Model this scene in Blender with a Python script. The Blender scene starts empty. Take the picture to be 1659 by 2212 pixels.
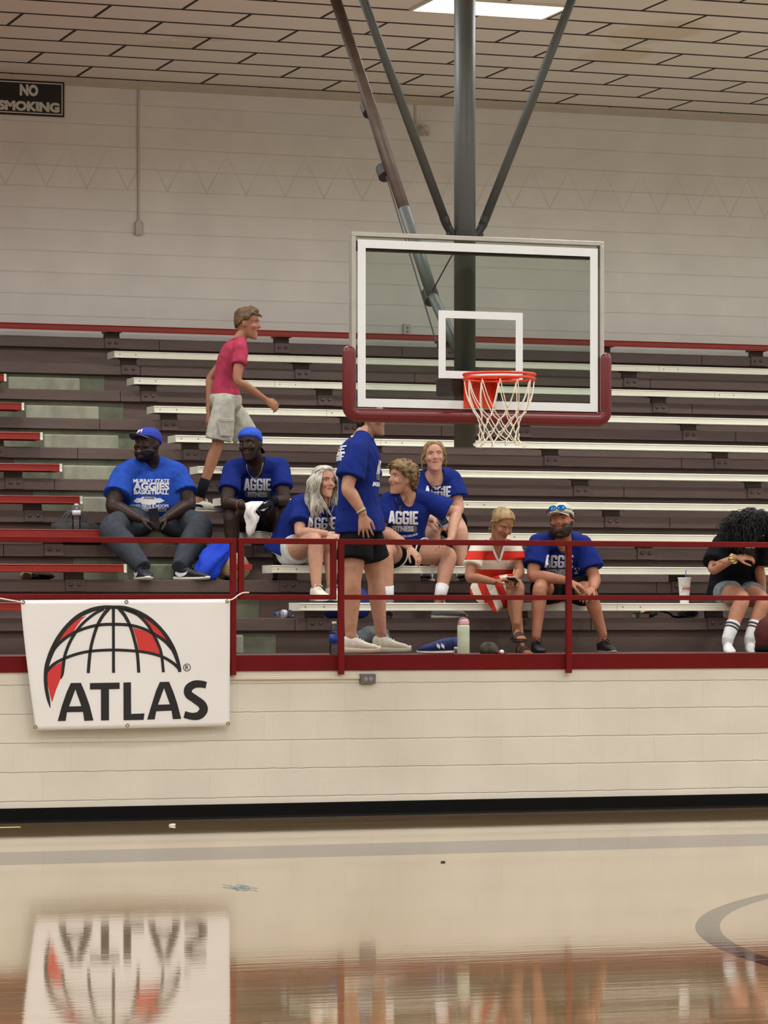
import bpy, bmesh, math, random
import numpy as np
from mathutils import Vector, Matrix, noise
from mathutils.bvhtree import BVHTree
random.seed(7)
V = Vector
SC = bpy.context.scene
COL = SC.collection

# ------------------------------------------------------------------ camera
F, VX = 7100.0, 20250.0                  # focal length in pixels, vanishing point of the wall direction
TH = math.atan(F / VX)
CT, ST = math.cos(TH), math.sin(TH)
CD, CH = 22.53, 1.463                    # camera: metres in front of the low wall, metres above the court
CXP, CYP = 829.5, 1326.0
cam = bpy.data.cameras.new('camera')
cam.sensor_fit = 'VERTICAL'
cam.sensor_height = 36.0
cam.lens = 36.0 * F / 2212.0
cam.shift_y = (CYP - 1106.0) / 2212.0
cam.clip_end = 200
camo = bpy.data.objects.new('camera', cam)
COL.objects.link(camo)
camo.location = (0, -CD, CH)
camo.rotation_euler = (math.radians(90), 0, -TH)
SC.camera = camo

# ------------------------------------------------------------------ view, world, lamps
SC.view_settings.view_transform = 'Standard'
SC.view_settings.look = 'None'
SC.view_settings.gamma = 1.0
SC.view_settings.use_curve_mapping = False
SC.view_settings.exposure = 0.0
LAMP_W = 70.0
LAMP_COL = (0.985, 1.0, 0.985)
CEIL_Z = 6.53
WALL_Y = 7.78
wd = bpy.data.worlds.new('world')
SC.world = wd
wd.use_nodes = True
wd.node_tree.nodes['Background'].inputs[0].default_value = (0.9, 0.95, 1.0, 1)
wd.node_tree.nodes['Background'].inputs[1].default_value = 0.02
try:
    SC.cycles.max_bounces = 8
    SC.cycles.diffuse_bounces = 4
    SC.cycles.transparent_max_bounces = 16
except Exception:
    pass


def at(x, y, Y):
    """the point in the hall seen at photo position (x, y) at distance Y behind the low wall's face"""
    u = (x - CXP) / F
    dep = (Y + CD) / (CT - u * ST)
    return V((dep * (ST + u * CT), Y, CH - dep * (y - CYP) / F))


def atz(x, y, Z=0.0):
    dep = (CH - Z) * F / (y - CYP)
    u = (x - CXP) / F
    return V((dep * (ST + u * CT), dep * (CT - u * ST) - CD, Z))


TOCAM = V((-ST, -CT, 0))
CAMR = V((CT, -ST, 0))
UP = V((0, 0, 1))

# lamp panels recessed in the ceiling (the one nearest the wall shows in the photograph)
_l = atz(893, 17, CEIL_Z)
_r = atz(1165, 40, CEIL_Z)
LAMP_X, LAMP_Y = (_l.x + _r.x) / 2, (_l.y + _r.y) / 2 - 0.3
for ix in range(-5, 5):
    for iy in range(0, 8):
        ld = bpy.data.lights.new('panel_light', 'AREA')
        ld.shape = 'RECTANGLE'
        ld.size, ld.size_y = 1.16, 0.56
        ld.energy = LAMP_W
        ld.color = LAMP_COL
        ld.spread = math.radians(166)
        lo = bpy.data.objects.new('panel_light', ld)
        COL.objects.link(lo)
        lo.location = (LAMP_X + 3.66 * ix, LAMP_Y - 3.66 * iy, CEIL_Z - 0.03)

# ------------------------------------------------------------------ materials
def lin(c):
    c = c / 255.0
    return c / 12.92 if c <= 0.04045 else ((c + 0.055) / 1.055) ** 2.4


def rgb(t, k=1.0):
    return tuple(lin(v) * k for v in t) + (1.0,)


MATS = {}


def newmat(name):
    m = bpy.data.materials.new(name)
    m.use_nodes = True
    nt = m.node_tree
    b = nt.nodes['Principled BSDF']
    return m, nt, b


def nd(nt, t, **kw):
    n = nt.nodes.new(t)
    for k, v in kw.items():
        setattr(n, k, v)
    return n


def math_n(nt, op, a, b=None, c=None):
    n = nt.nodes.new('ShaderNodeMath')
    n.operation = op
    for i, v in enumerate((a, b, c)):
        if v is None:
            continue
        if isinstance(v, (int, float)):
            n.inputs[i].default_value = v
        else:
            nt.links.new(v, n.inputs[i])
    return n.outputs[0]


def pm(name, col, rough=0.6, var=0.1, scale=6.0, bump=0.0, bscale=80.0, metal=0.0, spec=0.5, stretch=None, coat=0.0, col2=None):
    """painted / plain surface: colour with a little noise, optional fine bump"""
    if name in MATS:
        return MATS[name]
    m, nt, b = newmat(name)
    L = nt.links.new
    tc = nd(nt, 'ShaderNodeTexCoord')
    co = tc.outputs['Object']
    if stretch:
        mp = nd(nt, 'ShaderNodeMapping')
        mp.inputs['Scale'].default_value = stretch
        L(co, mp.inputs[0])
        co = mp.outputs[0]
    nz = nd(nt, 'ShaderNodeTexNoise')
    nz.inputs['Scale'].default_value = scale
    nz.inputs['Detail'].default_value = 5
    L(co, nz.inputs['Vector'])
    mx = nd(nt, 'ShaderNodeMix', data_type='RGBA')
    c1 = rgb(col)
    if col2 is None:
        mx.inputs[6].default_value = tuple(v * (1 - var) for v in c1[:3]) + (1,)
        mx.inputs[7].default_value = tuple(min(1, v * (1 + var)) for v in c1[:3]) + (1,)
    else:
        mx.inputs[6].default_value = c1
        mx.inputs[7].default_value = rgb(col2)
    cr = nd(nt, 'ShaderNodeMapRange')
    cr.inputs['From Min'].default_value = 0.3
    cr.inputs['From Max'].default_value = 0.7
    L(nz.outputs[0], cr.inputs[0])
    L(cr.outputs[0], mx.inputs[0])
    L(mx.outputs[2], b.inputs['Base Color'])
    b.inputs['Roughness'].default_value = rough
    b.inputs['Metallic'].default_value = metal
    b.inputs['Specular IOR Level'].default_value = spec
    if coat:
        b.inputs['Coat Weight'].default_value = coat
        b.inputs['Coat Roughness'].default_value = 0.1
    if bump:
        n2 = nd(nt, 'ShaderNodeTexNoise')
        n2.inputs['Scale'].default_value = bscale
        n2.inputs['Detail'].default_value = 3
        L(co, n2.inputs['Vector'])
        bp = nd(nt, 'ShaderNodeBump')
        bp.inputs['Strength'].default_value = bump
        bp.inputs['Distance'].default_value = 0.01
        L(n2.outputs[0], bp.inputs['Height'])
        L(bp.outputs[0], b.inputs['Normal'])
    MATS[name] = m
    return m


def glassy(name, tint, refl=1.0, rough=0.03):
    """clear pane or plastic: see-through with Fresnel reflection"""
    if name in MATS:
        return MATS[name]
    m = bpy.data.materials.new(name)
    m.use_nodes = True
    nt = m.node_tree
    nt.nodes.clear()
    L = nt.links.new
    out = nd(nt, 'ShaderNodeOutputMaterial')
    tr = nd(nt, 'ShaderNodeBsdfTransparent')
    tr.inputs[0].default_value = tint + (1,)
    gl = nd(nt, 'ShaderNodeBsdfGlossy')
    gl.inputs['Roughness'].default_value = rough
    fr = nd(nt, 'ShaderNodeFresnel')
    fr.inputs[0].default_value = 1.45
    mx = nd(nt, 'ShaderNodeMixShader')
    L(math_n(nt, 'MULTIPLY', fr.outputs[0], refl), mx.inputs[0])
    L(tr.outputs[0], mx.inputs[1])
    L(gl.outputs[0], mx.inputs[2])
    L(mx.outputs[0], out.inputs[0])
    MATS[name] = m
    return m


def block_wall(name, col, x0, z0, axis='X', mort=0.006, bump=0.5, dark=0.86, vert=1.0, zig=None):
    """painted concrete block, courses 0.2032 m high, joints slightly sunk"""
    m, nt, b = newmat(name)
    L = nt.links.new
    geo = nd(nt, 'ShaderNodeNewGeometry')
    sp = nd(nt, 'ShaderNodeSeparateXYZ')
    L(geo.outputs['Position'], sp.inputs[0])
    hx = sp.outputs['X'] if axis == 'X' else sp.outputs['Y']
    # wobble of the joints
    wob = nd(nt, 'ShaderNodeTexNoise')
    wob.inputs['Scale'].default_value = 9
    L(geo.outputs['Position'], wob.inputs['Vector'])
    w = math_n(nt, 'MULTIPLY', math_n(nt, 'SUBTRACT', wob.outputs[0], 0.5), 0.012)
    cx = math_n(nt, 'ADD', math_n(nt, 'SUBTRACT', hx, x0 - 40.64), w)
    cz = math_n(nt, 'ADD', math_n(nt, 'SUBTRACT', sp.outputs['Z'], z0 - 20.32), w)
    cb = nd(nt, 'ShaderNodeCombineXYZ')
    L(cx, cb.inputs[0]); L(cz, cb.inputs[1])
    br = nd(nt, 'ShaderNodeTexBrick')
    br.offset = 0.5
    br.inputs['Scale'].default_value = 1.0
    br.inputs['Brick Width'].default_value = 0.4064
    br.inputs['Row Height'].default_value = 0.2032
    br.inputs['Mortar Size'].default_value = mort
    br.inputs['Mortar Smooth'].default_value = 0.35
    br.inputs['Bias'].default_value = 0.0
    c = rgb(col)
    br.inputs['Color1'].default_value = c
    br.inputs['Color2'].default_value = tuple(v * 0.97 for v in c[:3]) + (1,)
    br.inputs['Mortar'].default_value = tuple(v * 0.985 for v in c[:3]) + (1,)
    fz = math_n(nt, 'FRACT', math_n(nt, 'DIVIDE', cz, 0.2032))
    dz = math_n(nt, 'MULTIPLY', math_n(nt, 'MINIMUM', fz, math_n(nt, 'SUBTRACT', 1.0, fz)), 0.2032)
    bed = nd(nt, 'ShaderNodeMapRange', interpolation_type='SMOOTHSTEP')
    bed.inputs['From Min'].default_value = mort * 0.5; bed.inputs['From Max'].default_value = mort * 1.6
    bed.inputs['To Min'].default_value = 1.0; bed.inputs['To Max'].default_value = 0.0
    L(dz, bed.inputs[0])
    L(cb.outputs[0], br.inputs['Vector'])
    # large, soft wear
    nz = nd(nt, 'ShaderNodeTexNoise')
    nz.inputs['Scale'].default_value = 2.2
    nz.inputs['Detail'].default_value = 6
    L(geo.outputs['Position'], nz.inputs['Vector'])
    hs = nd(nt, 'ShaderNodeMix', data_type='RGBA', blend_type='MULTIPLY')
    hs.inputs[0].default_value = 1.0
    mr = nd(nt, 'ShaderNodeMapRange')
    mr.inputs['From Min'].default_value = 0.3; mr.inputs['From Max'].default_value = 0.7
    mr.inputs['To Min'].default_value = 0.93; mr.inputs['To Max'].default_value = 1.03
    L(nz.outputs[0], mr.inputs[0])
    cc = nd(nt, 'ShaderNodeCombineXYZ')
    for i in range(3):
        L(mr.outputs[0], cc.inputs[i])
    L(br.outputs['Color'], hs.inputs[6]); L(cc.outputs[0], hs.inputs[7])
    bm = nd(nt, 'ShaderNodeMix', data_type='RGBA')
    L(math_n(nt, 'MULTIPLY', bed.outputs[0], 1.0 - dark), bm.inputs[0]); L(hs.outputs[2], bm.inputs[6])
    bm.inputs[7].default_value = tuple(v * 0.3 for v in c[:3]) + (1,)
    colour = bm.outputs[2]
    height = math_n(nt, 'ADD', math_n(nt, 'MULTIPLY', br.outputs['Fac'], -0.22), math_n(nt, 'MULTIPLY', bed.outputs[0], -1.0))
    if zig:
        # ghost of an old painted zigzag band: thin ridges of paint
        zx, per, zb, zt, th = zig
        t = math_n(nt, 'FRACT', math_n(nt, 'DIVIDE', math_n(nt, 'SUBTRACT', hx, zx - 41 * per), per))
        tri = math_n(nt, 'MULTIPLY', math_n(nt, 'ABSOLUTE', math_n(nt, 'SUBTRACT', t, 0.5)), 2.0)   # 1 at zx, 0 half way
        zz = math_n(nt, 'ADD', math_n(nt, 'MULTIPLY', math_n(nt, 'SUBTRACT', 1.0, tri), zt - zb), zb)
        d = math_n(nt, 'ABSOLUTE', math_n(nt, 'SUBTRACT', sp.outputs['Z'], zz))
        line = math_n(nt, 'LESS_THAN', d, th)
        fade = nd(nt, 'ShaderNodeTexNoise')
        fade.inputs['Scale'].default_value = 3.0
        L(geo.outputs['Position'], fade.inputs['Vector'])
        low = nd(nt, 'ShaderNodeMapRange')
        low.inputs['From Min'].default_value = zt; low.inputs['From Max'].default_value = zb
        low.inputs['To Min'].default_value = 0.25; low.inputs['To Max'].default_value = 1.0
        L(sp.outputs['Z'], low.inputs[0])
        amt = math_n(nt, 'MULTIPLY', math_n(nt, 'MULTIPLY', line, math_n(nt, 'MULTIPLY', fade.outputs[0], 0.62)), low.outputs[0])
        mz = nd(nt, 'ShaderNodeMix', data_type='RGBA')
        L(amt, mz.inputs[0]); L(colour, mz.inputs[6])
        mz.inputs[7].default_value = tuple(v * 0.5 for v in c[:3]) + (1,)
        colour = mz.outputs[2]
        height = math_n(nt, 'ADD', height, math_n(nt, 'MULTIPLY', line, 0.4))
    L(colour, b.inputs['Base Color'])
    b.inputs['Roughness'].default_value = 0.45
    b.inputs['Specular IOR Level'].default_value = 0.35
    fine = nd(nt, 'ShaderNodeTexNoise')
    fine.inputs['Scale'].default_value = 45
    fine.inputs['Detail'].default_value = 4
    L(geo.outputs['Position'], fine.inputs['Vector'])
    height = math_n(nt, 'ADD', height, math_n(nt, 'MULTIPLY', fine.outputs[0], 0.25))
    bp = nd(nt, 'ShaderNodeBump')
    bp.inputs['Strength'].default_value = bump
    bp.inputs['Distance'].default_value = 0.006
    L(height, bp.inputs['Height'])
    L(bp.outputs[0], b.inputs['Normal'])
    return m


# ------------------------------------------------------------------ mesh collector
class MB:
    def __init__(self):
        self.v = []
        self.f = []

    def add(self, vs, fs):
        o = len(self.v)
        self.v += [V(p) for p in vs]
        self.f += [tuple(i + o for i in f) for f in fs]
        return self

    def box(self, x0, x1, y0, y1, z0, z1):
        return self.add([(x0, y0, z0), (x1, y0, z0), (x1, y1, z0), (x0, y1, z0), (x0, y0, z1), (x1, y0, z1), (x1, y1, z1), (x0, y1, z1)],
                        [(0, 3, 2, 1), (4, 5, 6, 7), (0, 1, 5, 4), (1, 2, 6, 5), (2, 3, 7, 6), (3, 0, 4, 7)])

    def obox(self, c, ax, ay, az):
        """box from its centre and three half-axis vectors"""
        c, ax, ay, az = V(c), V(ax), V(ay), V(az)
        vs = [c + ax * i + ay * j + az * k for k in (-1, 1) for (i, j) in ((-1, -1), (1, -1), (1, 1), (-1, 1))]
        return self.add(vs, [(0, 3, 2, 1), (4, 5, 6, 7), (0, 1, 5, 4), (1, 2, 6, 5), (2, 3, 7, 6), (3, 0, 4, 7)])

    def prism_x(self, prof, x0, x1):
        """extrude a (y, z) outline along x"""
        n = len(prof)
        vs = [(x0, y, z) for y, z in prof] + [(x1, y, z) for y, z in prof]
        fs = [(i, (i + 1) % n, n + (i + 1) % n, n + i) for i in range(n)]
        fs += [tuple(range(n - 1, -1, -1)), tuple(range(n, 2 * n))]
        return self.add(vs, fs)

    def rings(self, rings, cap0=True, cap1=True):
        n = len(rings[0])
        o = len(self.v)
        for r in rings:
            self.v += [V(p) for p in r]
        for i in range(len(rings) - 1):
            a, b = o + i * n, o + (i + 1) * n
            for k in range(n):
                self.f.append((a + k, a + (k + 1) % n, b + (k + 1) % n, b + k))
        if cap0:
            self.f.append(tuple(o + k for k in range(n - 1, -1, -1)))
        if cap1:
            e = o + (len(rings) - 1) * n
            self.f.append(tuple(e + k for k in range(n)))
        return self

    def tube(self, pts, r, n=12, round0=False, round1=False, side=None, flat=1.0):
        """tube through points; r a number or one radius per point; round ends optional; flat squashes across `side`"""
        pts = [V(p) for p in pts]
        m = len(pts)
        rs = [r] * m if isinstance(r, (int, float)) else list(r)
        tg = []
        for i in range(m):
            t = pts[min(i + 1, m - 1)] - pts[max(i - 1, 0)]
            tg.append(t.normalized() if t.length > 1e-9 else V((0, 0, 1)))
        a = V(side) if side is not None else (V((1, 0, 0)) if abs(tg[0].x) < 0.8 else V((0, 1, 0)))
        R = []

        def ring(c, t, a_, rr):
            b_ = t.cross(a_)
            return [c + a_ * (rr * math.cos(2 * math.pi * k / n)) + b_ * (rr * flat * math.sin(2 * math.pi * k / n)) for k in range(n)]
        for i in range(m):
            a = a - tg[i] * a.dot(tg[i])
            a = a.normalized() if a.length > 1e-6 else tg[i].orthogonal().normalized()
            if i == 0 and round0:
                for q in (75, 50, 25):
                    s_, c_ = math.sin(math.radians(q)), math.cos(math.radians(q))
                    R.append(ring(pts[0] - tg[0] * rs[0] * s_, tg[0], a, rs[0] * c_))
            R.append(ring(pts[i], tg[i], a, rs[i]))
            if i == m - 1 and round1:
                for q in (25, 50, 75):
                    s_, c_ = math.sin(math.radians(q)), math.cos(math.radians(q))
                    R.append(ring(pts[i] + tg[i] * rs[i] * s_, tg[i], a, rs[i] * c_))
        return self.rings(R)

    def ell(self, c, ax, ay, az, nu=16, nv=10):
        c, ax, ay, az = V(c), V(ax), V(ay), V(az)
        R = []
        for j in range(1, nv):
            p = math.pi * j / nv
            R.append([c - az * math.cos(p) + (ax * math.cos(2 * math.pi * k / nu) + ay * math.sin(2 * math.pi * k / nu)) * math.sin(p) for k in range(nu)])
        return self.rings(R)

    def sph(self, c, r, nu=16, nv=10):
        return self.ell(c, (r, 0, 0), (0, r, 0), (0, 0, r), nu, nv)

    def lathe(self, prof, o, ax=(0, 0, 1), n=24):
        """profile (radius, height) turned about axis ax at o"""
        o, ax = V(o), V(ax).normalized()
        a = ax.orthogonal().normalized()
        b = ax.cross(a)
        return self.rings([[o + ax * h + (a * math.cos(2 * math.pi * k / n) + b * math.sin(2 * math.pi * k / n)) * max(r, 1e-4) for k in range(n)] for r, h in prof])

    def torus(self, c, nrm, R, r, n=40, k=8):
        c, nrm = V(c), V(nrm).normalized()
        a = nrm.orthogonal().normalized()
        b = nrm.cross(a)
        o = len(self.v)
        for i in range(n):
            t = 2 * math.pi * i / n
            d = a * math.cos(t) + b * math.sin(t)
            for j in range(k):
                q = 2 * math.pi * j / k
                self.v.append(c + d * (R + r * math.cos(q)) + nrm * (r * math.sin(q)))
        for i in range(n):
            for j in range(k):
                self.f.append((o + i * k + j, o + ((i + 1) % n) * k + j, o + ((i + 1) % n) * k + (j + 1) % k, o + i * k + (j + 1) % k))
        return self

    def mesh(self, name, shift=V((0, 0, 0)), smooth=False):
        me = bpy.data.meshes.new(name)
        me.from_pydata([tuple(p - shift) for p in self.v], [], self.f)
        bm = bmesh.new()
        bm.from_mesh(me)
        bmesh.ops.recalc_face_normals(bm, faces=bm.faces)
        bm.to_mesh(me)
        bm.free()
        if smooth:
            me.polygons.foreach_set('use_smooth', [True] * len(me.polygons))
        return me


def wloc(o):
    p = V((0, 0, 0))
    while o is not None:
        p += o.location
        o = o.parent
    return p


def obj(name, mb, mat, parent=None, smooth=False, bevel=0.0, label=None, cat=None, group=None, kind=None, loc=None):
    """link one mesh object; coordinates are given in the hall's own metres"""
    if parent is not None:
        sh = wloc(parent)
    else:
        sh = V(loc) if loc is not None else V((0, 0, 0))
    me = mb if isinstance(mb, bpy.types.Mesh) else mb.mesh(name, sh, smooth)
    o = bpy.data.objects.new(name, me)
    COL.objects.link(o)
    if parent is not None:
        o.parent = parent
    elif loc is not None:
        o.location = loc
    for mm in (mat if isinstance(mat, (list, tuple)) else [mat]):
        me.materials.append(mm)
    if bevel:
        bv = o.modifiers.new('bevel', 'BEVEL')
        bv.width = bevel
        bv.segments = 2
        bv.limit_method = 'ANGLE'
    tag(o, label, cat, group, kind)
    return o


def tag(o, label=None, cat=None, group=None, kind=None):
    if label: o['label'] = label
    if cat: o['category'] = cat
    if group: o['group'] = group
    if kind: o['kind'] = kind
    return o


def thing(name, label, cat, loc=(0, 0, 0), group=None):
    o = bpy.data.objects.new(name, None)
    o.empty_display_size = 0.1
    COL.objects.link(o)
    o.location = loc
    return tag(o, label, cat, group)


def dup_child(ch, parent, off=(0, 0, 0)):
    c = ch.copy()
    COL.objects.link(c)
    c.parent = parent
    c.location = ch.location + V(off)
    for g in ch.children:
        d = g.copy()
        COL.objects.link(d)
        d.parent = c
    return c


def catmull(pts, k=6):
    """smooth polyline through points given as tuples of any length"""
    P_ = [np.array(p, float) for p in pts]
    P_ = [2 * P_[0] - P_[1]] + P_ + [2 * P_[-1] - P_[-2]]
    out = []
    for i in range(1, len(P_) - 2):
        p0, p1, p2, p3 = P_[i - 1:i + 3]
        for j in range(k):
            t = j / k
            out.append(0.5 * ((2 * p1) + (-p0 + p2) * t + (2 * p0 - 5 * p1 + 4 * p2 - p3) * t * t + (-p0 + 3 * p1 - 3 * p2 + p3) * t ** 3))
    out.append(P_[-2])
    return out


# ------------------------------------------------------------------ flat lettering
def text_poly(s, size=1.0, bold=0.0, shear=0.0, spacing=1.0):
    """outline of a line of text as (verts2d, faces); centred on x, baseline at 0"""
    cu = bpy.data.curves.new('t', 'FONT')
    cu.body = s
    cu.size = size
    cu.offset = bold
    cu.shear = shear
    cu.space_character = spacing
    cu.align_x = 'CENTER'
    cu.resolution_u = 3
    o = bpy.data.objects.new('t', cu)
    COL.objects.link(o)
    dg = bpy.context.evaluated_depsgraph_get()
    me = bpy.data.meshes.new_from_object(o.evaluated_get(dg))
    vs = [(v.co.x, v.co.y) for v in me.vertices]
    fs = [tuple(p.vertices) for p in me.polygons]
    bpy.data.objects.remove(o)
    bpy.data.curves.remove(cu)
    bpy.data.meshes.remove(me)
    return vs, fs


def fit_poly(p, x0, x1, y0, y1):
    vs, fs = p
    a = np.array(vs)
    mn, mx = a.min(0), a.max(0)
    a = (a - mn) / (mx - mn)
    return [(x0 + (x1 - x0) * q[0], y0 + (y1 - y0) * q[1]) for q in a], fs


def polys(*pl):
    vs, fs = [], []
    for p in pl:
        o = len(vs)
        vs += list(p)
        fs.append(tuple(range(o, o + len(p))))
    return vs, fs


def join_poly(*ps):
    vs, fs = [], []
    for v, f in ps:
        o = len(vs)
        vs += list(v)
        fs += [tuple(i + o for i in q) for q in f]
    return vs, fs


def ribbon(pts, k=6):
    """pts of (x, y, width) -> strip of quads"""
    c = catmull(pts, k)
    vs, fs = [], []
    for i, p in enumerate(c):
        t = c[min(i + 1, len(c) - 1)][:2] - c[max(i - 1, 0)][:2]
        t = t / (np.linalg.norm(t) + 1e-9)
        n = np.array([-t[1], t[0]]) * p[2] / 2
        vs += [tuple(p[:2] + n), tuple(p[:2] - n)]
        if i:
            a = 2 * i
            fs.append((a - 2, a - 1, a + 1, a))
    return vs, fs


def gridcut(p, step):
    """cut flat polygons by a grid so they can follow a curved surface"""
    vs, fs = p
    bm = bmesh.new()
    bv = [bm.verts.new((x, y, 0)) for x, y in vs]
    for f in fs:
        try:
            bm.faces.new([bv[i] for i in f])
        except ValueError:
            pass
    bmesh.ops.triangulate(bm, faces=bm.faces[:])
    a = np.array(vs)
    for ax in (0, 1):
        lo, hi = a[:, ax].min(), a[:, ax].max()
        k = lo + step
        while k < hi:
            co = (k, 0, 0) if ax == 0 else (0, k, 0)
            no = (1, 0, 0) if ax == 0 else (0, 1, 0)
            bmesh.ops.bisect_plane(bm, geom=bm.verts[:] + bm.edges[:] + bm.faces[:], plane_co=co, plane_no=no)
            k += step
    bm.verts.index_update()
    out = [(v.co.x, v.co.y) for v in bm.verts], [tuple(v.index for v in f.verts) for f in bm.faces]
    bm.free()
    return out


# block capitals for the shirts, each in a unit-high cell
def block_word(word, w=0.62, gap=0.09, st=0.2):
    L = []
    x = 0.0
    for ch in word:
        def R(a, b, c, d):
            return [(x + a, b), (x + c, b), (x + c, d), (x + a, d)]
        if ch == 'A':
            L += [[(x - 0.04, 0), (x + 0.19, 0), (x + 0.36, 1), (x + 0.19, 1)], [(x + w + 0.04, 0), (x + w - 0.17, 0), (x + 0.24, 1), (x + 0.43, 1)], R(0.16, 0.2, w - 0.1, 0.38)]
            x += w + gap
        elif ch == 'G':
            L += [R(0, 0.1, st, 0.9), [(x, 0.9), (x + w, 0.9), (x + w - 0.1, 1), (x + 0.1, 1)], [(x, 0.1), (x + 0.1, 0), (x + w - 0.1, 0), (x + w, 0.1)], R(st, 0.82, w, 0.9), R(st, 0.1, w, 0.18),
                  R(w - st, 0.66, w, 0.82), R(w - st, 0.18, w, 0.52), R(w - 0.32, 0.38, w - st, 0.52)]
            x += w + gap
        elif ch == 'I':
            L += [R(0, 0, st + 0.02, 1)]
            x += st + 0.02 + gap
        elif ch == 'E':
            L += [R(0, 0, st, 1), R(st, 0, w - 0.08, 0.18), R(st, 0.41, w - 0.14, 0.59), R(st, 0.82, w - 0.08, 1)]
            x += w - 0.08 + gap
        elif ch == 'S':
            L += [R(0, 0.8, w, 1), R(0, 0.42, st, 0.8), R(st, 0.42, w, 0.6), R(w - st, 0.2, w, 0.42), R(0, 0, w, 0.2)]
            x += w + gap
        elif ch == '2':
            L += [R(0, 0.8, w, 1), R(w - st, 0.5, w, 0.8), [(x, 0.18), (x + 0.2, 0.18), (x + w, 0.5), (x + w - 0.2, 0.5)], R(0, 0, w, 0.18)]
            x += w + gap
        else:
            x += 0.3
    return polys(*L)

# ================================================================== the hall
RX0, RX1, RY0 = -8.0, 22.0, -30.0
M_WALLF = block_wall('painted_block_low', (222, 218, 206), at(744, 1560, 0).x, 0.1466, mort=0.005, bump=0.8, dark=0.955)
_zz = at(300, 457.5, WALL_Y).z
M_WALLB = block_wall('painted_block_high', (228, 226, 221), at(236, 530, WALL_Y).x, _zz, mort=0.005, bump=0.45, dark=0.84,
                     zig=(at(100, 402, WALL_Y).x, 0.394, at(100, 402, WALL_Y).z, at(58, 313, WALL_Y).z, 0.019))
M_WALLS = block_wall('painted_block_side', (212, 206, 198), 0.0, 0.1466, axis='Y', bump=0.3)


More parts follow.
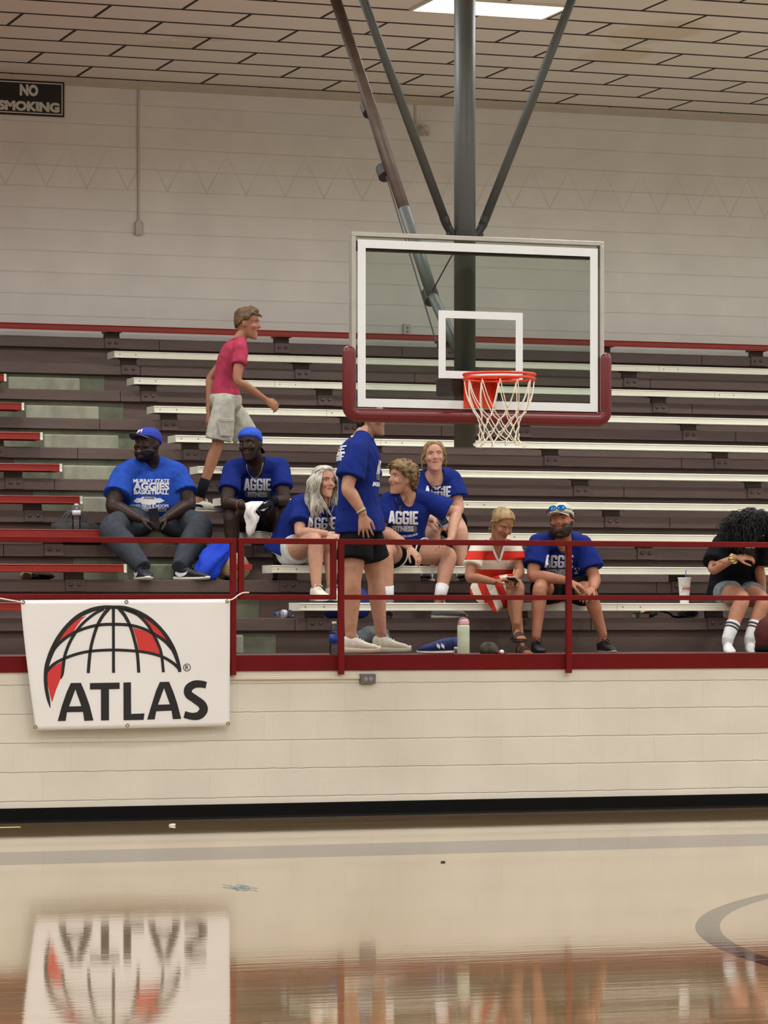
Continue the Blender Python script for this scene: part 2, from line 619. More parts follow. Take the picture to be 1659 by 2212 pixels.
def floor_mat():
    m, nt, b = newmat('court_boards')
    L = nt.links.new
    geo = nd(nt, 'ShaderNodeNewGeometry')
    sp = nd(nt, 'ShaderNodeSeparateXYZ')
    L(geo.outputs['Position'], sp.inputs[0])
    X, Y = sp.outputs['X'], sp.outputs['Y']
    # narrow maple strips running along the wall
    cb = nd(nt, 'ShaderNodeCombineXYZ')
    L(math_n(nt, 'ADD', X, 50.0), cb.inputs[0]); L(math_n(nt, 'ADD', Y, 50.0), cb.inputs[1])
    br = nd(nt, 'ShaderNodeTexBrick')
    br.offset = 0.37
    br.inputs['Scale'].default_value = 1.0
    br.inputs['Brick Width'].default_value = 1.1
    br.inputs['Row Height'].default_value = 0.057
    br.inputs['Mortar Size'].default_value = 0.0008
    br.inputs['Color1'].default_value = rgb((180, 152, 111))
    br.inputs['Color2'].default_value = rgb((166, 136, 97))
    br.inputs['Mortar'].default_value = rgb((116, 92, 66))
    L(cb.outputs[0], br.inputs['Vector'])
    mp = nd(nt, 'ShaderNodeMapping')
    mp.inputs['Scale'].default_value = (0.8, 22.0, 1.0)
    L(geo.outputs['Position'], mp.inputs[0])
    gr = nd(nt, 'ShaderNodeTexNoise')
    gr.inputs['Scale'].default_value = 1.0
    gr.inputs['Detail'].default_value = 6
    L(mp.outputs[0], gr.inputs['Vector'])
    mg = nd(nt, 'ShaderNodeMix', data_type='RGBA', blend_type='MULTIPLY')
    mg.inputs[0].default_value = 0.45
    L(br.outputs['Color'], mg.inputs[6]); L(gr.outputs['Color'], mg.inputs[7])
    # painted border band and painted circle
    y0, y1 = atz(829, 1848).y, atz(829, 1821).y
    band = math_n(nt, 'MULTIPLY', math_n(nt, 'GREATER_THAN', Y, y0), math_n(nt, 'LESS_THAN', Y, y1))
    dx = math_n(nt, 'SUBTRACT', X, 10.92)
    dy = math_n(nt, 'SUBTRACT', Y, -10.57)
    dist = math_n(nt, 'SQRT', math_n(nt, 'ADD', math_n(nt, 'MULTIPLY', dx, dx), math_n(nt, 'MULTIPLY', dy, dy)))
    ring = math_n(nt, 'MULTIPLY', math_n(nt, 'GREATER_THAN', dist, 4.80), math_n(nt, 'LESS_THAN', dist, 4.915))
    disc = math_n(nt, 'LESS_THAN', dist, 4.83)
    c1 = nd(nt, 'ShaderNodeMix', data_type='RGBA')
    L(math_n(nt, 'MULTIPLY', disc, 0.6), c1.inputs[0]); L(mg.outputs[2], c1.inputs[6]); c1.inputs[7].default_value = rgb((128, 90, 64))
    c2 = nd(nt, 'ShaderNodeMix', data_type='RGBA')
    L(ring, c2.inputs[0]); L(c1.outputs[2], c2.inputs[6]); c2.inputs[7].default_value = rgb((26, 22, 26))
    c3 = nd(nt, 'ShaderNodeMix', data_type='RGBA')
    L(band, c3.inputs[0]); L(c2.outputs[2], c3.inputs[6]); c3.inputs[7].default_value = rgb((56, 49, 64))
    L(c3.outputs[2], b.inputs['Base Color'])
    b.inputs['Roughness'].default_value = 0.05
    b.inputs['IOR'].default_value = 1.6
    paint = math_n(nt, 'MAXIMUM', ring, band)
    L(math_n(nt, 'MULTIPLY', math_n(nt, 'SUBTRACT', 1.0, math_n(nt, 'MULTIPLY', paint, 1.0)), 0.75), b.inputs['Coat Weight'])
    b.inputs['Coat Roughness'].default_value = 0.03
    b.inputs['Coat IOR'].default_value = 1.5
    # slight unevenness from strip to strip
    m2 = nd(nt, 'ShaderNodeMapping')
    m2.inputs['Scale'].default_value = (1.6, 17.0, 1.0)
    L(geo.outputs['Position'], m2.inputs[0])
    n2 = nd(nt, 'ShaderNodeTexNoise')
    n2.inputs['Scale'].default_value = 1.0
    n2.inputs['Detail'].default_value = 4
    L(m2.outputs[0], n2.inputs['Vector'])
    bp = nd(nt, 'ShaderNodeBump')
    bp.inputs['Strength'].default_value = 0.10
    bp.inputs['Distance'].default_value = 0.004
    L(n2.outputs[0], bp.inputs['Height'])
    L(bp.outputs[0], b.inputs['Normal'])
    bp2 = nd(nt, 'ShaderNodeBump')
    bp2.inputs['Strength'].default_value = 0.06
    bp2.inputs['Distance'].default_value = 0.004
    L(n2.outputs[0], bp2.inputs['Height'])
    L(bp2.outputs[0], b.inputs['Coat Normal'])
    return m


def ceiling_mat():
    m, nt, b = newmat('ceiling_boards')
    L = nt.links.new
    geo = nd(nt, 'ShaderNodeNewGeometry')
    sp = nd(nt, 'ShaderNodeSeparateXYZ')
    L(geo.outputs['Position'], sp.inputs[0])
    cb = nd(nt, 'ShaderNodeCombineXYZ')
    # joints measured where the last course meets the wall
    jx = atz(466, 163, CEIL_Z).x
    L(math_n(nt, 'SUBTRACT', sp.outputs['X'], jx - 1.2192 * 20), cb.inputs[0])
    L(math_n(nt, 'SUBTRACT', sp.outputs['Y'], WALL_Y - 0.085 - 0.6096 * 80), cb.inputs[1])
    br = nd(nt, 'ShaderNodeTexBrick')
    br.offset = 0.5
    br.inputs['Scale'].default_value = 1.0
    br.inputs['Brick Width'].default_value = 1.2192
    br.inputs['Row Height'].default_value = 0.6096
    br.inputs['Mortar Size'].default_value = 0.0175
    br.inputs['Mortar Smooth'].default_value = 0.1
    br.inputs['Color1'].default_value = rgb((238, 230, 218))
    br.inputs['Color2'].default_value = rgb((234, 225, 212))
    br.inputs['Mortar'].default_value = rgb((44, 32, 28))
    L(cb.outputs[0], br.inputs['Vector'])
    fy = math_n(nt, 'FRACT', math_n(nt, 'DIVIDE', math_n(nt, 'SUBTRACT', sp.outputs['Y'], WALL_Y - 0.085 - 0.6096 * 80), 0.6096))
    dy_ = math_n(nt, 'MINIMUM', fy, math_n(nt, 'SUBTRACT', 1.0, fy))
    ln_ = nd(nt, 'ShaderNodeMix', data_type='RGBA')
    L(math_n(nt, 'LESS_THAN', dy_, 0.05), ln_.inputs[0]); L(br.outputs['Color'], ln_.inputs[6]); ln_.inputs[7].default_value = rgb((44, 32, 28))
    col = ln_.outputs[2]
    # old water stains
    for (px, py, rx, ry, dk) in ((1412, 71, 0.34, 0.62, 0.93), (1328, 121, 0.30, 0.5, 0.93), (1345, 118, 0.24, 0.3, 0.97), (440, 81, 0.28, 0.2, 0.90), (375, 98, 0.3, 0.22, 0.92), (1450, 68, 0.3, 0.5, 0.95)):
        p = atz(px, py, CEIL_Z)
        du = math_n(nt, 'DIVIDE', math_n(nt, 'SUBTRACT', sp.outputs['X'], p.x), rx)
        dv = math_n(nt, 'DIVIDE', math_n(nt, 'SUBTRACT', sp.outputs['Y'], p.y), ry)
        d = math_n(nt, 'SQRT', math_n(nt, 'ADD', math_n(nt, 'MULTIPLY', du, du), math_n(nt, 'MULTIPLY', dv, dv)))
        s = nd(nt, 'ShaderNodeMapRange')
        s.inputs['From Min'].default_value = 0.95; s.inputs['From Max'].default_value = 1.08
        s.inputs['To Min'].default_value = 1.0; s.inputs['To Max'].default_value = 0.0
        L(d, s.inputs[0])
        mx = nd(nt, 'ShaderNodeMix', data_type='RGBA', blend_type='MULTIPLY')
        L(s.outputs[0], mx.inputs[0]); L(col, mx.inputs[6]); mx.inputs[7].default_value = (dk, dk * 0.97, dk * 0.9, 1)
        col = mx.outputs[2]
    L(col, b.inputs['Base Color'])
    b.inputs['Roughness'].default_value = 0.9
    nz = nd(nt, 'ShaderNodeTexNoise')
    nz.inputs['Scale'].default_value = 60
    L(geo.outputs['Position'], nz.inputs['Vector'])
    bp = nd(nt, 'ShaderNodeBump')
    bp.inputs['Strength'].default_value = 0.25
    bp.inputs['Distance'].default_value = 0.01
    L(math_n(nt, 'ADD', math_n(nt, 'MULTIPLY', br.outputs['Fac'], -1.0), math_n(nt, 'MULTIPLY', nz.outputs[0], 0.3)), bp.inputs['Height'])
    L(bp.outputs[0], b.inputs['Normal'])
    return m


M_BLACK = pm('black_rubber', (11, 11, 12), 0.6, 0.2, spec=0.1)
M_KERB = pm('dark_red_paint', (104, 20, 21), 0.6, 0.08, 5, 0.1, 60, spec=0.12)
M_RAIL = pm('rail_red_paint', (110, 21, 22), 0.5, 0.08, 8, spec=0.15)

obj('floor', MB().box(RX0, RX1, RY0, 0.0, -0.12, 0.0), floor_mat(), kind='structure')
obj('ceiling', MB().box(RX0, RX1, RY0, WALL_Y, CEIL_Z, CEIL_Z + 0.12), ceiling_mat(), kind='structure')
obj('wall_back', MB().box(RX0, RX1, WALL_Y, WALL_Y + 0.2, 0.0, CEIL_Z), M_WALLB, kind='structure')
obj('wall_front', MB().box(RX0, RX1, 0.0, 0.17, 0.0, 1.053), M_WALLF, kind='structure')
obj('wall_left', MB().box(RX0 - 0.2, RX0, RY0, WALL_Y, 0.0, CEIL_Z), M_WALLS, kind='structure')
obj('wall_right', MB().box(RX1, RX1 + 0.2, RY0, WALL_Y, 0.0, CEIL_Z), M_WALLS, kind='structure')
obj('wall_rear', MB().box(RX0, RX1, RY0 - 0.2, RY0, 0.0, CEIL_Z), M_WALLF, kind='structure')
obj('baseboard_front', MB().prism_x([(-0.012, 0.10), (-0.001, 0.104), (-0.001, 0.0), (-0.022, 0.0), (-0.014, 0.016)], RX0 + .01, RX1 - .01), M_BLACK, kind='structure')
obj('trim_1', MB().prism_x([(-0.012, 1.053), (-0.012, 1.164), (0.30, 1.164), (0.30, 1.15), (0.004, 1.15), (0.004, 1.053)], RX0 + .01, RX1 - .01), M_KERB, kind='structure')
M_COVE = pm('cove_trim', (196, 186, 172), 0.7, 0.05)
obj('trim_2', MB().prism_x([(WALL_Y - 0.045, CEIL_Z - 0.001), (WALL_Y - 0.001, CEIL_Z - 0.001), (WALL_Y - 0.001, CEIL_Z - 0.075), (WALL_Y - 0.018, CEIL_Z - 0.07), (WALL_Y - 0.02, CEIL_Z - 0.03)], RX0 + .01, RX1 - .01), M_COVE, kind='structure')

# lamp panel seen at the top of the photograph
M_GLOW, nt_, b_ = newmat('lamp_diffuser')
b_.inputs['Base Color'].default_value = (1, 1, 1, 1)
b_.inputs['Emission Color'].default_value = (1.0, 0.95, 0.87, 1)
b_.inputs['Emission Strength'].default_value = 3.0
M_LAMPF = pm('lamp_frame', (225, 222, 212), 0.4, 0.03)
lt = thing('ceiling_light', 'bright rectangular fluorescent panel set into the tiled ceiling above the hoop', 'ceiling light', (LAMP_X, LAMP_Y, CEIL_Z))
obj('diffuser', MB().box(LAMP_X - .585, LAMP_X + .585, LAMP_Y - .285, LAMP_Y + .285, CEIL_Z - .012, CEIL_Z - .004), M_GLOW, lt)
fr = MB()
for (a, b, c, d) in ((-.61, .61, -.305, -.283), (-.61, .61, .283, .305), (-.61, -.583, -.283, .283), (.583, .61, -.283, .283)):
    fr.box(LAMP_X + a, LAMP_X + b, LAMP_Y + c, LAMP_Y + d, CEIL_Z - .02, CEIL_Z - .001)
obj('frame', fr, M_LAMPF, lt)

# ================================================================== bleachers
ROWZ = [1.547, 1.842, 2.125, 2.411, 2.700, 2.996, 3.288, 3.584, 3.873, 4.169]      # seat heights
ROWY = [1.20 + 0.69 * i for i in range(10)]                                        # front edge of each seat
TREAD = [1.164] + [z - 0.118 for z in ROWZ]                                        # tier floors
AX0, AX1 = 6.45, 7.64                                                              # the aisle between red and white seats


def tier_mat():
    """brown paint, worn; bare concrete across the aisle"""
    m, nt, b = newmat('brown_tier_paint')
    L = nt.links.new
    geo = nd(nt, 'ShaderNodeNewGeometry')
    sp = nd(nt, 'ShaderNodeSeparateXYZ')
    L(geo.outputs['Position'], sp.inputs[0])
    mp = nd(nt, 'ShaderNodeMapping')
    mp.inputs['Scale'].default_value = (0.8, 1.0, 5.0)
    L(geo.outputs['Position'], mp.inputs[0])
    nz = nd(nt, 'ShaderNodeTexNoise')
    nz.inputs['Scale'].default_value = 2.6
    nz.inputs['Detail'].default_value = 7
    L(mp.outputs[0], nz.inputs['Vector'])
    c = nd(nt, 'ShaderNodeMix', data_type='RGBA')
    c.inputs[6].default_value = rgb((80, 64, 62)); c.inputs[7].default_value = rgb((110, 91, 84))
    L(nz.outputs[0], c.inputs[0])
    L(c.outputs[2], b.inputs['Base Color'])
    b.inputs['Roughness'].default_value = 0.55
    n2 = nd(nt, 'ShaderNodeTexNoise')
    n2.inputs['Scale'].default_value = 30
    L(geo.outputs['Position'], n2.inputs['Vector'])
    bp = nd(nt, 'ShaderNodeBump')
    bp.inputs['Strength'].default_value = 0.3
    bp.inputs['Distance'].default_value = 0.01
    L(n2.outputs[0], bp.inputs['Height'])
    L(bp.outputs[0], b.inputs['Normal'])
    return m


M_TIER = tier_mat()
M_BRACK = pm('bracket_paint', (94, 76, 72), 0.5, 0.12, 5)
M_CONC = pm('bare_concrete', (150, 152, 134), 0.85, 0.22, 7, 0.4, 40, stretch=(1.2, 1, .6))
M_CONC2 = pm('bare_concrete_dark', (112, 116, 98), 0.85, 0.25, 7, 0.4, 40)  # same concrete in a darker tone, for the risers and two steps
BX0, BX1 = RX0 + .02, RX1 - .02
bl = thing('bleachers', 'brown painted stepped tiers rising behind the red kerb to the back wall', 'bleachers', (AX0, 0.4, 1.1))
# tier 0 floor
obj('tier', MB().box(BX0, BX1, 0.30, ROWY[0] + .22, 1.0, TREAD[0]).box(BX0, BX1, .20, .30, 1.0, 1.149), M_TIER, bl)
for k in range(1, 11):
    y = ROWY[k - 1]
    yb = ROWY[k] + .22 if k < 10 else WALL_Y - .005
    t = obj('tier', MB().box(BX0, BX1, y + .16, yb, TREAD[k] - .09, TREAD[k] - .002).box(BX0, BX1, y + .16, y + .22, TREAD[k - 1] - .05, TREAD[k] - .09), M_TIER, bl)
    # front board of the tier, in lengths with open butt joints
    nm = MB()
    xs = [BX0]
    x = BX0 + 1.3 + 0.37 * k
    while x < BX1 - 1:
        xs.append(x)
        x += 2.44 + 0.25 * ((k * 7 + len(xs) * 3) % 4)
    xs.append(BX1)
    for i in range(len(xs) - 1):
        nm.box(xs[i] + .002, xs[i + 1] - .002, y + .10, y + .165, TREAD[k] - .094, TREAD[k] + 0.0005 * (i % 3))
    obj('nosing', nm, M_TIER, t, bevel=.004)
    # half-height concrete step in the aisle, and the bare riser behind it
    if k <= 8:
        sx0 = AX0 + .13
        sx1 = sx0 + .66
        yn = ROWY[k] + .155
        st = obj('aisle_step', MB().box(sx0, sx1, y + .40, yn, TREAD[k] - .001, TREAD[k] + .128), M_CONC2 if k in (1, 2) else M_CONC, bl, bevel=.012)
        obj('bare_riser', MB().box(sx0 - .32, sx1 + .34, ROWY[k] + .152, ROWY[k] + .159, TREAD[k] + .001, TREAD[k + 1] - .10), M_CONC2, t)
s0 = AX0 + .33
obj('aisle_step', MB().box(s0, s0 + .36, 1.0, ROWY[0] + .155, TREAD[0] - .001, TREAD[0] + .14), M_CONC, bl, bevel=.012)
obj('bare_riser', MB().box(s0 + .35, s0 + .72, ROWY[0] + .150, ROWY[0] + .159, TREAD[0] + .001, TREAD[0] + .15), M_CONC2, bl)

# ------------------------------------------------------------------ seats
M_WSEAT = pm('white_seat', (232, 230, 214), 0.4, 0.04, 6)
M_RSEAT = pm('red_seat', (144, 38, 28), 0.4, 0.08, 4)
M_SCREW = pm('screw_head', (120, 116, 104), 0.4, 0.1, metal=0.6)


def seat_prof(y, z):
    return [(y + .004, z), (y, z - .006), (y + .001, z - .009), (y + .005, z - .012), (y + .005, z - .046), (y - .003, z - .051), (y - .003, z - .060),
            (y + .012, z - .060), (y + .012, z - .03), (y + .24, z - .03), (y + .24, z - .06), (y + .25, z - .06), (y + .25, z)]


def bracket_mb(x, y, z, t):
    """bent strap: plate bolted to the tier's front board, upright and shelf under the seat"""
    m = MB()
    m.prism_x([(y + .085, t - .088), (y + .085, t + .004), (y + .125, t + .012), (y + .125, z - .062), (y + .03, z - .062), (y + .03, z - .035), (y + .22, z - .035),
               (y + .22, z - .062), (y + .155, z - .062), (y + .155, t + .0), (y + .0995, t + .0), (y + .0995, t - .088)], x - .075, x + .075)
    return m


BX = [AX1 + .165 + 1.675 * i for i in range(9)]
RB = [6.09 - 1.675 * i for i in range(5)]
ORD = ['lowest', 'second', 'third', 'fourth', 'fifth', 'sixth', 'seventh', 'eighth', 'ninth', 'topmost']
proto = {}
def add_brackets(root, k, xs):
    y, z, t = ROWY[k], ROWZ[k], TREAD[k + 1]
    for x in xs:
        key = ('b', k)
        if key not in proto:
            b = obj('bracket', bracket_mb(x, y, z, t), M_BRACK, root)
            for s in (-1, 1):
                obj('bolt', MB().lathe([(0, 0), (.017, 0), (.017, .006), (.011, .012), (0, .014)], (x + .034 * s, y + .0855, t - .035), (0, -1, 0), 12), M_BRACK, b, smooth=True)
            proto[key] = (b, x, root)
        else:
            b0, x0, r0 = proto[key]
            dup_child(b0, root, (x - x0 + wloc(r0).x - wloc(root).x, 0, 0))


for k in range(10):
    y, z = ROWY[k], ROWZ[k]
    if k < 9:
        root = thing('bleacher_bench', 'white plank bench, %s white row up from the red kerb' % ORD[k], 'bench', (AX1, y, TREAD[k + 1]), 'white bleacher benches')
        # planks meet end to end, the joint stepping along from row to row
        j = AX1 + 1.05 + .27 * (8 - k) if k > 3 else AX1 + (2.62 if k == 0 else 2.1)
        ends = [AX1, j, j + 4.4, BX1 - .5]
        first = None
        for i in range(3):
            pl = obj('plank', MB().prism_x(seat_prof(y, z), ends[i] + .0015, ends[i + 1] - .0015), M_WSEAT, root)
            for dx in (.05, .2):
                obj('screw', MB().lathe([(0, 0), (.006, 0), (.005, .002), (0, .003)], (ends[i] + dx, y + .0048, z - .03), (0, -1, 0), 8), M_SCREW, pl)
        obj('end_cap', MB().prism_x([(y - .002, z - .061), (y - .001, z + .001), (y + .25, z + .001), (y + .25, z - .061)], AX1 - .004, AX1 + .001), M_WSEAT, root)
        add_brackets(root, k, BX)
    if k < 8:
        root = thing('bleacher_bench', 'red plank bench left of the aisle, %s red row up from the kerb' % ORD[k], 'bench', (AX0, y, TREAD[k + 1]), 'red bleacher benches')
        obj('plank', MB().prism_x(seat_prof(y, z), BX0 + 5.0, AX0), M_RSEAT, root)
        obj('end_cap', MB().prism_x([(y - .006, z - .063), (y - .004, z - .052), (y - .001, z - .045), (y - .001, z + .002), (y + .25, z + .002), (y + .25, z - .063)], AX0, AX0 + .022), M_WSEAT, root, label='white plastic end cap')
        add_brackets(root, k, RB)
    if k == 9:
        root = thing('bleacher_bench', 'long red plank bench running along the back wall above all other rows', 'bench', (AX0, y, TREAD[10]), 'red bleacher benches')
        obj('plank', MB().prism_x([(y + .004, z), (y, z - .006), (y + .001, z - .009), (y + .005, z - .012), (y + .005, z - .046), (y - .003, z - .051), (y - .003, z - .060), (y + .012, z - .060), (y + .012, z - .022), (y + .20, z - .022), (y + .20, z)], BX0 + 5, BX1 - .5), M_RSEAT, root)
        add_brackets(root, k, [6.149] + [AX1 + .184 + 1.675 * i for i in range(8)])
    if k == 8:
        for s in (-1, 1):
            p = at(66 if s < 0 else 88, 768, y + .1)
            obj('bolt', MB().lathe([(0, 0), (.017, 0), (.017, .006), (.011, .012), (0, .014)], (p.x, ROWY[9] + .159, p.z - .02), (0, -1, 0), 12), M_BRACK, bl, smooth=True)

# ------------------------------------------------------------------ railings on the kerb
RT, RM = 2.0, 1.583
def railing(x0, x1, posts, short, label):
    r = thing('railing', label, 'railing', (posts[0], -.035, 1.03))
    obj('top_rail', MB().box(x0, x1, -.055, -.015, RT - .036, RT + .004), M_RAIL, r, bevel=.004)
    obj('lower_rail', MB().box(x0, x1, -.053, -.017, RM - .018, RM + .018), M_RAIL, r, bevel=.004)
    for p in posts:
        zb = RM - .01 if short else 1.025
        obj('post', MB().box(p - .0205, p + .0205, -.0545, -.0145, zb, RT - .002), M_RAIL, r, bevel=.004)
    return r


railing(-2.0, 6.766, [6.745, 4.967, 3.19, 1.41], False, 'red railing with square posts behind the white banner, left of the gap')
railing(6.784, 7.52, [6.804, 7.499], True, 'short red rail panel between the two long railings')
railing(7.538, 15.0, [7.558, 9.335, 11.112, 12.889, 14.666], False, 'long red railing in front of the people on the white benches')

# ================================================================== basketball hoop
HY = -1.75
M_POST = pm('grey_steel', (74, 78, 75), 0.5, 0.12, 4, 0.1, 30)
M_POSTD = pm('dark_steel', (44, 46, 45), 0.5, 0.15)
M_BRASS = pm('brown_pipe', (74, 58, 46), 0.6, 0.25, 3, stretch=(1, 1, 4))
M_GLASS = glassy('backboard_glass', (0.86, 0.91, 0.89), 0.9)
M_WLINE = pm('white_enamel', (226, 232, 236), 0.5, 0.02)
M_ALU = pm('aluminium', (186, 184, 178), 0.4, 0.06, metal=0.55)
M_PAD = pm('maroon_pad', (100, 20, 26), 0.32, 0.06)
M_RIM = pm('orange_rim', (224, 62, 34), 0.35, 0.06)
M_NET = pm('net_cord', (236, 230, 214), 0.8, 0.08, 30)
HX = at(1035, 511, HY).x
BL, BR_ = HX - .9144, HX + .9144
BT, BB = 4.016, 2.797
hp = thing('basketball_hoop', 'basketball hoop with glass backboard hung from the ceiling by a grey post', 'basketball hoop', (HX, HY, BB))
gl = obj('backboard', MB().box(BL + .02, BR_ - .02, HY, HY + .012, BB + .02, BT - .02), M_GLASS, hp)
wl = MB()
def frame_rect(m, x0, x1, z0, z1, w, y0, y1):
    m.box(x0, x1, y0, y1, z1 - w, z1); m.box(x0, x1, y0, y1, z0, z0 + w)
    m.box(x0, x0 + w, y0, y1, z0 + w, z1 - w); m.box(x1 - w, x1, y0, y1, z0 + w, z1 - w)
frame_rect(wl, BL + .045, BR_ - .045, BB + .05, BT - .05, .056, HY - .003, HY - .0005)
obj('border_line', wl, M_WLINE, gl, label='white painted border on the glass')
sq = MB()
_a = at(948, 672, HY); _b = at(1128, 818, HY)
frame_rect(sq, HX + (_a.x + _b.x) / 2 - HX - .305, (_a.x + _b.x) / 2 + .305, 3.052, 3.052 + .4572, .051, HY - .003, HY - .0005)
obj('target_square', sq, M_WLINE, gl, label='white painted target square')
fm = MB()
frame_rect(fm, BL, BR_, BB, BT, .03, HY - .012, HY + .05)
obj('backboard_frame', fm, M_ALU, hp, bevel=.003)
# maroon edge padding
pth = []
def arc(cx, cz, r, a0, a1, n=6):
    return [V((cx + r * math.cos(math.radians(a0 + (a1 - a0) * i / n)), HY + .008, cz + r * math.sin(math.radians(a0 + (a1 - a0) * i / n)))) for i in range(n + 1)]
e = .012
pth = [V((BL - e, HY + .008, 3.21))] + arc(BL - e + .06, BB - .005 + .06, .06, 180, 270) + arc(BR_ + e - .06, BB - .005 + .06, .06, 270, 360) + [V((BR_ + e, HY + .008, 3.21))]
obj('edge_padding', MB().tube(pth, .047, 20, True, True, side=(1, 0, 0), flat=.85), M_PAD, hp, smooth=True)
# post and braces
PX, PY = at(1004, 511, HY + .33).x, HY + .33
obj('post', MB().tube([(PX, PY, 2.605), (PX, PY, CEIL_Z - .002)], .074, 32), M_POST, hp, smooth=True)
def gp(x, y, Y=PY):
    return at(x, y, Y)
for (x0, y0, x1, y1) in ((785, 0, 966, 488), (1235, 0, 1042, 488)):
    a, b = gp(x1, y1), gp(x0, y0)
    d = (b - a) / (b.z - a.z)
    obj('brace', MB().tube([a, a + d * (CEIL_Z - .002 - a.z)], .031, 20), M_POST, hp, smooth=True)
    a2 = gp(1004 + (x1 - 1004) * .62, 512)
    obj('brace_clamp', MB().tube([a + d * .06, a, a2], [.034, .03, .026], 12), M_POSTD, hp)
obj('post_collar', MB().tube([(PX, PY, gp(1004, 512).z), (PX, PY, gp(1004, 500).z)], .084, 32).box(PX - .13, PX + .13, PY - .02, PY + .02, gp(1004, 512).z - .01, gp(1004, 503).z), M_POSTD, hp)
def on_plane(x, y):
    """point seen at (x, y) in the upright plane through the post, square to the wall"""
    lo, hi = -3.0, 7.0
    for _ in range(50):
        mid = (lo + hi) / 2
        if at(x, y, mid).x > PX: hi = mid
        else: lo = mid
    return at(x, y, (lo + hi) / 2)
q0, q1, q2 = on_plane(983, 790), on_plane(935, 640), on_plane(745, 60)
dq = (q2 - q1).normalized()
top = q1 + dq * ((CEIL_Z - .003 - q1.z) / dq.z)
obj('rear_brace', MB().tube([q1, q1 + (top - q1) * .24], .044, 20), M_POST, hp, smooth=True)
obj('rear_brace_pipe', MB().tube([q1 + (top - q1) * .12, top], .043, 20), M_BRASS, hp, smooth=True, label='brown upper length of the rear brace pipe')
obj('rear_brace_foot', MB().tube([V((PX, PY + .02, q0.z)), q1 + (V((PX, PY, q0.z)) - q1) * .0], .038, 20), M_POST, hp, smooth=True)
for (x, y) in ((796, 235), (830, 372), (930, 640)):
    c = on_plane(x, y)
    obj('pipe_clamp', MB().tube([c - dq * .05, c + dq * .05], .054, 16), M_POSTD, hp)
w0, w1 = on_plane(942, 738), on_plane(738, 60)
cb_ = MB().tube([w0, w1 + (w1 - w0) * .25], .006, 8)
cb_.tube([on_plane(930, 636), gp(977, 550, PY + .05)], .005, 8)
obj('cable', cb_, M_POSTD, hp)
# cross bars and mounting box behind the glass
za = at(1035, 541, HY + .1).z
obj('cross_bar', MB().box(BL + .06, BR_ - .06, HY + .055, HY + .12, za - .036, za + .03), M_POSTD, hp, bevel=.004)
zb = at(1035, 872, HY + .1).z
obj('cross_bar', MB().box(BL + .3, BR_ - .1, HY + .055, HY + .10, zb - .016, zb + .016), M_ALU, hp, bevel=.004)
ma, mb_ = at(967, 815, HY + .1), at(1014, 853, HY + .1)
obj('mounting_box', MB().box(ma.x, PX + .07, HY + .02, PY, mb_.z, ma.z), M_POSTD, hp, bevel=.004)
# rim
RZ, RR = 3.055, .2286 + .009
RC = V((HX - .005, HY - .15 - RR, RZ))
rim = obj('rim', MB().torus(RC, (0, 0, 1), RR, .0095, 56, 10).torus(RC + V((0, 0, -.028)), (0, 0, 1), RR + .003, .0075, 56, 10), M_RIM, hp, smooth=True)
rp = MB()
rp.box(RC.x - .11, RC.x + .11, HY - .022, HY - .004, RZ - .20, RZ + .01)
rp.box(RC.x - .10, RC.x + .10, HY - .17, HY - .02, RZ - .012, RZ + .004)
for s in (-1, 1):
    rp.add([(RC.x + s * .1, HY - .02, RZ - .16), (RC.x + s * .1, HY - .02, RZ), (RC.x + s * .1, HY - .165, RZ), (RC.x + s * .1, HY - .165, RZ - .025),
            (RC.x + s * .095, HY - .02, RZ - .16), (RC.x + s * .095, HY - .02, RZ), (RC.x + s * .095, HY - .165, RZ), (RC.x + s * .095, HY - .165, RZ - .025)],
           [(0, 1, 2, 3), (7, 6, 5, 4), (0, 4, 5, 1), (1, 5, 6, 2), (2, 6, 7, 3), (3, 7, 4, 0)])
    rp.tube([V((RC.x + s * .1, HY - .1, RZ - .01)), V((RC.x + s * .19, RC.y + .13, RZ - .01))], .008, 8)
obj('rim_bracket', rp, M_RIM, hp, bevel=.003)
hk = MB()
for i in range(12):
    a = math.radians(30 * i + 10)
    c = RC + V((math.cos(a) * (RR - .004), math.sin(a) * (RR - .004), -.036))
    hk.torus(c, (math.cos(a), math.sin(a), 0), .010, .0028, 12, 5)
obj('net_hook', hk, M_RIM, rim)
LV = [(0.0, RR - .004, -.04, 0), (1, .172, -.245, .5), (2, .143, -.300, 0), (3, .135, -.350, .5), (4, .133, -.398, 0), (5, .142, -.445, .5)]
nb = MB()
rn = random.Random(3)
knots = []
for (n_, r_, z_, of) in LV:
    row = []
    for i in range(12):
        a = math.radians(30 * (i + of) + 10) + rn.uniform(-.05, .05) * (n_ > 0)
        rr_ = r_ + rn.uniform(-.006, .006) * (n_ > 0)
        row.append(RC + V((math.cos(a) * rr_, math.sin(a) * rr_, z_ + rn.uniform(-.012, .012) * (n_ > 0))))
    knots.append(row)
for j in range(len(LV) - 1):
    for i in range(12):
        p = knots[j][i]
        for q in (knots[j + 1][i], knots[j + 1][(i - 1) % 12]) if LV[j][3] == 0 else (knots[j + 1][i], knots[j + 1][(i + 1) % 12]):
            mid = (p + q) / 2 + V((0, 0, -.006)) + (V((p.x + q.x - 2 * RC.x, p.y + q.y - 2 * RC.y, 0)) * (.03 if j == 0 else -.02))
            c = catmull([tuple(p), tuple(mid), tuple(q)], 4)
            nb.tube([V(t) for t in c], .0036, 6)
for row in knots[1:]:
    for p in row:
        nb.sph(p, .0065, 8, 6)
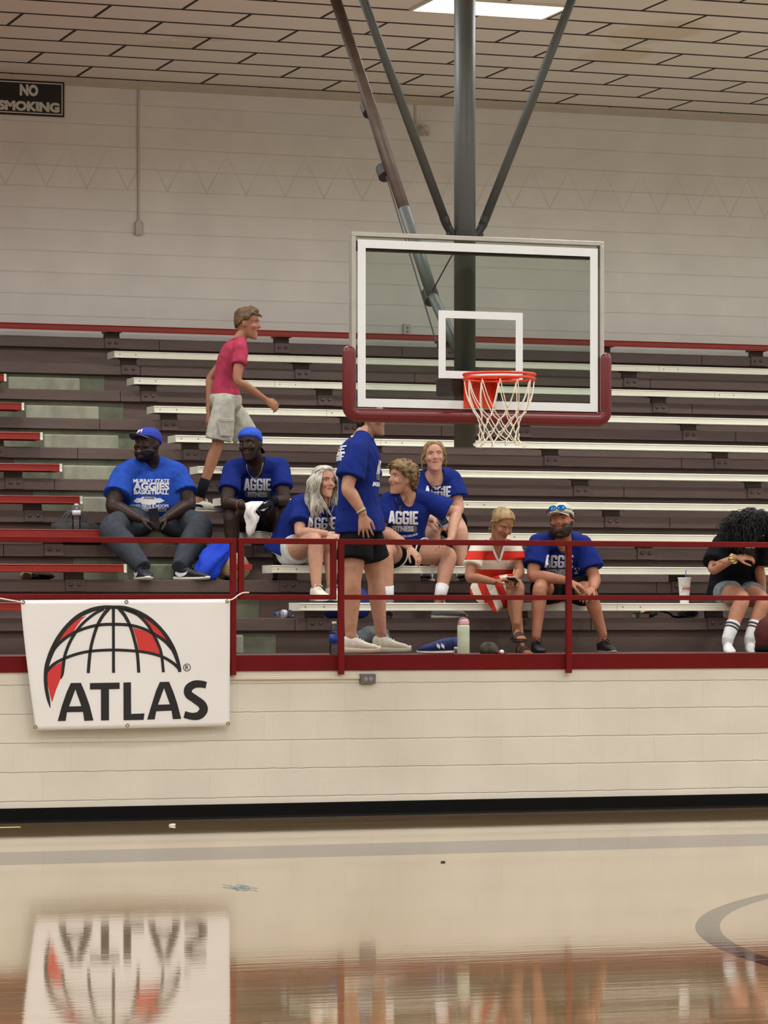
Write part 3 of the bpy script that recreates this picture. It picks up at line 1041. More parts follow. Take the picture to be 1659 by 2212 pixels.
for i in range(12):
    p = knots[-1][i]
    d = V((p.x - RC.x, p.y - RC.y, 0)).normalized()
    c = catmull([tuple(p), tuple(p + d * .02 + V((0, 0, -.03))), tuple(p + d * .035 + V((.008, 0, -.018))), tuple(p + V((.012, 0, -.006)))], 4)
    nb.tube([V(t) for t in c], .0034, 6)
obj('net', nb, M_NET, rim, smooth=True, label='white cord net')

# ================================================================== banner on the railing
M_VINYL = pm('white_vinyl', (236, 236, 236), 0.45, 0.02, 3)
M_INK = pm('black_print', (22, 21, 24), 0.5, 0.1)
M_REDINK = pm('red_print', (206, 52, 48), 0.5, 0.05)
M_GROM = pm('brass_grommet', (150, 140, 120), 0.35, 0.1, metal=0.8)
M_ROPE = pm('white_rope', (226, 220, 204), 0.8, 0.1, 40)
BNY = -.085
def ban_y(X, Z):
    """gentle hang of the sheet; lower left corner swings away"""
    u = (X - 5.2) / 1.5
    v = (1.56 - Z) / .95
    return BNY - .012 * math.sin(3.1 * u + .6) * v - .006 * math.sin(9 * u + 3 * v) * v
def bpt(x, y, off=0.0):
    p = at(x, y, BNY)
    return V((p.x, ban_y(p.x, p.z) - off, p.z))
ban = thing('banner', 'white vinyl banner with a black and red globe over large black letters', 'banner', tuple(at(270, 1297, BNY)))
NB_, MB_n = 48, 30
def ban_px(i, j):
    s, t = i / NB_, j / MB_n
    xl = 45 + 32 * (t ** 1.25)
    xr = 497
    yt = 1296.5 - 2.5 * s - 3 * math.sin(math.pi * s) * 0
    yb2 = 1577.5 - 9 * s
    return xl + (xr - xl) * s, yt + (yb2 - yt) * t
bm_ = MB()
front = [[bpt(*ban_px(i, j)) for i in range(NB_ + 1)] for j in range(MB_n + 1)]
vs = [p for r in front for p in r] + [p + V((0, .0035, 0)) for r in front for p in r]
n1 = NB_ + 1
o2 = n1 * (MB_n + 1)
fs = []
for j in range(MB_n):
    for i in range(NB_):
        a = j * n1 + i
        fs += [(a, a + 1, a + 1 + n1, a + n1), (o2 + a, o2 + a + n1, o2 + a + 1 + n1, o2 + a + 1)]
for i in range(NB_):
    fs += [(i, o2 + i, o2 + i + 1, i + 1), (MB_n * n1 + i, MB_n * n1 + i + 1, o2 + MB_n * n1 + i + 1, o2 + MB_n * n1 + i)]
for j in range(MB_n):
    a, b = j * n1, j * n1 + NB_
    fs += [(a, a + n1, o2 + a + n1, o2 + a), (b, o2 + b, o2 + b + n1, b + n1)]
sheet = obj('sheet', bm_.add(vs, fs), M_VINYL, ban, smooth=True)
def bz(p):  # zoomed banner pixels -> photo pixels
    return 40 + p[0] / 3.53, 1280 + p[1] / 3.53
def on_banner(name, poly, mat, off, label=None):
    vs, fs = gridcut(poly, 40)
    m = MB().add([bpt(*bz(p), off) for p in vs], fs)
    return obj(name, m, mat, sheet, label=label)
for pn_ in ([(515, 178), (470, 192), (420, 225), (360, 285), (310, 350), (270, 425), (330, 375), (405, 322), (440, 262), (480, 208)],
            [(872, 268), (950, 290), (1028, 325), (1055, 395), (1078, 474), (1000, 455), (915, 440), (900, 360)],
            [(938, 180), (1010, 220), (1090, 300), (1168, 412), (1100, 348), (1030, 302), (990, 240)],
            [(332, 526), (330, 590), (322, 650), (285, 740), (254, 838), (235, 770), (218, 690), (217, 605), (270, 560)]):
    on_banner('globe_panel', polys(pn_), M_REDINK, .0012, 'red globe panel')
gb = [ribbon([(240, 878, 5), (226, 815, 24), (210, 735, 27), (204, 655, 28), (209, 585, 32), (225, 520, 36), (256, 440, 40), (300, 350, 34), (365, 262, 32), (450, 185, 34), (545, 137, 34), (640, 114, 30), (725, 112, 26),
              (810, 118, 30), (905, 150, 34), (995, 200, 32), (1070, 265, 28), (1130, 340, 30), (1175, 425, 36), (1205, 500, 30), (1222, 560, 26), (1228, 605, 26)]),
      ribbon([(723, 115, 24), (723, 300, 22), (723, 612, 23)]),
      ribbon([(690, 118, 30), (640, 180, 26), (597, 260, 25), (562, 370, 24), (543, 470, 25), (530, 614, 24)]),
      ribbon([(765, 118, 30), (815, 185, 26), (858, 275, 25), (890, 390, 24), (906, 480, 24), (915, 610, 24)]),
      ribbon([(650, 125, 22), (575, 165, 22), (490, 235, 22), (430, 310, 24), (385, 390, 24), (352, 480, 24), (340, 560, 24), (333, 620, 20), (322, 658, 8)]),
      ribbon([(800, 125, 24), (900, 165, 22), (975, 235, 22), (1025, 315, 24), (1062, 390, 23), (1088, 470, 22), (1103, 608, 22)]),
      ribbon([(248, 455, 30), (310, 385, 26), (400, 318, 25), (500, 275, 24), (610, 248, 24), (723, 242, 24), (840, 248, 24), (940, 272, 24), (1040, 320, 24), (1120, 375, 26), (1180, 440, 30)]),
      ribbon([(205, 608, 26), (270, 545, 24), (350, 502, 23), (450, 467, 23), (560, 446, 22), (723, 438, 22), (890, 446, 22), (1000, 462, 22), (1100, 492, 23), (1180, 540, 24), (1232, 590, 26)])]
on_banner('globe_outline', join_poly(*gb), M_INK, .0020, 'black globe outline')
A1 = polys([(297, 980), (330, 860), (365, 760), (397, 690), (435, 689), (432, 738), (384, 868), (368, 912), (358, 978)], [(435, 689), (474, 688), (505, 760), (540, 860), (569, 975), (500, 978), (490, 910), (478, 866), (432, 738)],
           [(384, 868), (478, 866), (490, 910), (368, 912)])
T1 = polys([(543, 690), (769, 686), (769, 735), (688, 737), (627, 738), (543, 739)], [(627, 738), (688, 737), (687, 974), (626, 975)])
L1 = polys([(798, 686), (855, 684), (855, 925), (797, 973)], [(855, 925), (957, 921), (950, 970), (797, 973)])
A2 = polys([(977, 968), (1010, 860), (1045, 750), (1075, 682), (1110, 681), (1107, 728), (1060, 855), (1047, 905), (1035, 967)], [(1110, 681), (1146, 680), (1180, 760), (1210, 850), (1240, 963), (1175, 965), (1165, 900), (1152, 852), (1107, 728)],
           [(1060, 855), (1152, 852), (1165, 900), (1047, 905)])
S1 = ribbon([(1432, 706, 50), (1392, 698, 54), (1340, 700, 58), (1296, 730, 62), (1296, 775, 62), (1345, 812, 62), (1398, 852, 64), (1412, 895, 66), (1380, 936, 62), (1325, 944, 54), (1264, 930, 52)])
on_banner('lettering', join_poly(A1, T1, L1, A2, S1), M_INK, .0020, 'large black capital letters')
rr = ribbon([(1283 + 27 * math.cos(t * math.pi / 8), 571 + 27 * math.sin(t * math.pi / 8), 5) for t in range(17)], 3)
Rl = fit_poly(text_poly('R', 1, .01), 1270, 1297, 588, 554)
on_banner('trade_mark', join_poly(rr, Rl), M_INK, .0022)
for (x, y) in ((50, 1301), (273, 1300), (491, 1299), (75.5, 1570), (274, 1567), (493.5, 1563)):
    p = bpt(x, y, .001)
    obj('grommet', MB().torus(p, (0, 1, 0), .011, .004, 16, 6), M_GROM, sheet, smooth=True)
ra = MB()
c = catmull([tuple(bpt(492, 1298, .004)), tuple(at(505, 1293, -.075)), tuple(at(514, 1286, -.07)), tuple(at(524, 1281, -.062)), tuple(at(537, 1280, -.06))], 5)
ra.tube([V(q) for q in c], .005, 8, True, True)
c = catmull([tuple(bpt(49, 1301, .004)), tuple(at(25, 1297, -.075)), tuple(at(2, 1293, -.07)), tuple(at(-12, 1291, -.06))], 5)
ra.tube([V(q) for q in c], .005, 8, True, True)
obj('tie_rope', ra, M_ROPE, ban, smooth=True, label='white tie rope')

# ================================================================== things on the walls
M_SIGN = pm('sign_black', (20, 20, 22), 0.45, 0.15)
M_SIGNW = pm('sign_white', (206, 204, 198), 0.5, 0.04)
s_a, s_b = at(138, 178, WALL_Y), at(138, 254, WALL_Y)
sx1, sz1, sz0 = s_a.x, s_a.z, s_b.z
swd = .90
sg = thing('no_smoking_sign', 'black NO SMOKING sign with white letters high on the back wall', 'sign', (sx1 - swd / 2, WALL_Y, (sz0 + sz1) / 2))
obj('board', MB().box(sx1 - swd, sx1, WALL_Y - .02, WALL_Y - .0008, sz0, sz1), M_SIGN, sg, bevel=.002)
fb = MB()
frame_rect(fb, sx1 - swd + .018, sx1 - .018, sz0 + .018, sz1 - .018, .01, WALL_Y - .0225, WALL_Y - .02)
obj('border', fb, M_SIGNW, sg)
yl = WALL_Y - .0225
def sign_line(txt, pa, pb):
    a, b = at(*pa, WALL_Y), at(*pb, WALL_Y)
    vs, fs = fit_poly(text_poly(txt, 1, .06), a.x, b.x, b.z, a.z)
    return MB().add([(x, yl, z) for x, z in vs], fs)
obj('lettering', sign_line('NO', (41.5, 182), (81.5, 209.5)), M_SIGNW, sg)
g_ = at(-14, 212, WALL_Y)
obj('lettering', sign_line('SMOKING', (-5, 216), (127.5, 244.5)), M_SIGNW, sg)

M_COND = pm('conduit_paint', (196, 190, 180), 0.55, 0.06)
c0, c1, c2 = at(299, 175, WALL_Y), at(299, 480, WALL_Y), at(299, 508, WALL_Y)
cd = thing('wall_conduit', 'painted conduit dropping from the ceiling to a small wall box left of the hoop', 'conduit', (c0.x, WALL_Y, c1.z))
obj('channel', MB().box(c0.x - .011, c0.x + .011, WALL_Y - .018, WALL_Y - .001, c1.z, CEIL_Z - .08), M_COND, cd, bevel=.003)
obj('box', MB().add([(c0.x - .036, WALL_Y - .001, c2.z), (c0.x + .036, WALL_Y - .001, c2.z), (c0.x + .036, WALL_Y - .001, c1.z - .01), (c0.x + .015, WALL_Y - .001, c1.z + .015), (c0.x - .015, WALL_Y - .001, c1.z + .015), (c0.x - .036, WALL_Y - .001, c1.z - .01),
                     (c0.x - .036, WALL_Y - .045, c2.z), (c0.x + .036, WALL_Y - .045, c2.z), (c0.x + .036, WALL_Y - .045, c1.z - .01), (c0.x + .015, WALL_Y - .03, c1.z + .015), (c0.x - .015, WALL_Y - .03, c1.z + .015), (c0.x - .036, WALL_Y - .045, c1.z - .01)],
                    [(0, 1, 2, 3, 4, 5), (6, 11, 10, 9, 8, 7), (0, 6, 7, 1), (1, 7, 8, 2), (2, 8, 9, 3), (3, 9, 10, 4), (4, 10, 11, 5), (5, 11, 6, 0)]), M_COND, cd)
p0, p1 = at(897, 212, WALL_Y), at(905, 285, WALL_Y)
sp_ = thing('wall_horn', 'small round horn on a conduit high on the back wall behind the hoop', 'horn', (p1.x, WALL_Y, p1.z))
obj('channel', MB().box(p0.x - .009, p0.x + .009, WALL_Y - .016, WALL_Y - .001, p1.z + .07, CEIL_Z - .08), M_COND, sp_)
obj('housing', MB().box(p0.x - .03, p0.x + .05, WALL_Y - .05, WALL_Y - .001, p1.z - .05, p1.z + .07), M_COND, sp_, bevel=.006)
obj('bell', MB().lathe([(.012, 0), (.045, .01), (.05, .05), (.056, .075), (.048, .075), (.03, .03), (0, .03)], (p1.x + .0, WALL_Y - .05, p1.z), (.55, -.8, .0), 24), M_COND, sp_, smooth=True)

M_STEEL = pm('steel_plate', (120, 120, 124), 0.35, 0.06, metal=0.7)
M_SOCK = pm('socket_grey', (150, 146, 138), 0.5, 0.05)
def outlet(p, wallY, label, horiz, mplate):
    o = thing('power_outlet', label, 'outlet', (p.x, wallY, p.z))
    w, h = (.058, .036) if horiz else (.036, .058)
    obj('plate', MB().box(p.x - w, p.x + w, wallY - .04, wallY - .001, p.z - h, p.z + h), mplate, o, bevel=.004)
    for s in (-1, 1):
        dx, dz = (.02 * s, 0) if horiz else (0, .02 * s)
        q = V((p.x + dx, wallY - .04, p.z + dz))
        so = obj('socket', MB().lathe([(0, 0), (.015, 0), (.015, .003), (0, .003)], q, (0, -1, 0), 16), M_SOCK, o)
        obj('slot', MB().box(q.x - .006, q.x - .004, q.y - .0042, q.y - .002, q.z - .004, q.z + .006).box(q.x + .004, q.x + .006, q.y - .0042, q.y - .002, q.z - .004, q.z + .006), M_SIGN, so)
    return o
o1 = outlet(at(792, 1466, 0), 0, 'grey steel power outlet on the low wall just under the red kerb', True, M_STEEL)
pa = at(776, 1463, 0)
obj('cable_channel', MB().box(5.35, pa.x, -.018, -.001, pa.z - .012, pa.z + .012), pm('channel_paint', (216, 206, 186), 0.5, 0.04), o1, bevel=.003)
outlet(at(877, 713, WALL_Y), WALL_Y, 'pale power outlet on the back wall above the red bench, seen through the backboard', False, M_COND)

# ================================================================== people
def remesh(mb, voxel, sm=4):
    me = mb.mesh('tmp')
    o = bpy.data.objects.new('tmp', me)
    COL.objects.link(o)
    md = o.modifiers.new('r', 'REMESH')
    md.mode = 'VOXEL'
    md.voxel_size = voxel
    dg = bpy.context.evaluated_depsgraph_get()
    me2 = bpy.data.meshes.new_from_object(o.evaluated_get(dg))
    n = len(me2.vertices)
    v = np.empty(n * 3)
    me2.vertices.foreach_get('co', v)
    v = v.reshape(-1, 3)
    f = [tuple(p.vertices) for p in me2.polygons]
    e = np.empty(len(me2.edges) * 2, int)
    me2.edges.foreach_get('vertices', e)
    e = e.reshape(-1, 2)
    bpy.data.objects.remove(o)
    bpy.data.meshes.remove(me)
    bpy.data.meshes.remove(me2)
    v = relax(v, e, sm)
    return v, f, e


def relax(v, e, sm, mask=None):
    cnt = np.bincount(e.ravel(), minlength=len(v)).reshape(-1, 1)
    for _ in range(sm):
        a = np.zeros_like(v)
        np.add.at(a, e[:, 0], v[e[:, 1]])
        np.add.at(a, e[:, 1], v[e[:, 0]])
        nv = v + 0.5 * (a / np.maximum(cnt, 1) - v)
        v = nv if mask is None else np.where(mask[:, None], nv, v)
    return v


def normals(v, f):
    t = np.array([q[:3] for q in f])
    n = np.cross(v[t[:, 1]] - v[t[:, 0]], v[t[:, 2]] - v[t[:, 0]])
    out = np.zeros_like(v)
    for k in range(3):
        np.add.at(out, t[:, k], n)
    return out / (np.linalg.norm(out, axis=1, keepdims=True) + 1e-12)


def vf_mesh(name, v, f, shift, col=None, attr=None):
    me = bpy.data.meshes.new(name)
    s = np.array(shift)
    me.from_pydata((v - s).tolist(), [], f)
    me.polygons.foreach_set('use_smooth', [True] * len(me.polygons))
    if col is not None:
        a = me.color_attributes.new('Col', 'FLOAT_COLOR', 'POINT')
        c = np.ones((len(v), 4))
        c[:, :3] = col
        a.data.foreach_set('color', c.ravel())
    if attr is not None:
        a = me.attributes.new('stripe', 'FLOAT', 'POINT')
        a.data.foreach_set('value', attr)
    return me


def skin_mat():
    m, nt, b = newmat('skin')
    L = nt.links.new
    at_ = nd(nt, 'ShaderNodeVertexColor')
    at_.layer_name = 'Col'
    geo = nd(nt, 'ShaderNodeNewGeometry')
    nz = nd(nt, 'ShaderNodeTexNoise')
    nz.inputs['Scale'].default_value = 35
    nz.inputs['Detail'].default_value = 4
    L(geo.outputs['Position'], nz.inputs['Vector'])
    mr = nd(nt, 'ShaderNodeMapRange')
    mr.inputs['From Min'].default_value = 0.3; mr.inputs['From Max'].default_value = 0.7
    mr.inputs['To Min'].default_value = 0.9; mr.inputs['To Max'].default_value = 1.08
    L(nz.outputs[0], mr.inputs[0])
    cb = nd(nt, 'ShaderNodeCombineXYZ')
    for i in range(3):
        L(mr.outputs[0], cb.inputs[i])
    mx = nd(nt, 'ShaderNodeMix', data_type='RGBA', blend_type='MULTIPLY')
    mx.inputs[0].default_value = 1
    L(at_.outputs[0], mx.inputs[6]); L(cb.outputs[0], mx.inputs[7])
    L(mx.outputs[2], b.inputs['Base Color'])
    b.inputs['Roughness'].default_value = 0.48
    b.inputs['Specular IOR Level'].default_value = 0.25
    return m


def cloth_mat(name, col, rough=0.85, var=0.08):
    return pm(name, col, rough, var, 22, 0.55, 16, spec=0.15)


def hair_mat(name, c1, c2):
    return pm(name, c1, 0.5, 0.1, 26, 0.5, 120, spec=0.35, stretch=(1, 1, .45), col2=c2)


M_SKIN = skin_mat()
M_BLUE = cloth_mat('royal_blue_cotton', (21, 40, 116))
M_HEATH = cloth_mat('heather_blue_cotton', (38, 76, 172), var=.16)
M_PRINT = pm('white_shirt_print', (228, 230, 236), 0.7, 0.04, 20)
M_PRINTG = pm('grey_shirt_print', (92, 94, 104), 0.7, 0.08, 40)
M_BLACKC = cloth_mat('black_cloth', (17, 18, 22), var=.2)
M_CHAR = cloth_mat('charcoal_cloth', (58, 62, 70), var=.18)
M_GREYC = cloth_mat('grey_marl_cloth', (178, 176, 164), var=.18)
M_PINK = cloth_mat('rose_cotton', (166, 58, 82), var=.16)
M_EYEW = pm('eye_white', (220, 214, 206), 0.25, 0.02)
M_IRIS = pm('iris_dark', (44, 32, 26), 0.2, 0.1)
M_SOLEW = pm('white_sole', (226, 222, 210), 0.6, 0.05)
M_SOCKW = cloth_mat('white_sock', (224, 224, 226))
M_SOCKG = cloth_mat('sock_stripe', (70, 72, 78))
M_SHOEB = pm('black_shoe', (22, 23, 28), 0.6, 0.2, 20, .2)
M_SHOEC = pm('cream_shoe', (206, 200, 184), 0.75, 0.1, 40, .3, 120)
M_LACE = pm('shoe_lace', (224, 218, 204), 0.8, 0.05)
M_GOLD = pm('gold_chain', (150, 120, 60), 0.3, 0.1, metal=.9)
M_SILVER = pm('silver_chain', (180, 178, 172), 0.3, 0.1, metal=.9)
HAIRS = {'brown': hair_mat('brown_hair', (72, 54, 36), (118, 94, 64)), 'black': hair_mat('black_hair', (7, 6, 7), (20, 18, 18)),
         'grey': hair_mat('silver_hair', (150, 144, 130), (226, 222, 210)), 'blond': hair_mat('blond_hair', (112, 88, 56), (184, 156, 110)),
         'curl': hair_mat('curly_brown_hair', (84, 64, 40), (150, 124, 84)), 'beard': hair_mat('dark_beard', (34, 24, 20), (62, 44, 34))}
LIGHT, TAN, DARK = (190, 143, 119), (160, 112, 85), (50, 34, 27)


class Head:
    def __init__(s, c, yaw, pitch, roll, hs):
        y, p, r = math.radians(yaw), math.radians(pitch), math.radians(roll)
        fh = TOCAM * math.cos(y) + CAMR * math.sin(y)
        s.f = (fh * math.cos(p) + UP * math.sin(p)).normalized()
        u = (UP * math.cos(p) - fh * math.sin(p)).normalized()
        l = u.cross(s.f)
        s.u = (u * math.cos(r) + l * math.sin(r)).normalized()
        s.l = s.u.cross(s.f).normalized()
        s.c, s.h = c, hs

    def p(s, f, l, u):
        return s.c + (s.f * f + s.l * l + s.u * u) * s.h

    def loc(s, v):
        d = (v - np.array(s.c)) / s.h
        return d @ np.array(s.f), d @ np.array(s.l), d @ np.array(s.u)

    def dir(s, az, el):
        a, e = math.radians(az), math.radians(el)
        return (s.f * (math.cos(a) * math.cos(e)) + s.l * (math.sin(a) * math.cos(e)) + s.u * math.sin(e)).normalized()


def head_mb(m, H, fem=False, wide=1.0, mouth=0.0, fat=0.0):
    prof = [(-.118, .018, .02, .072), (-.110, .032, .038, .058), (-.095, .043, .058, .036), (-.072, .054, .073, .020), (-.045, .062, .084, .008), (-.012, .069, .091, .002),
            (.022, .073, .095, -.002), (.055, .074, .095, -.004), (.082, .067, .086, -.006), (.102, .050, .065, -.008), (.113, .028, .037, -.008)]
    R = []
    for (u, hw, hd, cf) in prof:
        k = wide * (1 + (fat if u < -.03 else fat * .4)) * (.96 if fem and u < -.04 else 1)
        R.append([H.p(cf + hd * math.cos(2 * math.pi * i / 24), hw * k * math.sin(2 * math.pi * i / 24), u) for i in range(24)])
    m.rings(R)
    hs = H.h
    m.tube([H.p(.082, 0, .030), H.p(.092, 0, .012), H.p(.104, 0, -.010), H.p(.106, 0, -.016)], [.009 * hs, .0095 * hs, .012 * hs, .012 * hs], 10, True, True)
    for s in (-1, 1):
        m.sph(H.p(.094, .012 * s, -.017), .0085 * hs, 8, 6)
        m.ell(H.p(.062, .040 * s * wide, -.018), H.f * .028 * hs, H.l * .024 * hs, H.u * .024 * hs, 12, 8)
        m.tube([H.p(.087, .012 * s, .034), H.p(.083, .032 * s, .037), H.p(.066, .052 * s * wide, .030)], [.008 * hs, .009 * hs, .008 * hs], 8, True, True)
        m.ell(H.p(-.006, .076 * s * wide, -.006), H.f * .017 * hs + H.l * (-.004 * s * hs), H.l * .009 * hs * s, H.u * .031 * hs, 10, 8)
        m.ell(H.p(-.012, .083 * s * wide, .002), H.f * .014 * hs, H.l * .007 * hs * s, H.u * .024 * hs, 10, 8)
    m.tube([H.p(.076, -.024, -.046), H.p(.0905, -.008, -.0445), H.p(.0905, .008, -.0445), H.p(.076, .024, -.046)], .0062 * hs, 8, True, True)
    m.tube([H.p(.072, -.022, -.057 - mouth), H.p(.087, -.007, -.060 - mouth), H.p(.087, .007, -.060 - mouth), H.p(.072, .022, -.057 - mouth)], .0068 * hs, 8, True, True)
    m.ell(H.p(.070, 0, -.098), H.f * .022 * hs, H.l * .022 * hs, H.u * .018 * hs, 10, 8)


def hand_mb(m, w, tip, pn, ts=1, curl=.5, s=1.0, spread=.1):
    d = (tip - w).normalized()
    n = pn - d * pn.dot(d)
    n = n.normalized() if n.length > 1e-5 else d.orthogonal().normalized()
    a = d.cross(n)
    R = []
    for (q, hw, ht) in ((-.02, .024, .019), (.01, .030, .018), (.045, .040, .017), (.08, .043, .015), (.1, .040, .011)):
        c = w + d * (q * s)
        R.append([c + a * (hw * s * math.cos(2 * math.pi * i / 16)) + n * (ht * s * math.sin(2 * math.pi * i / 16)) for i in range(16)])
    m.rings(R)
    for i, Ln in enumerate((.078, .086, .080, .062)):
        o = (i - 1.5) * ts
        b = w + d * (.088 - .004 * abs(i - 1.4)) * s + a * (o * .0215 * s)
        pts = [b]
        ang = 0.0
        for sg, c in ((.46, .45), (.31, 1.0), (.23, .7)):
            ang += curl * c
            dd = (d * math.cos(ang) + n * math.sin(ang) + a * (o * spread)).normalized()
            b = b + dd * (Ln * sg * s)
            pts.append(b)
        m.tube(pts, [.0092 * s, .0090 * s, .0084 * s, .0074 * s], 10, True, True)
    b = w + d * (.028 * s) - a * (.026 * s * ts) + n * (.006 * s)
    d1 = (d * .72 - a * (.62 * ts) + n * .35).normalized()
    d2 = (d * .88 - a * (.2 * ts) + n * .4).normalized()
    m.tube([b, b + d1 * (.042 * s), b + d1 * (.042 * s) + d2 * (.034 * s), b + d1 * (.042 * s) + d2 * (.056 * s)], [.0135 * s, .0115 * s, .0100 * s, .0082 * s], 10, True, True)


def limb(m, pts, rad, k=5, **kw):
    """tapering limb: points with radii, smoothly interpolated"""
    c = catmull([tuple(p) + (r,) for p, r in zip(pts, rad)], k)
    m.tube([V(q[:3]) for q in c], [max(.004, q[3]) for q in c], 16, **kw)


def lerp(a, b, t):
    return a + (b - a) * t


class Fig:
    pass


def torso_rings(g, grow=0.0, t0=-.14, belly=True, top=1.0, drop=0.0):
    """ellipses up the trunk; grow enlarges for clothing"""
    B = g.B
    sec = [(-.16, B['hw'] * .72, B['hd'] * .72, 0), (-.08, B['hw'] * .94, B['hd'] * .95, 0), (.04, B['hw'], B['hd'], .1), (.22, B['ww'] * 1.0, B['wd'], .5), (.38, B['ww'] * .98, B['wd'], 1.0), (.55, (B['ww'] + B['cw']) / 2, (B['wd'] + B['cd']) / 2, .7),
           (.72, B['cw'], B['cd'], .2), (.84, B['cw'] * 1.02, B['cd'] * .9, 0), (.92, B['cw'] * .86, B['cd'] * .72, 0), (.97, B['cw'] * .58, B['cd'] * .56, 0), (1.02, .072, .070, 0)]
    out = []
    for (t, w, d, bl_) in sec:
        if t < t0 or t > top:
            continue
        out.append(ring_at(g, t, w + grow, d + grow, bl_ * B.get('belly', 0) if belly else 0))
    return out


def ring_at(g, t, w, d, fo=0.0, n=28, pw=2.4):
    c, tg = spine(g, t)
    tt = min(1, max(0, t))
    s = (g.sB * (1 - tt) + g.sT * tt)
    s = (s - tg * s.dot(tg)).normalized()
    f = s.cross(tg)
    c = c + f * fo
    R = []
    for i in range(n):
        a = 2 * math.pi * i / n
        ca, sa = math.cos(a), math.sin(a)
        R.append(c + s * (w * math.copysign(abs(ca) ** (2 / pw), ca)) + f * (d * math.copysign(abs(sa) ** (2 / pw), sa)))
    return R


def spine(g, t):
    p0, p1, p2 = g.pel, g.mid, g.neck
    def q(t):
        if t < 0:
            d = (p1 - p0) * 2
            return p0 + d * t
        return p0 * ((1 - t) ** 2) + (p1 * 2 - (p0 + p2) / 2) * (2 * t * (1 - t)) + p2 * (t * t)
    c = q(t)
    tg = (q(t + .03) - q(t - .03)).normalized()
    return c, tg


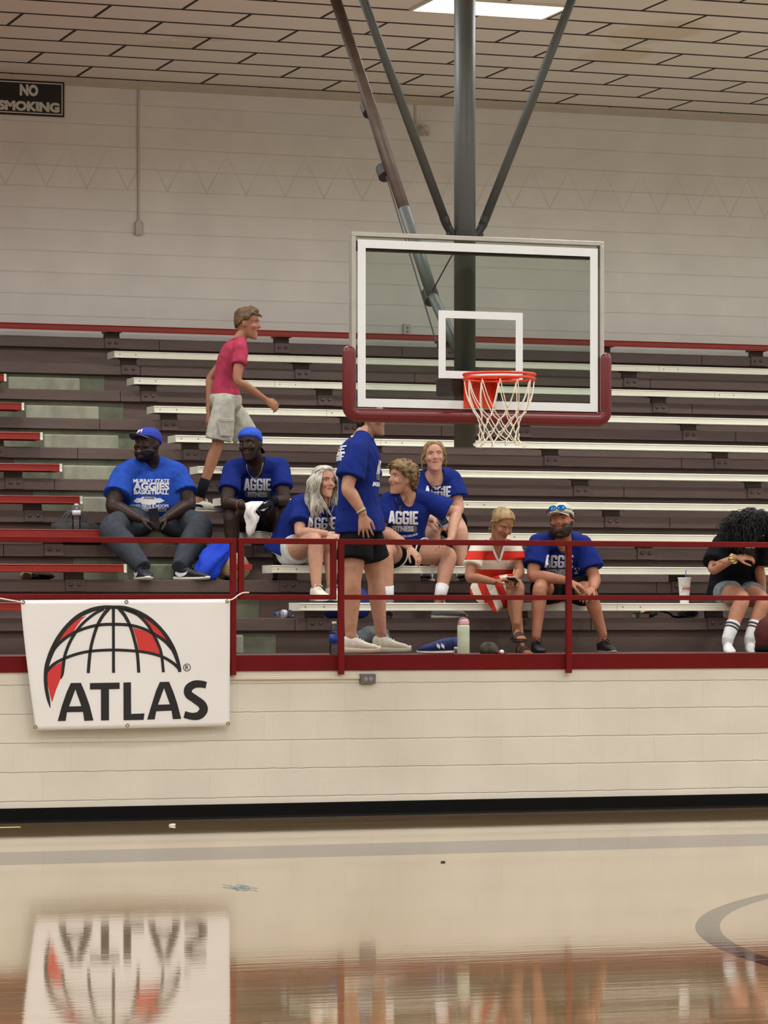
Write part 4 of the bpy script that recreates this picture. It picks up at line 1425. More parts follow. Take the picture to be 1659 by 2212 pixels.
def person(label, J, B, head, skin=LIGHT, hand=None, voxel=.0052, beard=None, bare_feet=False, lipc=None):
    g = Fig()
    g.B = B
    g.J = {k: at(*v) for k, v in J.items()}
    j = g.J
    g.pel, g.neck = j['pel'], j['neck']
    g.mid = j.get('mid', (g.pel + g.neck) / 2)
    g.sT = (j['shB'] - j['shA']).normalized()
    g.sB = (j['hipB'] - j['hipA']).normalized()
    gz = min(j['toeA'].z, j['toeB'].z) - .0
    g.root = thing('person', label, 'person', (g.pel.x, g.pel.y, gz))
    H = g.H = Head(j['head'], *head)
    m = MB()
    # trunk and neck
    m.rings(torso_rings(g))
    nk = B.get('neck', .056)
    m.tube([lerp(g.neck, H.c, -.25), lerp(g.neck, H.p(-.02, 0, -.03), .35), H.p(-.018, 0, -.06), H.p(-.012, 0, 0)], [nk * 1.35, nk * 1.05, nk, nk * .95], 20)
    head_mb(m, H, B.get('fem', False), B.get('face', 1.0), B.get('mouth', 0), B.get('fat', 0))
    ar, lg = B.get('arm', 1.0), B.get('leg', 1.0)
    for sd in 'AB':
        sh, el, wr, tip = j['sh' + sd], j['el' + sd], j['wr' + sd], j['tip' + sd]
        m.tube([lerp(g.neck, sh, .35), sh], [.06 * ar, .060 * ar], 14, True, True)
        limb(m, [sh, lerp(sh, el, .45), el, lerp(el, wr, .3), wr], [.058 * ar, .052 * ar, .042 * ar, .044 * ar, .028 * min(ar, 1.25)], round0=True, round1=True)
        pn, ts, cu, sp = (hand or {}).get(sd, ((0, 0, -1), 1, .5, .08))
        hand_mb(m, wr + (tip - wr).normalized() * .012, tip, V(pn), ts, cu, B.get('hand', 1.0), sp)
        hp_, kn, an, toe = j['hip' + sd], j['kn' + sd], j['an' + sd], j['toe' + sd]
        limb(m, [hp_, lerp(hp_, kn, .5), kn, lerp(kn, an, .3), lerp(kn, an, .6), an], [.088 * lg, .080 * lg, .057 * lg, .058 * lg, .048 * lg, .036 * min(lg, 1.3)], round0=True, round1=True)
        # heel, instep and toes
        td = V((toe.x - an.x, toe.y - an.y, 0)).normalized()
        gzz = toe.z
        hl = V((an.x, an.y, gzz)) - td * .045
        m.tube([an, lerp(an, hl, .6) + V((0, 0, .01))], [.034, .032], 12, True, True)
        sd_ = td.cross(UP)
        R = []
        for (q, w, h) in ((0, .022, .05), (.05, .031, .075), (.11, .033, .068), (.16, .038, .045), (.2, .040, .032), (.235, .034, .022)):
            c = hl + td * q * B.get('foot', 1.0)
            R.append([c + sd_ * (w * math.cos(2 * math.pi * i / 14)) + UP * (h / 2 + .004 + h / 2 * math.sin(2 * math.pi * i / 14)) for i in range(14)])
        m.rings(R)
        if bare_feet:
            for i in range(5):
                c = hl + td * (.235 - .012 * abs(i - 1)) + sd_ * ((i - 2) * .015)
                m.tube([c - td * .02 + UP * .012, c + td * .012 + UP * .010], [.0095, .0085], 8, True, True)
    v, f, e = remesh(m, voxel, 4)
    # eye sockets, lips
    fl, ll, ul = H.loc(v)
    nf = np.array(H.f)
    for s in (-1, 1):
        d2 = ((ll - .031 * s) / .017) ** 2 + ((ul - .018) / .011) ** 2
        v -= nf * (.0075 * H.h * np.exp(-d2) * ((fl > .03) & (np.abs(ul) < .1)))[:, None]
    d2 = (ll / .026) ** 2 + ((ul + .0515) / .0035) ** 2
    v -= nf * (.004 * H.h * np.exp(-d2) * ((fl > .05) & (np.abs(ul) < .1)))[:, None]
    col = np.tile(np.array(rgb(skin)[:3]), (len(v), 1))
    inh = (np.abs(ll) < .1) & (ul > -.125) & (ul < .13) & (np.abs(fl) < .13)
    lip = inh & (fl > .055) & (((ll / .027) ** 2 + ((ul + .0515) / (.0105 + B.get('mouth', 0))) ** 2) < 1)
    lc = lipc or tuple(int(q) for q in (skin[0] * .88, skin[1] * .74, skin[2] * .74))
    col[lip] = np.array(rgb(lc)[:3])
    # warmer cheeks and nose
    if sum(skin) > 300:
        for s in (-1, 1):
            d2 = ((ll - .042 * s) / .022) ** 2 + ((ul + .02) / .02) ** 2
            k = (np.exp(-d2) * (inh & (fl > .02)) * .16)[:, None]
            col = col * (1 - k) + np.array(rgb((skin[0], int(skin[1] * .76), int(skin[2] * .74)))[:3]) * k
    if beard:
        bc, amt = beard
        r_ = inh & (ul < -.022) & ((fl > -.005)) & ~lip & ~((np.abs(ll) < .022) & (ul > -.036))
        k = (np.clip((-.018 - ul) / .02, 0, 1) * r_ * amt)[:, None]
        col = col * (1 - k) + np.array(rgb(bc)[:3]) * k
    g.v, g.f, g.col = v, f, col
    g.bvh = BVHTree.FromPolygons([V(p) for p in v], f)
    g.body = obj('body', vf_mesh('body', v, f, wloc(g.root), col), M_SKIN, g.root)
    # eyes and brows
    browm = B.get('brow', HAIRS['brown'])
    for s in (-1, 1):
        hit = g.bvh.ray_cast(H.p(.25, .031 * s, .018), -H.f)
        q = (hit[0] if hit[0] is not None else H.p(.085, .031 * s, .018)) - H.f * (.0078 * H.h)
        ey = obj('eye', MB().ell(q, H.f * .0105 * H.h, H.l * .0122 * H.h, H.u * .0060 * H.h * B.get('eyes', 1.0), 14, 10), M_EYEW, g.root, smooth=True)
        gz_ = B.get('gaze', (0, 0))
        obj('iris', MB().ell(q + H.f * (.0085 * H.h) + H.l * (gz_[0] * .006) + H.u * (gz_[1] * .004 - .001), H.f * .0035 * H.h, H.l * .0066 * H.h, H.u * .0058 * H.h * B.get('eyes', 1.0), 12, 8), M_IRIS, ey, smooth=True)
        pts = []
        for (a, b_) in ((.014, .034), (.026, .0405), (.040, .040), (.050, .034)):
            hit = g.bvh.ray_cast(H.p(.25, a * s, b_), -H.f)
            if hit[0] is not None:
                pts.append(hit[0] + H.f * .0012)
        if len(pts) >= 3 and B.get('brows', True):
            obj('eyebrow', MB().tube(pts, [.0034, .0042, .004, .0025][:len(pts)], 6, True, True), browm, g.root, smooth=True)
            # upper lid line
    g.lens = {k: round((j[a] - j[b]).length, 2) for k, a, b in (('uaA', 'shA', 'elA'), ('faA', 'elA', 'wrA'), ('uaB', 'shB', 'elB'), ('faB', 'elB', 'wrB'), ('thA', 'hipA', 'knA'), ('snA', 'knA', 'anA'), ('thB', 'hipB', 'knB'), ('snB', 'knB', 'anB'), ('spine', 'pel', 'neck'), ('shw', 'shA', 'shB'))}
    print('LEN', label[:30], g.lens)
    return g


def interp(tab, x):
    for i in range(len(tab) - 1):
        if x <= tab[i + 1][0]:
            t = (x - tab[i][0]) / max(1e-6, tab[i + 1][0] - tab[i][0])
            return tab[i][1] + (tab[i + 1][1] - tab[i][1]) * max(0, t)
    return tab[-1][1]


SHORT = [(0, 46), (35, 44), (55, 34), (70, 12), (82, 2), (95, 0), (108, -14), (130, -34), (180, -38)]


def hair_shell(g, name, mat, line, thick, amp=.004, freq=60, up=None, nu=72, nv=48, seed=0, parent=None, smooth=True, centre=(0, 0, .01), soft=9.0, lowest=-60):
    """shell of hair, beard or cap that follows the head: thick(az, el) metres outside the skin above the hairline"""
    H = g.H
    c = H.p(*centre)
    R = []
    for jv in range(nv + 1):
        el = lowest + (90 - lowest) * jv / nv
        el = min(el, 89.0)
        ring = []
        for i in range(nu):
            az = -180 + 360 * i / nu
            d = H.dir(az, el)
            hit = g.bvh.ray_cast(c + d * .3, -d, .3)
            r = .3 - hit[3] if hit[0] is not None else .09
            r = min(r, .115 * H.h + .01)
            e0 = interp(line, abs(az))
            w = max(0.0, min(1.0, (el - e0) / soft))
            t = thick(az, el) if callable(thick) else thick
            if w <= 0:
                r = .055
            p = c + d * r
            nz = noise.noise(p * freq + V((seed, 0, 0))) * amp + noise.noise(p * freq * 2.3) * amp * .5
            k = -.012 + (t + .012) * (w * w * (3 - 2 * w)) + nz * w
            ring.append(c + d * (r + k))
        R.append(ring)
    return obj(name, MB().rings(R), mat, parent or g.root, smooth=smooth)


def strand(m, pts, r0, r1, k=4, n=5):
    c = catmull([tuple(p) for p in pts], k)
    L_ = len(c) - 1
    m.tube([V(q) for q in c], [max(.0006, (r0 + (r1 - r0) * i / L_) * (1 if i else .6)) for i in range(L_ + 1)], n)


def curls(g, mat, line, count, size, rr, seed=1, azr=(-180, 180), out=.012, name='curls', parent=None):
    """loose ringlets standing on the scalp, one mesh"""
    rn = random.Random(seed)
    H = g.H
    m = MB()
    c = H.p(0, 0, .01)
    n = 0
    while n < count:
        az, el = rn.uniform(*azr), math.degrees(math.asin(rn.uniform(-.6, 1)))
        if el < interp(line, abs(az)) + 4:
            continue
        n += 1
        d = H.dir(az, el)
        hit = g.bvh.ray_cast(c + d * .3, -d, .3)
        r = min(.3 - hit[3] if hit[0] is not None else .09, .115 * H.h)
        p = c + d * (r + out * rn.uniform(.5, 1.1))
        a = d.orthogonal().normalized()
        b = d.cross(a)
        ph = rn.uniform(0, 6.28)
        ax = (a * math.cos(ph) + b * math.sin(ph) + d * rn.uniform(-.2, .5)).normalized()
        e1 = ax.orthogonal().normalized()
        e2 = ax.cross(e1)
        s = size * rn.uniform(.7, 1.25)
        turns = rn.uniform(1.0, 1.7)
        pts = []
        for q in range(11):
            t = q / 10
            w = 2 * math.pi * turns * t + ph
            pts.append(p + ax * (s * 2.2 * (t - .5)) + (e1 * math.cos(w) + e2 * math.sin(w)) * s * (.5 + .5 * math.sin(math.pi * t)) + UP * (-s * t * .8))
        m.tube(pts, [rr * .5] + [rr] * 9 + [rr * .4], 5)
    return obj(name, m, mat, parent or g.root, smooth=True)


def wrinkle(v, f, amp, fr, seed):
    n = normals(v, f)
    s = np.array([noise.noise(V((p[0] * fr + seed, p[1] * fr, p[2] * fr * .55))) + .6 * abs(noise.noise(V((p[0] * fr * 1.7 + p[2] * fr, p[1] * fr * 1.7 + seed, p[2] * fr * .8)))) for p in v])
    return v + n * ((s - .15) * amp)[:, None]


def garment(g, name, mb, mat, voxel=.0085, sm=4, amp=.006, fr=9.0, seed=0, attr=None, parent=None):
    v, f, e = remesh(mb, voxel, sm)
    if amp:
        v = wrinkle(v, f, amp, fr, seed)
        v = relax(v, e, 1)
    a = attr(v) if attr else None
    o = obj(name, vf_mesh(name, v, f, wloc(parent or g.root), None, a), mat, parent or g.root)
    return o, v, f


def cam_hit(bvh, px, py, off=.003):
    """surface point seen at (px, py)"""
    o = V((0, -CD, CH))
    d = (at(px, py, 1.0) - o).normalized()
    hit = bvh.ray_cast(o, d)
    if hit[0] is None:
        return None
    return hit[0] - d * off


def shirt(g, mat, grow=.018, hem=-.13, sleeve=.62, name='t_shirt', amp=.010, seed=0, sl=1.0, wide=0.0, attr=None, neck=(.080, .105, .066), band=None, vee=False):
    m = MB()
    B = g.B
    rs = [ring_at(g, t, B['hw'] + grow + wide * k_, B['hd'] + grow + wide * k_) for t, k_ in ((hem, 1), (hem * .5 + .02, .8)) ] + torso_rings(g, grow, t0=.03)
    m.rings(rs)
    ar = B.get('arm', 1.0)
    for sd in 'AB':
        sh, el = g.J['sh' + sd], g.J['el' + sd]
        m.tube([lerp(g.neck, sh, .2), lerp(g.neck, sh, .6), sh], [.058 * ar + grow * .5, .060 * ar + grow * .5, .062 * ar + grow * .4], 16, True, True)
        e = lerp(sh, el, sleeve)
        m.tube([sh, lerp(sh, e, .5), lerp(sh, e, .92), e], [.062 * ar + grow * .4, .063 * ar * sl + grow * .5, .066 * ar * sl + grow * .7, .066 * ar * sl + grow * .8], 18, True, False)
    v, f, e = remesh(m, .0085, 4)
    v = relax(wrinkle(v, f, amp, 9.0, seed), e, 1)
    # open the neck
    c, tg = spine(g, .97)
    s = (g.sT - tg * g.sT.dot(tg)).normalized()
    fw = s.cross(tg)
    c0, s0, f0, t0 = (np.array(q) for q in (c, s, fw, tg))
    ws, wf, wb = neck
    q = v - c0
    a, b, h = q @ s0, q @ f0, q @ t0
    rad = (a / ws) ** 2 + (b / np.where(b > 0, wf, wb)) ** 2
    if vee:
        rad = np.where(b > 0, (np.abs(a) / ws) ** 1.2 + b / wf, rad)
    ins = (rad < 1) & (h > -.16)
    keep = [fc for fc in f if not all(ins[i_] for i_ in fc)]
    edge = np.zeros(len(v), bool)
    edge[[i_ for fc in keep for i_ in fc]] = True
    edge &= ins
    sc = np.where(edge, 1 / np.maximum(rad, .25) ** (.9 if vee else .5), 1.0) - 1
    vc = v + (a * sc)[:, None] * s0 + (b * sc)[:, None] * f0
    at_ = attr(v) if attr else None
    o = obj(name, vf_mesh(name, vc, keep, wloc(g.root), None, at_), mat, g.root)
    g.shirt, g.sv, g.sf = o, v, f
    g.sbvh = BVHTree.FromPolygons([V(p_) for p_ in v], f)
    if True:
        pts = []
        for i in range(33):
            t = 2 * math.pi * i / 32
            yy = (wf if math.sin(t) > 0 else wb) * 1.03 * math.sin(t)
            if vee and math.sin(t) > 0:
                yy = wf * 1.05 * (1 - abs(math.cos(t)) ** 1.2)
            k = c + s * (ws * 1.03 * math.cos(t)) + fw * yy + tg * .12
            hit = g.sbvh.ray_cast(k, -tg, .4)
            if hit[0] is not None:
                pts.append(hit[0])
        pts = pts + [pts[0]]
        P_ = np.array([tuple(x) for x in pts])
        for _ in range(1 if vee else 3):
            P_[1:-1] = .25 * P_[:-2] + .5 * P_[1:-1] + .25 * P_[2:]
        obj('neckband', MB().tube([V(x) for x in P_], .0095 if band else .0070, 8), band or mat, o, smooth=True, label='white neckline' if band else None)
    return o


def bottoms(g, mat, name='shorts', frac=.6, grow=.02, flare=.012, full=False, hemA=None, top=.12, amp=.006, seed=3, side_stripe=None):
    m = MB()
    B = g.B
    m.rings([ring_at(g, t, B['hw'] * k + grow, B['hd'] * k + grow) for t, k in ((-.16, .74), (-.08, .96), (.04, 1.0), (top, .98))])
    lg = B.get('leg', 1.0)
    for sd in 'AB':
        hp_, kn, an = g.J['hip' + sd], g.J['kn' + sd], g.J['an' + sd]
        if full:
            e = lerp(kn, an, frac)
            limb(m, [hp_, lerp(hp_, kn, .5), kn, lerp(kn, an, .45), e], [.086 * lg + grow, .086 * lg + grow, .070 * lg + grow, .060 * lg + grow, .038 * lg + grow * .6], round0=True)
        else:
            e = lerp(hp_, kn, frac)
            m.tube([hp_, lerp(hp_, e, .5), lerp(hp_, e, .9), e], [.076 * lg + grow, .086 * lg + grow + flare * .5, .082 * lg + grow + flare, .082 * lg + grow + flare], 18, True, False)
    o, v, f = garment(g, name, m, mat, amp=amp, seed=seed)
    g.bot = o
    return o


def shoe(g, sd, m_up, m_sole, m_lace=None, L_=.295, name='shoe', high=.0, label=None, flip=None, sole_h=.028, wid=1.0, tilt=0.0, tall=1.0):
    an, toe = g.J['an' + sd], g.J['toe' + sd]
    td = V((toe.x - an.x, toe.y - an.y, 0)).normalized()
    up = UP
    if tilt:
        td, up = (td * math.cos(tilt) + UP * math.sin(tilt)), (UP * math.cos(tilt) - td * math.sin(tilt))
    side = td.cross(up)
    hl = V((an.x, an.y, toe.z)) - V((td.x, td.y, 0)) * .062
    def ring(q, w, z0, z1, n=20, pw=2.6):
        c = hl + td * (q * L_)
        z1 = z1 * tall if z1 > .05 else z1 * (1 + (tall - 1) * .7)
        out = []
        for i in range(n):
            a = 2 * math.pi * i / n
            ca, sa = math.cos(a), math.sin(a)
            out.append(c + side * (w * wid * math.copysign(abs(ca) ** (2 / pw), ca)) + up * ((z0 + z1) / 2 + (z1 - z0) / 2 * math.copysign(abs(sa) ** (2 / pw), sa)))
        return out
    h = sole_h
    um = MB().rings([ring(.0, .022, h * .6, .075 + high), ring(.04, .032, h * .6, .094 + high), ring(.16, .036, h * .6, .098 + high), ring(.30, .036, h * .6, .098), ring(.40, .037, h * .6, .092), ring(.54, .040, h * .6, .076), ring(.70, .043, h * .6, .062), ring(.86, .041, h * .6, .054), ring(.96, .030, h * .6, .044), ring(1.0, .014, h * .6, .034)])
    u = obj(name, um, m_up, g.root, smooth=True, label=label)
    obj('sole', MB().rings([ring(-.015, .020, .0, h * 1.15), ring(.03, .036, 0, h * 1.1), ring(.25, .038, 0, h), ring(.5, .041, 0, h * .9), ring(.75, .046, 0.002, h * .9), ring(.92, .038, .006, h), ring(1.0, .020, .012, h * 1.1), ring(1.02, .008, .016, h)]), m_sole, u, smooth=True)
    if m_lace:
        lm = MB()
        for q, z in ((.34, .098), (.41, .092), (.48, .086), (.55, .079)):
            z *= tall
            c = hl + td * (q * L_)
            lm.tube([c - side * .022 + up * (z - .006), c + up * (z + .001), c + side * .022 + up * (z - .006)], .0032, 6, True, True)
        c = hl + td * (.33 * L_) + up * (.1 * tall)
        for s in (-1, 1):
            lm.tube([c, c + side * (.02 * s) + up * .014 + td * .01, c + side * (.034 * s) + td * .02 - up * .006], .003, 6, True, True)
        obj('laces', lm, m_lace, u, smooth=True)
    g.shoe_frame = (hl, td, side, up, L_)
    return u


def sock(g, sd, h0, h1, mat, r=.044, name='sock', bands=None):
    kn, an = g.J['kn' + sd], g.J['an' + sd]
    lg = g.B.get('leg', 1.0)
    d = (kn - an).normalized()
    m = MB().tube([an + d * h0, an + d * ((h0 + h1) / 2), an + d * h1], [r * .92, r, r * 1.08], 18)
    o = obj(name, m, mat, g.root, smooth=True)
    for (b0, b1) in bands or []:
        obj('stripe', MB().tube([an + d * b0, an + d * b1], [r * (1.0 + .1 * (b0 - h0) / (h1 - h0)) + .002] * 2, 18), M_SOCKG, o, smooth=True)
    return o


def print_on(g, name, poly, mat, px, py, Y, wdt, hgt, right=None, up=None, off=.0025, step=.008, label=None, tgt=None, back=False, reach=.16):
    """lay a printed shape on the shirt: centre seen at (px, py), size in metres"""
    o = at(px, py, Y)
    c, tg = spine(g, .6)
    u = V(up).normalized() if up is not None else tg
    r = right if right is not None else g.sT
    r = V(r)
    r = (r - u * r.dot(u)).normalized()
    n = r.cross(u)
    if back:
        r, n = -r, -n
    poly = fit_poly(poly, -wdt / 2, wdt / 2, -hgt / 2, hgt / 2)
    vs, fs = gridcut(poly, step)
    bv = tgt or g.sbvh
    out = []
    for (x, y) in vs:
        q = o + r * x + u * y
        hit = bv.ray_cast(q + n * reach, -n, 1.2)
        if hit[0] is None:
            hit = bv.find_nearest(q)
        out.append(hit[0] + n * off)
    ok = []
    for fc in fs:
        good = True
        for i_ in range(len(fc)):
            a_, b_ = fc[i_], fc[(i_ + 1) % len(fc)]
            d2 = math.hypot(vs[a_][0] - vs[b_][0], vs[a_][1] - vs[b_][1])
            if (out[a_] - out[b_]).length > 3 * d2 + .008:
                good = False
        if good:
            ok.append(fc)
    return obj(name, MB().add(out, ok), mat, g.shirt, smooth=False, label=label)


def badge(w=1.0, h=1.0, r=.2):
    pts = []
    for cx, cy, a0 in ((w - r, h - r, 0), (r, h - r, 90), (r, r, 180), (w - r, r, 270)):
        for k in range(5):
            a = math.radians(a0 + 22.5 * k)
            pts.append((cx + r * math.cos(a), cy + r * math.sin(a)))
    return polys(pts)


def aggie_shirt(g, px, py, Y, w, hk=1.0, right=None, up=None, fit=True, college=False):
    """the AGGIE FITNESS print; (px, py) is the middle of the big word"""
    h = w * .42 * hk
    print_on(g, 'lettering', block_word('AGGIE', .56, .05, .19), M_PRINT, px, py, Y, w, h, right, up, .004, label='white block letters')
    c = at(px, py, Y)
    u = V(up).normalized() if up is not None else spine(g, .6)[1]
    if fit:
        q = proj(c - u * (h * .5 + w * .14))
        print_on(g, 'print_panel', badge(4, 1, .25), M_PRINTG, q[0], q[1], Y, w * .92, w * .23, right, up, .0032, label='grey printed panel')
        print_on(g, 'lettering', text_poly('FITNESS', 1, .03), M_PRINT, q[0], q[1], Y, w * .70, w * .17, right, up, .0070, label='white letters on the grey panel')
    if college:
        q = proj(c - u * (h * .5 + w * .345))
        vs, fs = text_poly('MURRAY STATE COLLEGE', 1, .035)
        a = np.array(vs)
        half = (a[:, 0].max() - a[:, 0].min()) / 2
        vs = [(x, y + 1.1 * (x / half) ** 2 * .9) for x, y in vs]
        print_on(g, 'lettering', (vs, fs), M_PRINT, q[0], q[1], Y, w * .98, w * .16, right, up, .004)


def proj(p):
    yy = p.y + CD
    dep = p.x * ST + yy * CT
    return (CXP + F * (p.x * CT - yy * ST) / dep, CYP - F * (p.z - CH) / dep)


def cap_brim(g, parent, mat, yaw=0, el=20, length=.075, droop=.35, span=58, r=.098, up0=.045, name='brim', label=None):
    H = g.H
    top, bot = [], []
    na, nr = 18, 6
    ya = math.radians(yaw)
    fdir = H.f * math.cos(ya) + H.l * math.sin(ya)
    sdir = H.u.cross(fdir)
    rows = []
    for i in range(na + 1):
        a = math.radians(-span + 2 * span * i / na)
        q = math.sin(a) / math.sin(math.radians(span))
        inner = H.c + (fdir * (.100 * math.cos(a)) + sdir * (.080 * math.sin(a)) + H.u * (up0 - .016 * q * q)) * H.h
        ln = length * math.sqrt(max(0.02, 1 - (q * .96) ** 2))
        row = []
        for k in range(nr + 1):
            t = k / nr
            row.append(inner + fdir * (ln * t) - H.u * (droop * ln * t + .012 * t * t * q * q) + sdir * (.012 * q * t))
        rows.append(row)
    vs, fs = [], []
    n = nr + 1
    for off in (0, .004):
        for row in rows:
            vs += [p + H.u * off for p in row]
    o = n * (na + 1)
    for i in range(na):
        for k in range(nr):
            a = i * n + k
            fs += [(a, a + 1, a + n + 1, a + n), (o + a, o + a + n, o + a + n + 1, o + a + 1)]
        fs += [(i * n + nr, o + i * n + nr, o + (i + 1) * n + nr, (i + 1) * n + nr), (i * n, (i + 1) * n, o + (i + 1) * n, o + i * n)]
    for k in range(nr):
        fs += [(k, o + k, o + k + 1, k + 1), (na * n + k, na * n + k + 1, o + na * n + k + 1, o + na * n + k)]
    return obj(name, MB().add(vs, fs), mat, parent, smooth=True, label=label)

DOWN = (0, 0, -1)
# ---------------------------------------------------------------- big man in the heather blue shirt, on the aisle step
A = person('large bearded man in bright blue shirt and blue cap sitting on the aisle steps',
    dict(pel=(335, 1112, 3.10), mid=(332, 1062, 3.04), neck=(325, 1004, 2.96), head=(319, 962, 2.88), shA=(267, 1026, 2.96), shB=(383, 1024, 2.96),
         elA=(244, 1094, 2.80), elB=(408, 1090, 2.80), wrA=(302, 1121, 2.53), wrB=(359, 1119, 2.53), tipA=(338, 1128, 2.45), tipB=(325, 1131, 2.44),
         hipA=(308, 1120, 3.04), hipB=(362, 1120, 3.04), knA=(243, 1146, 2.56), knB=(430, 1142, 2.56), anA=(303, 1218, 2.16), anB=(392, 1217, 2.18), toeA=(318, 1253.5, 1.90), toeB=(436, 1253.5, 1.98)),
    dict(hw=.245, hd=.19, ww=.262, wd=.205, cw=.245, cd=.175, belly=.045, arm=1.42, leg=1.24, neck=.075, face=1.12, fat=.14, hand=1.12, brow=HAIRS['black'], gaze=(.5, .3), mouth=.010),
    (-42, 6, -3, 1.10), DARK, dict(A=((0, .3, -1), 1, .7, .05), B=((0, .3, -1), -1, .9, .05)), beard=((16, 12, 11), .9), lipc=(70, 40, 38))
shirt(A, M_HEATH, .022, -.13, .66, amp=0.0120, seed=1, sl=1.04)
bottoms(A, M_CHAR, 'sweatpants', 1.12, .026, full=True, seed=2)
cap = hair_shell(A, 'cap', pm('cap_blue', (28, 50, 160), .8, .1, 30), [(0, 17), (60, 15), (100, 3), (180, -14)], lambda az, el: .012 + .010 * max(0, (el - 30) / 60), .0, 1, centre=(0, 0, .02), soft=5)
cap_brim(A, cap, pm('cap_brim_grey', (72, 70, 72), .8, .1, 30), 0, length=.078, droop=-.10, up0=.058, label='dark grey brim', r=.1)
# M on the front of the cap
def on_head(g, parent, name, poly, mat, az, el, w, h, off=.003, tilt=0, tgt=None, label=None):
    H = g.H
    d = H.dir(az, el)
    u = (H.u - d * H.u.dot(d)).normalized()
    r = u.cross(d)
    ct, st = math.cos(math.radians(tilt)), math.sin(math.radians(tilt))
    r, u = r * ct + u * st, u * ct - r * st
    me = tgt.data
    sh = wloc(tgt)
    bv = BVHTree.FromPolygons([v_.co + sh for v_ in me.vertices], [tuple(p.vertices) for p in me.polygons])
    vs, fs = gridcut(fit_poly(poly, -w / 2, w / 2, -h / 2, h / 2), .006)
    c = H.c + d * (.16 * H.h)
    out = []
    for x, y in vs:
        q = c + r * x + u * y
        hit = bv.ray_cast(q + d * .1, -d, .4)
        out.append((hit[0] if hit[0] is not None else q) + d * off)
    return obj(name, MB().add(out, fs), mat, parent, label=label)
Mlet = join_poly(ribbon([(0, 0, .2), (.35, 1, .22)], 2), ribbon([(.35, 1, .2), (.42, .12, .2)], 2), ribbon([(.42, .12, .2), (1.0, .95, .22)], 2), ribbon([(1.0, .95, .2), (1.02, 0, .2)], 2))
on_head(A, cap, 'emblem_outline', Mlet, pm('emblem_red', (190, 60, 90), .7), -2, 46, .064, .046, .003, 10, cap, 'red edge of the letter')
on_head(A, cap, 'emblem', Mlet, M_PRINT, 0, 47, .055, .038, .005, 10, cap, 'white embroidered letter M')
obj('teeth', MB().ell(A.H.p(.082, 0, -.0515), A.H.f * .012, A.H.l * .021, A.H.u * .005, 12, 8), M_EYEW, A.root, smooth=True, label='white teeth in an open smile')
# chest print
u_, r_ = UP, CAMR
print_on(A, 'lettering', text_poly('MURRAY STATE', 1, .035), M_PRINT, 322, 1036, 2.6, .285, .030, CAMR, UP, .005)
print_on(A, 'lettering', text_poly('AGGIES', 1, .05), M_PRINT, 322, 1048, 2.6, .285, .062, CAMR, UP, .005)
print_on(A, 'lettering', text_poly('BASKETBALL', 1, .04), M_PRINT, 322, 1061, 2.6, .275, .034, CAMR, UP, .005)
print_on(A, 'print_panel', polys([(0, .45), (.12, .85), (.24, .8), (.3, 1.0), (.66, 1.05), (.74, .8), (.85, .85), (1, .5), (.84, .2), (.74, .25), (.7, 0), (.28, .02), (.24, .25), (.1, .22)]), M_PRINT, 317, 1079, 2.6, .25, .066, CAMR, UP, .004, label='white printed crest')
print_on(A, 'lettering', text_poly('AGGIE', 1, .05), M_PRINTG, 317, 1073, 2.6, .09, .022, CAMR, UP, .006)
print_on(A, 'lettering', text_poly('HARD HATS & HOOPS', 1, .03), M_PRINT, 318, 1091, 2.6, .305, .027, CAMR, UP, .005)
print_on(A, 'print_panel', badge(12, 1, .15), M_PRINT, 318, 1099, 2.6, .27, .026, CAMR, UP, .004)
print_on(A, 'lettering', text_poly('HOMECOMING 2025', 1, .02), M_BLUE, 318, 1099, 2.6, .25, .018, CAMR, UP, .006)
M_SHNAVY = pm('navy_black_shoe', (20, 21, 34), .5, .15)
M_SWOOSH = M_PRINT
for sd in 'AB':
    u0 = shoe(A, sd, M_SHNAVY, M_SOLEW, M_BLACKC, .36, 'sneaker', .01, wid=1.2, tall=1.15, label='black and navy sneaker with white sole')
    hl, td, sdv, upv, L0 = A.shoe_frame
    for s in (-1, 1):
        pts = [(.10, .062, 9), (.22, .044, 13), (.36, .046, 10), (.52, .066, 3)]
        sm_ = MB()
        c = catmull([(q * L0, z, w / 1000 + .003) for q, z, w in pts], 5)
        vs = []
        for i, p in enumerate(c):
            for k in (-1, 1):
                vs.append(hl + td * p[0] + upv * (p[1] + k * p[2]) + sdv * (s * (.0445 + .002 * math.sin(3 * i / len(c)))))
        sm_.add(vs, [(2 * i, 2 * i + 1, 2 * i + 3, 2 * i + 2) for i in range(len(c) - 1)])
        obj('side_mark', sm_, M_SWOOSH, u0, label='white curved side mark')
M_PHONE = pm('phone_black', (16, 16, 20), .15, .1)
M_SCREEN = pm('phone_screen', (34, 38, 46), .08, .05)
def phone(label, c, right, up, w=.075, h=.155, mat=None):
    right, up = V(right).normalized(), V(up).normalized()
    up = (up - right * up.dot(right)).normalized()
    n = right.cross(up)
    t = thing('phone', label, 'phone', tuple(c))
    obj('case', MB().obox(c, right * w / 2, up * h / 2, n * .0045), mat or M_PHONE, t, bevel=.003)
    obj('screen', MB().obox(c + n * .0048, right * (w / 2 - .004), up * (h / 2 - .005), n * .0004), M_SCREEN, t)
    obj('camera', MB().lathe([(0, 0), (.006, 0), (.006, .002), (0, .002)], c - n * .0045 + right * .02 + up * .055, -n, 12), M_SCREEN, t)
    return t
phone('dark phone in the hands of the large man in the blue cap', at(333, 1119, 2.43), CAMR + UP * .1, UP + TOCAM * .25)

